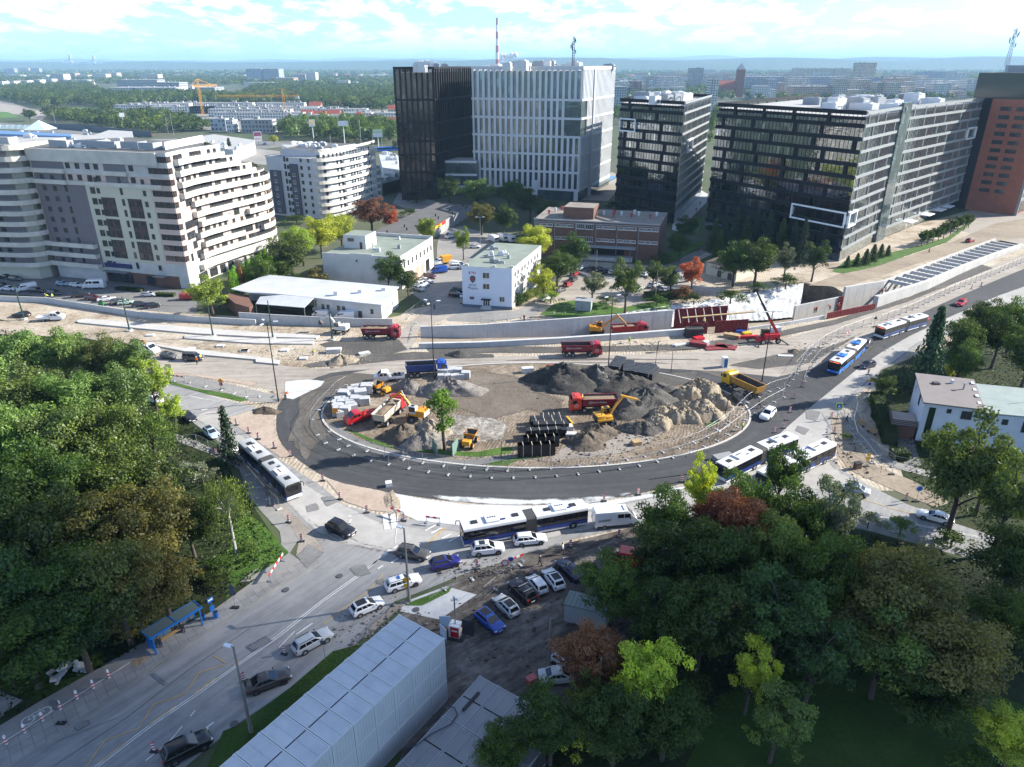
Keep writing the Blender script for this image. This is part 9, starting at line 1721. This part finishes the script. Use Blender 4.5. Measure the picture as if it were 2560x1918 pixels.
pylon('grey sign pylon with red lettering beside the retail store','A1',2045,830,6.5,6,7.5,m_whp,'LEXA',M('sign_plum',(.25,.06,.13),.6),m_redp,2.0);m_gold=M('arch_yellow',(.8,.45,.01),.4,emit=.15);pylon('tall pole sign with a yellow arched letter on the avenue','A2',500,880,15,5,5.4,M('sign_green_dark',(.75,.74,.7),.5),'M',None,m_gold,5.6);pylon('white board on a pole beside the arched letter sign','A2',768,915,17,8,3.8,m_whp);pylon('white board with pale green top on the avenue','A2',1060,950,12,7,5.2,m_whp,None,M('panel_green',(.45,.6,.4),.5));pylon('white billboard on twin poles at the tree belt','A1',985,700,13,4.5,4,m_whp)
for i,(c,x,yb,H)in enumerate((('A1',445,680,16),('A1',1375,760,19),('A1',1330,740,14),('A2',912,950,22),('A2',648,920,9),('A2',1010,930,10),('A2',1090,930,10))):p=at(c,x,yb);tag(MB().tube([(p.x,p.y,0),(p.x,p.y,H)],.2,6).build('avenue_mast',m_steel),'thin grey mast on the avenue behind the flats, %s'%('by the pyramid roof','tall one at the store','beside the tall one','before the wood','near the arched letter','near the green board','last one')[i],'mast')
p0=pts('A1 310,690 720,720 1200,770');t=thing('noise_barrier','long dark blue noise barrier along the avenue','noise barrier')
for a,b in zip(p0[:-1],p0[1:]):MB().bar(a+V((0,0,2.5)),b+V((0,0,2.5)),.4,5).build('panel',M('barrier_blue',(.02,.045,.07),.4),t)
# tower cranes
m_cr=M('crane_orange',(.70,.33,.03),.5)
def crane(label,c,x,yb,H,rz,jib,back):
 p=at(c,x,yb);t=thing('tower_crane',label,'tower crane',(p.x,p.y,0),rz)
 def truss(a,b,w_,nm):
  a,b=V(a),V(b);d=(b-a);L=d.length;d.normalize();u=d.cross(V((0,.3,1))).normalized()*w_/2;v=d.cross(u).normalized()*w_/2;mb=MB();k=int(L/w_/1.2);cs=[u+v,u-v,-u-v,-u+v]
  for q in cs:mb.bar(a+q,b+q,.17)
  for i in range(k):
   for j in range(4):mb.bar(a+d*L*i/k+cs[j],a+d*L*(i+1)/k+cs[(j+1)%4],.1)
  mb.build(nm,m_cr,t)
 truss((0,0,0),(0,0,H),2.2,'mast');truss((0,0,H+1),(jib,0,H+1),1.8,'jib');truss((0,0,H+1),(-back,0,H+1),1.8,'counter_jib');truss((0,0,H),(0,0,H+9),1.6,'apex');MB().bar((0,0,H+9),(jib*.7,0,H+2),.25).bar((0,0,H+9),(-back,0,H+2),.25).build('tie_bar',m_cr,t);MB().box((-back+2,0,H-.5),(4,2,3)).build('counterweight',m_conc,t)
crane('orange tower crane with its long jib over the estate','A2',258,690,25,PI+.05,74,18);crane('orange tower crane seen end on in the estate','A1',1605,600,34,PI/2-.2,40,14)
# chimney, steam, cable bridge
p=at('D',1078,150.5)if False else V((-285,3300,0));t=thing('chimney','tall red and white power station chimney on the skyline','chimney',(-62,3300,0));m_cred=M('chimney_red',(.42,.09,.07),.8)
for k in range(9):MB().tube([(0,0,26*k),(0,0,26*(k+1))],[9-.5*k,9-.5*(k+1)],14).build('band',m_whp if k%2 else m_cred,t,smooth=40)
mb=MB()
for k in range(13):mb.sphere((-50+k*4.5+frnd.uniform(-14,14),3340,75+k*.9+frnd.uniform(-16,16)),frnd.uniform(7,12),10,6)
tag(mb.build('steam',M('steam_white',(.85,.86,.88),1),smooth=180),kind='stuff')
for i,(x,sc)in enumerate(((575,1),(760,.95))):
 p=at('A1',x,243);t=thing('cable_bridge',('white cable stayed bridge pylon on the horizon, western','white cable stayed bridge pylon on the horizon, eastern')[i],'bridge',(p.x,p.y,0));s=p.y/4100;mb=MB()
 for q in(-6,6):mb.bar((q*s,0,0),(q*s*.5,0,75*s*sc),5*s)
 mb.build('pylon',m_whp,t);mb=MB()
 for k in range(1,9):
  for q in(-1,1):mb.bar((0,0,(74-k*2)*s*sc),(q*k*13*s,0,8*s),1.1*s)
 mb.build('stay_cable',m_whp,t,recalc=False);MB().box((0,0,7*s),(240*s,8*s,3*s)).build('deck',m_whp,t)
 # fields and paved strip at the old airfield
sheet('field','A1 330,545 600,540 770,530 790,570 560,582 400,570',3,m_field);sheet('field','A1 660,590 790,582 770,610 680,610',3,m_field);sheet('field','A1 -200,560 60,570 160,610 -200,625',3,m_field);sheet('old_runway','A1 -200,440 60,490 250,545 400,580 330,630 250,620 150,590 -200,560',2,m_dusty);sheet('avenue','A1 -200,630 300,690 720,730 1200,790 A2 400,880 800,915 1250,935 1250,960 800,940 350,905 A1 2100,860 1150,805 700,760 -200,680',3,m_lot2);sheet('store_forecourt','A1 1080,790 1400,780 2212,880 2212,1000 1300,900 1100,870',2,m_lot);sheet('estate_ground','A1 900,560 1500,520 2212,540 A2 1200,600 1210,720 300,740 A1 1700,720 1300,660',2,m_lot)
# woods: thousands of crowns that read as a mass
def wood(name,spec,spacing,r0,h0,per,leaf,cols,seed,dens=1.0):
 P=pts(spec);x0,x1=min(p.x for p in P),max(p.x for p in P);y0,y1=min(p.y for p in P),max(p.y for p in P);rng=np.random.default_rng(seed);n=int((x1-x0)*(y1-y0)/spacing**2);q=np.stack([rng.uniform(x0,x1,n),rng.uniform(y0,y1,n)],1);ins=np.zeros(n,bool)
 for a,b in zip(P,P[1:]+P[:1]):c=((a.y>q[:,1])!=(b.y>q[:,1]));ins^=c&(q[:,0]<a.x+(q[:,1]-a.y)/((b.y-a.y)or 1e-9)*(b.x-a.x))
 q=q[ins&(rng.random(n)<dens)];n=len(q);R=r0*rng.uniform(.65,1.25,n);Hh=h0*rng.uniform(.7,1.2,n);d=rng.normal(size=(n,per,3));d/=np.linalg.norm(d,axis=2,keepdims=True);d[:,:,2]=np.abs(d[:,:,2])*np.where(rng.random((n,per))<.85,1,-.6);bump=1+.25*np.sin(d[:,:,:1]*5+q[:,None,:1])*np.cos(d[:,:,1:2]*5)
 C=d*bump*rng.uniform(.75,1.05,(n,per,1))*np.stack([R,R,Hh*.5],1)[:,None,:];C[:,:,:2]+=q[:,None,:];C[:,:,2]+=(Hh*.52)[:,None];N=d+rng.normal(size=d.shape)*.35+np.array([0,0,.3]);T=np.clip(rng.uniform(.1,.8,(n,1))+rng.normal(size=(n,per))*.12,0,1);S=leaf*rng.uniform(.7,1.3,(n,per))
 kind=rng.integers(0,len(cols),n)
 for k,cl in enumerate(cols):
  m_=kind==k
  if m_.sum()==0:continue
  me=leaves_mesh(name,C[m_].reshape(-1,3),N[m_].reshape(-1,3),S[m_].ravel(),T[m_].ravel(),m_leaf);o=bpy.data.objects.new(name,me);COL.objects.link(o);o.color=tuple(1.7*v for v in TC[cl])+(1,);o['kind']='stuff'
CG=['green','mid','olive','dark']
wood('wood','A1 -300,500 0,470 350,545 560,520 760,530 800,570 950,545 1200,520 1500,505 1900,515 2212,500 A2 900,620 1200,610 1200,430 800,420 400,400 0,420 A1 1900,460 1400,440 850,450 700,370 400,380 0,400 -300,400',11,6.2,13,90,1.25,CG,1);wood('wood','A1 350,600 560,590 800,610 980,600 1200,590 1480,640 1700,715 1480,730 1200,740 720,690 380,625',9,5,10,110,1.0,CG,2);wood('wood','A2 200,760 420,740 700,745 900,720 1040,740 1215,770 1225,890 1000,905 600,880 300,860 200,830',9,5.2,12,130,.95,['green','mid','olive','light'],3)
wood('wood','A1 -400,330 0,385 600,365 1200,345 2212,370 A2 600,430 1250,420 1250,330 0,330 A1 1200,280 0,300 -400,300',24,9,13,40,2.6,CG,4,.75);wood('wood','A3 860,640 1000,500 1700,520 A4 0,480 900,500 1800,480 1900,330 900,300 0,300 A3 1200,320 860,330',26,9,12,40,2.6,CG,5,.6);wood('wood','A1 -900,300 2212,290 A3 0,330 2209,330 A4 2212,330 2500,240 0,235 A3 0,255 A1 0,240 -900,250',80,24,16,26,9,CG,6,.6)
wood('wood','A3 860,700 900,620 1000,640 960,760',8,4,10,130,.9,CG,7);wood('wood','A3 1690,900 1750,640 1790,660 1720,940',8,4,12,130,.9,CG,8);wood('wood','A4 2100,1020 2212,900 2400,1000 2212,1050',9,5,11,120,1.0,CG,9)
for i in range(70):
 c,x,y=frnd.choice([('A3',frnd.uniform(900,2200),frnd.uniform(290,420)),('A4',frnd.uniform(0,1800),frnd.uniform(250,330)),('A2',frnd.uniform(350,1180),frnd.uniform(300,330)),('A1',frnd.uniform(1200,2200),frnd.uniform(250,300))]);p=at(c,x,y);L=frnd.uniform(15,45);t=thing('town_house','small pale house block far out on the hazy plain','house',(p.x,p.y,0),frnd.uniform(-.6,.6),'scattered far houses');MB().box((0,0,5),(L,14,10)).build('wall',fmat(frnd.choice([WH,CRM,WH,PEA])),t);MB().loft([[V((x_,-7.5,10)),V((x_,7.5,10)),V((x_,0,14))]for x_ in(-L/2-.5,L/2+.5)]).build('roof',frnd.choice([m_redroof,m_froof]),t)
for i,(k,col,c,x,y,h,r,wh)in enumerate((('a','yg','A2',150,850,8,4.2,'beside the red lettered sign'),('b','olive','A1',1420,800,6,4,'at the store roof'),('o','yg','A1',1250,620,12,5,'golden in the avenue belt'),('p','spruce','A1',1810,830,14,3.6,'alone before the ribbed store'),('b','olive','A1',1730,840,8,4,'left of the store spruce'),('a','green','A1',225,580,14,9,'alone beside the old runway'),('a','mid','A1',830,525,16,10,'large at the field end'),('s','light','A2',1080,560,18,9,'pale tall in the wood behind the black tower'),('b','grey','A2',1200,890,9,4,'grey at the black tower edge'),('a','yg','A2',1085,790,11,5,'yellowish in the avenue belt'))):tree(k,col,c,x,y,h,r,wh)
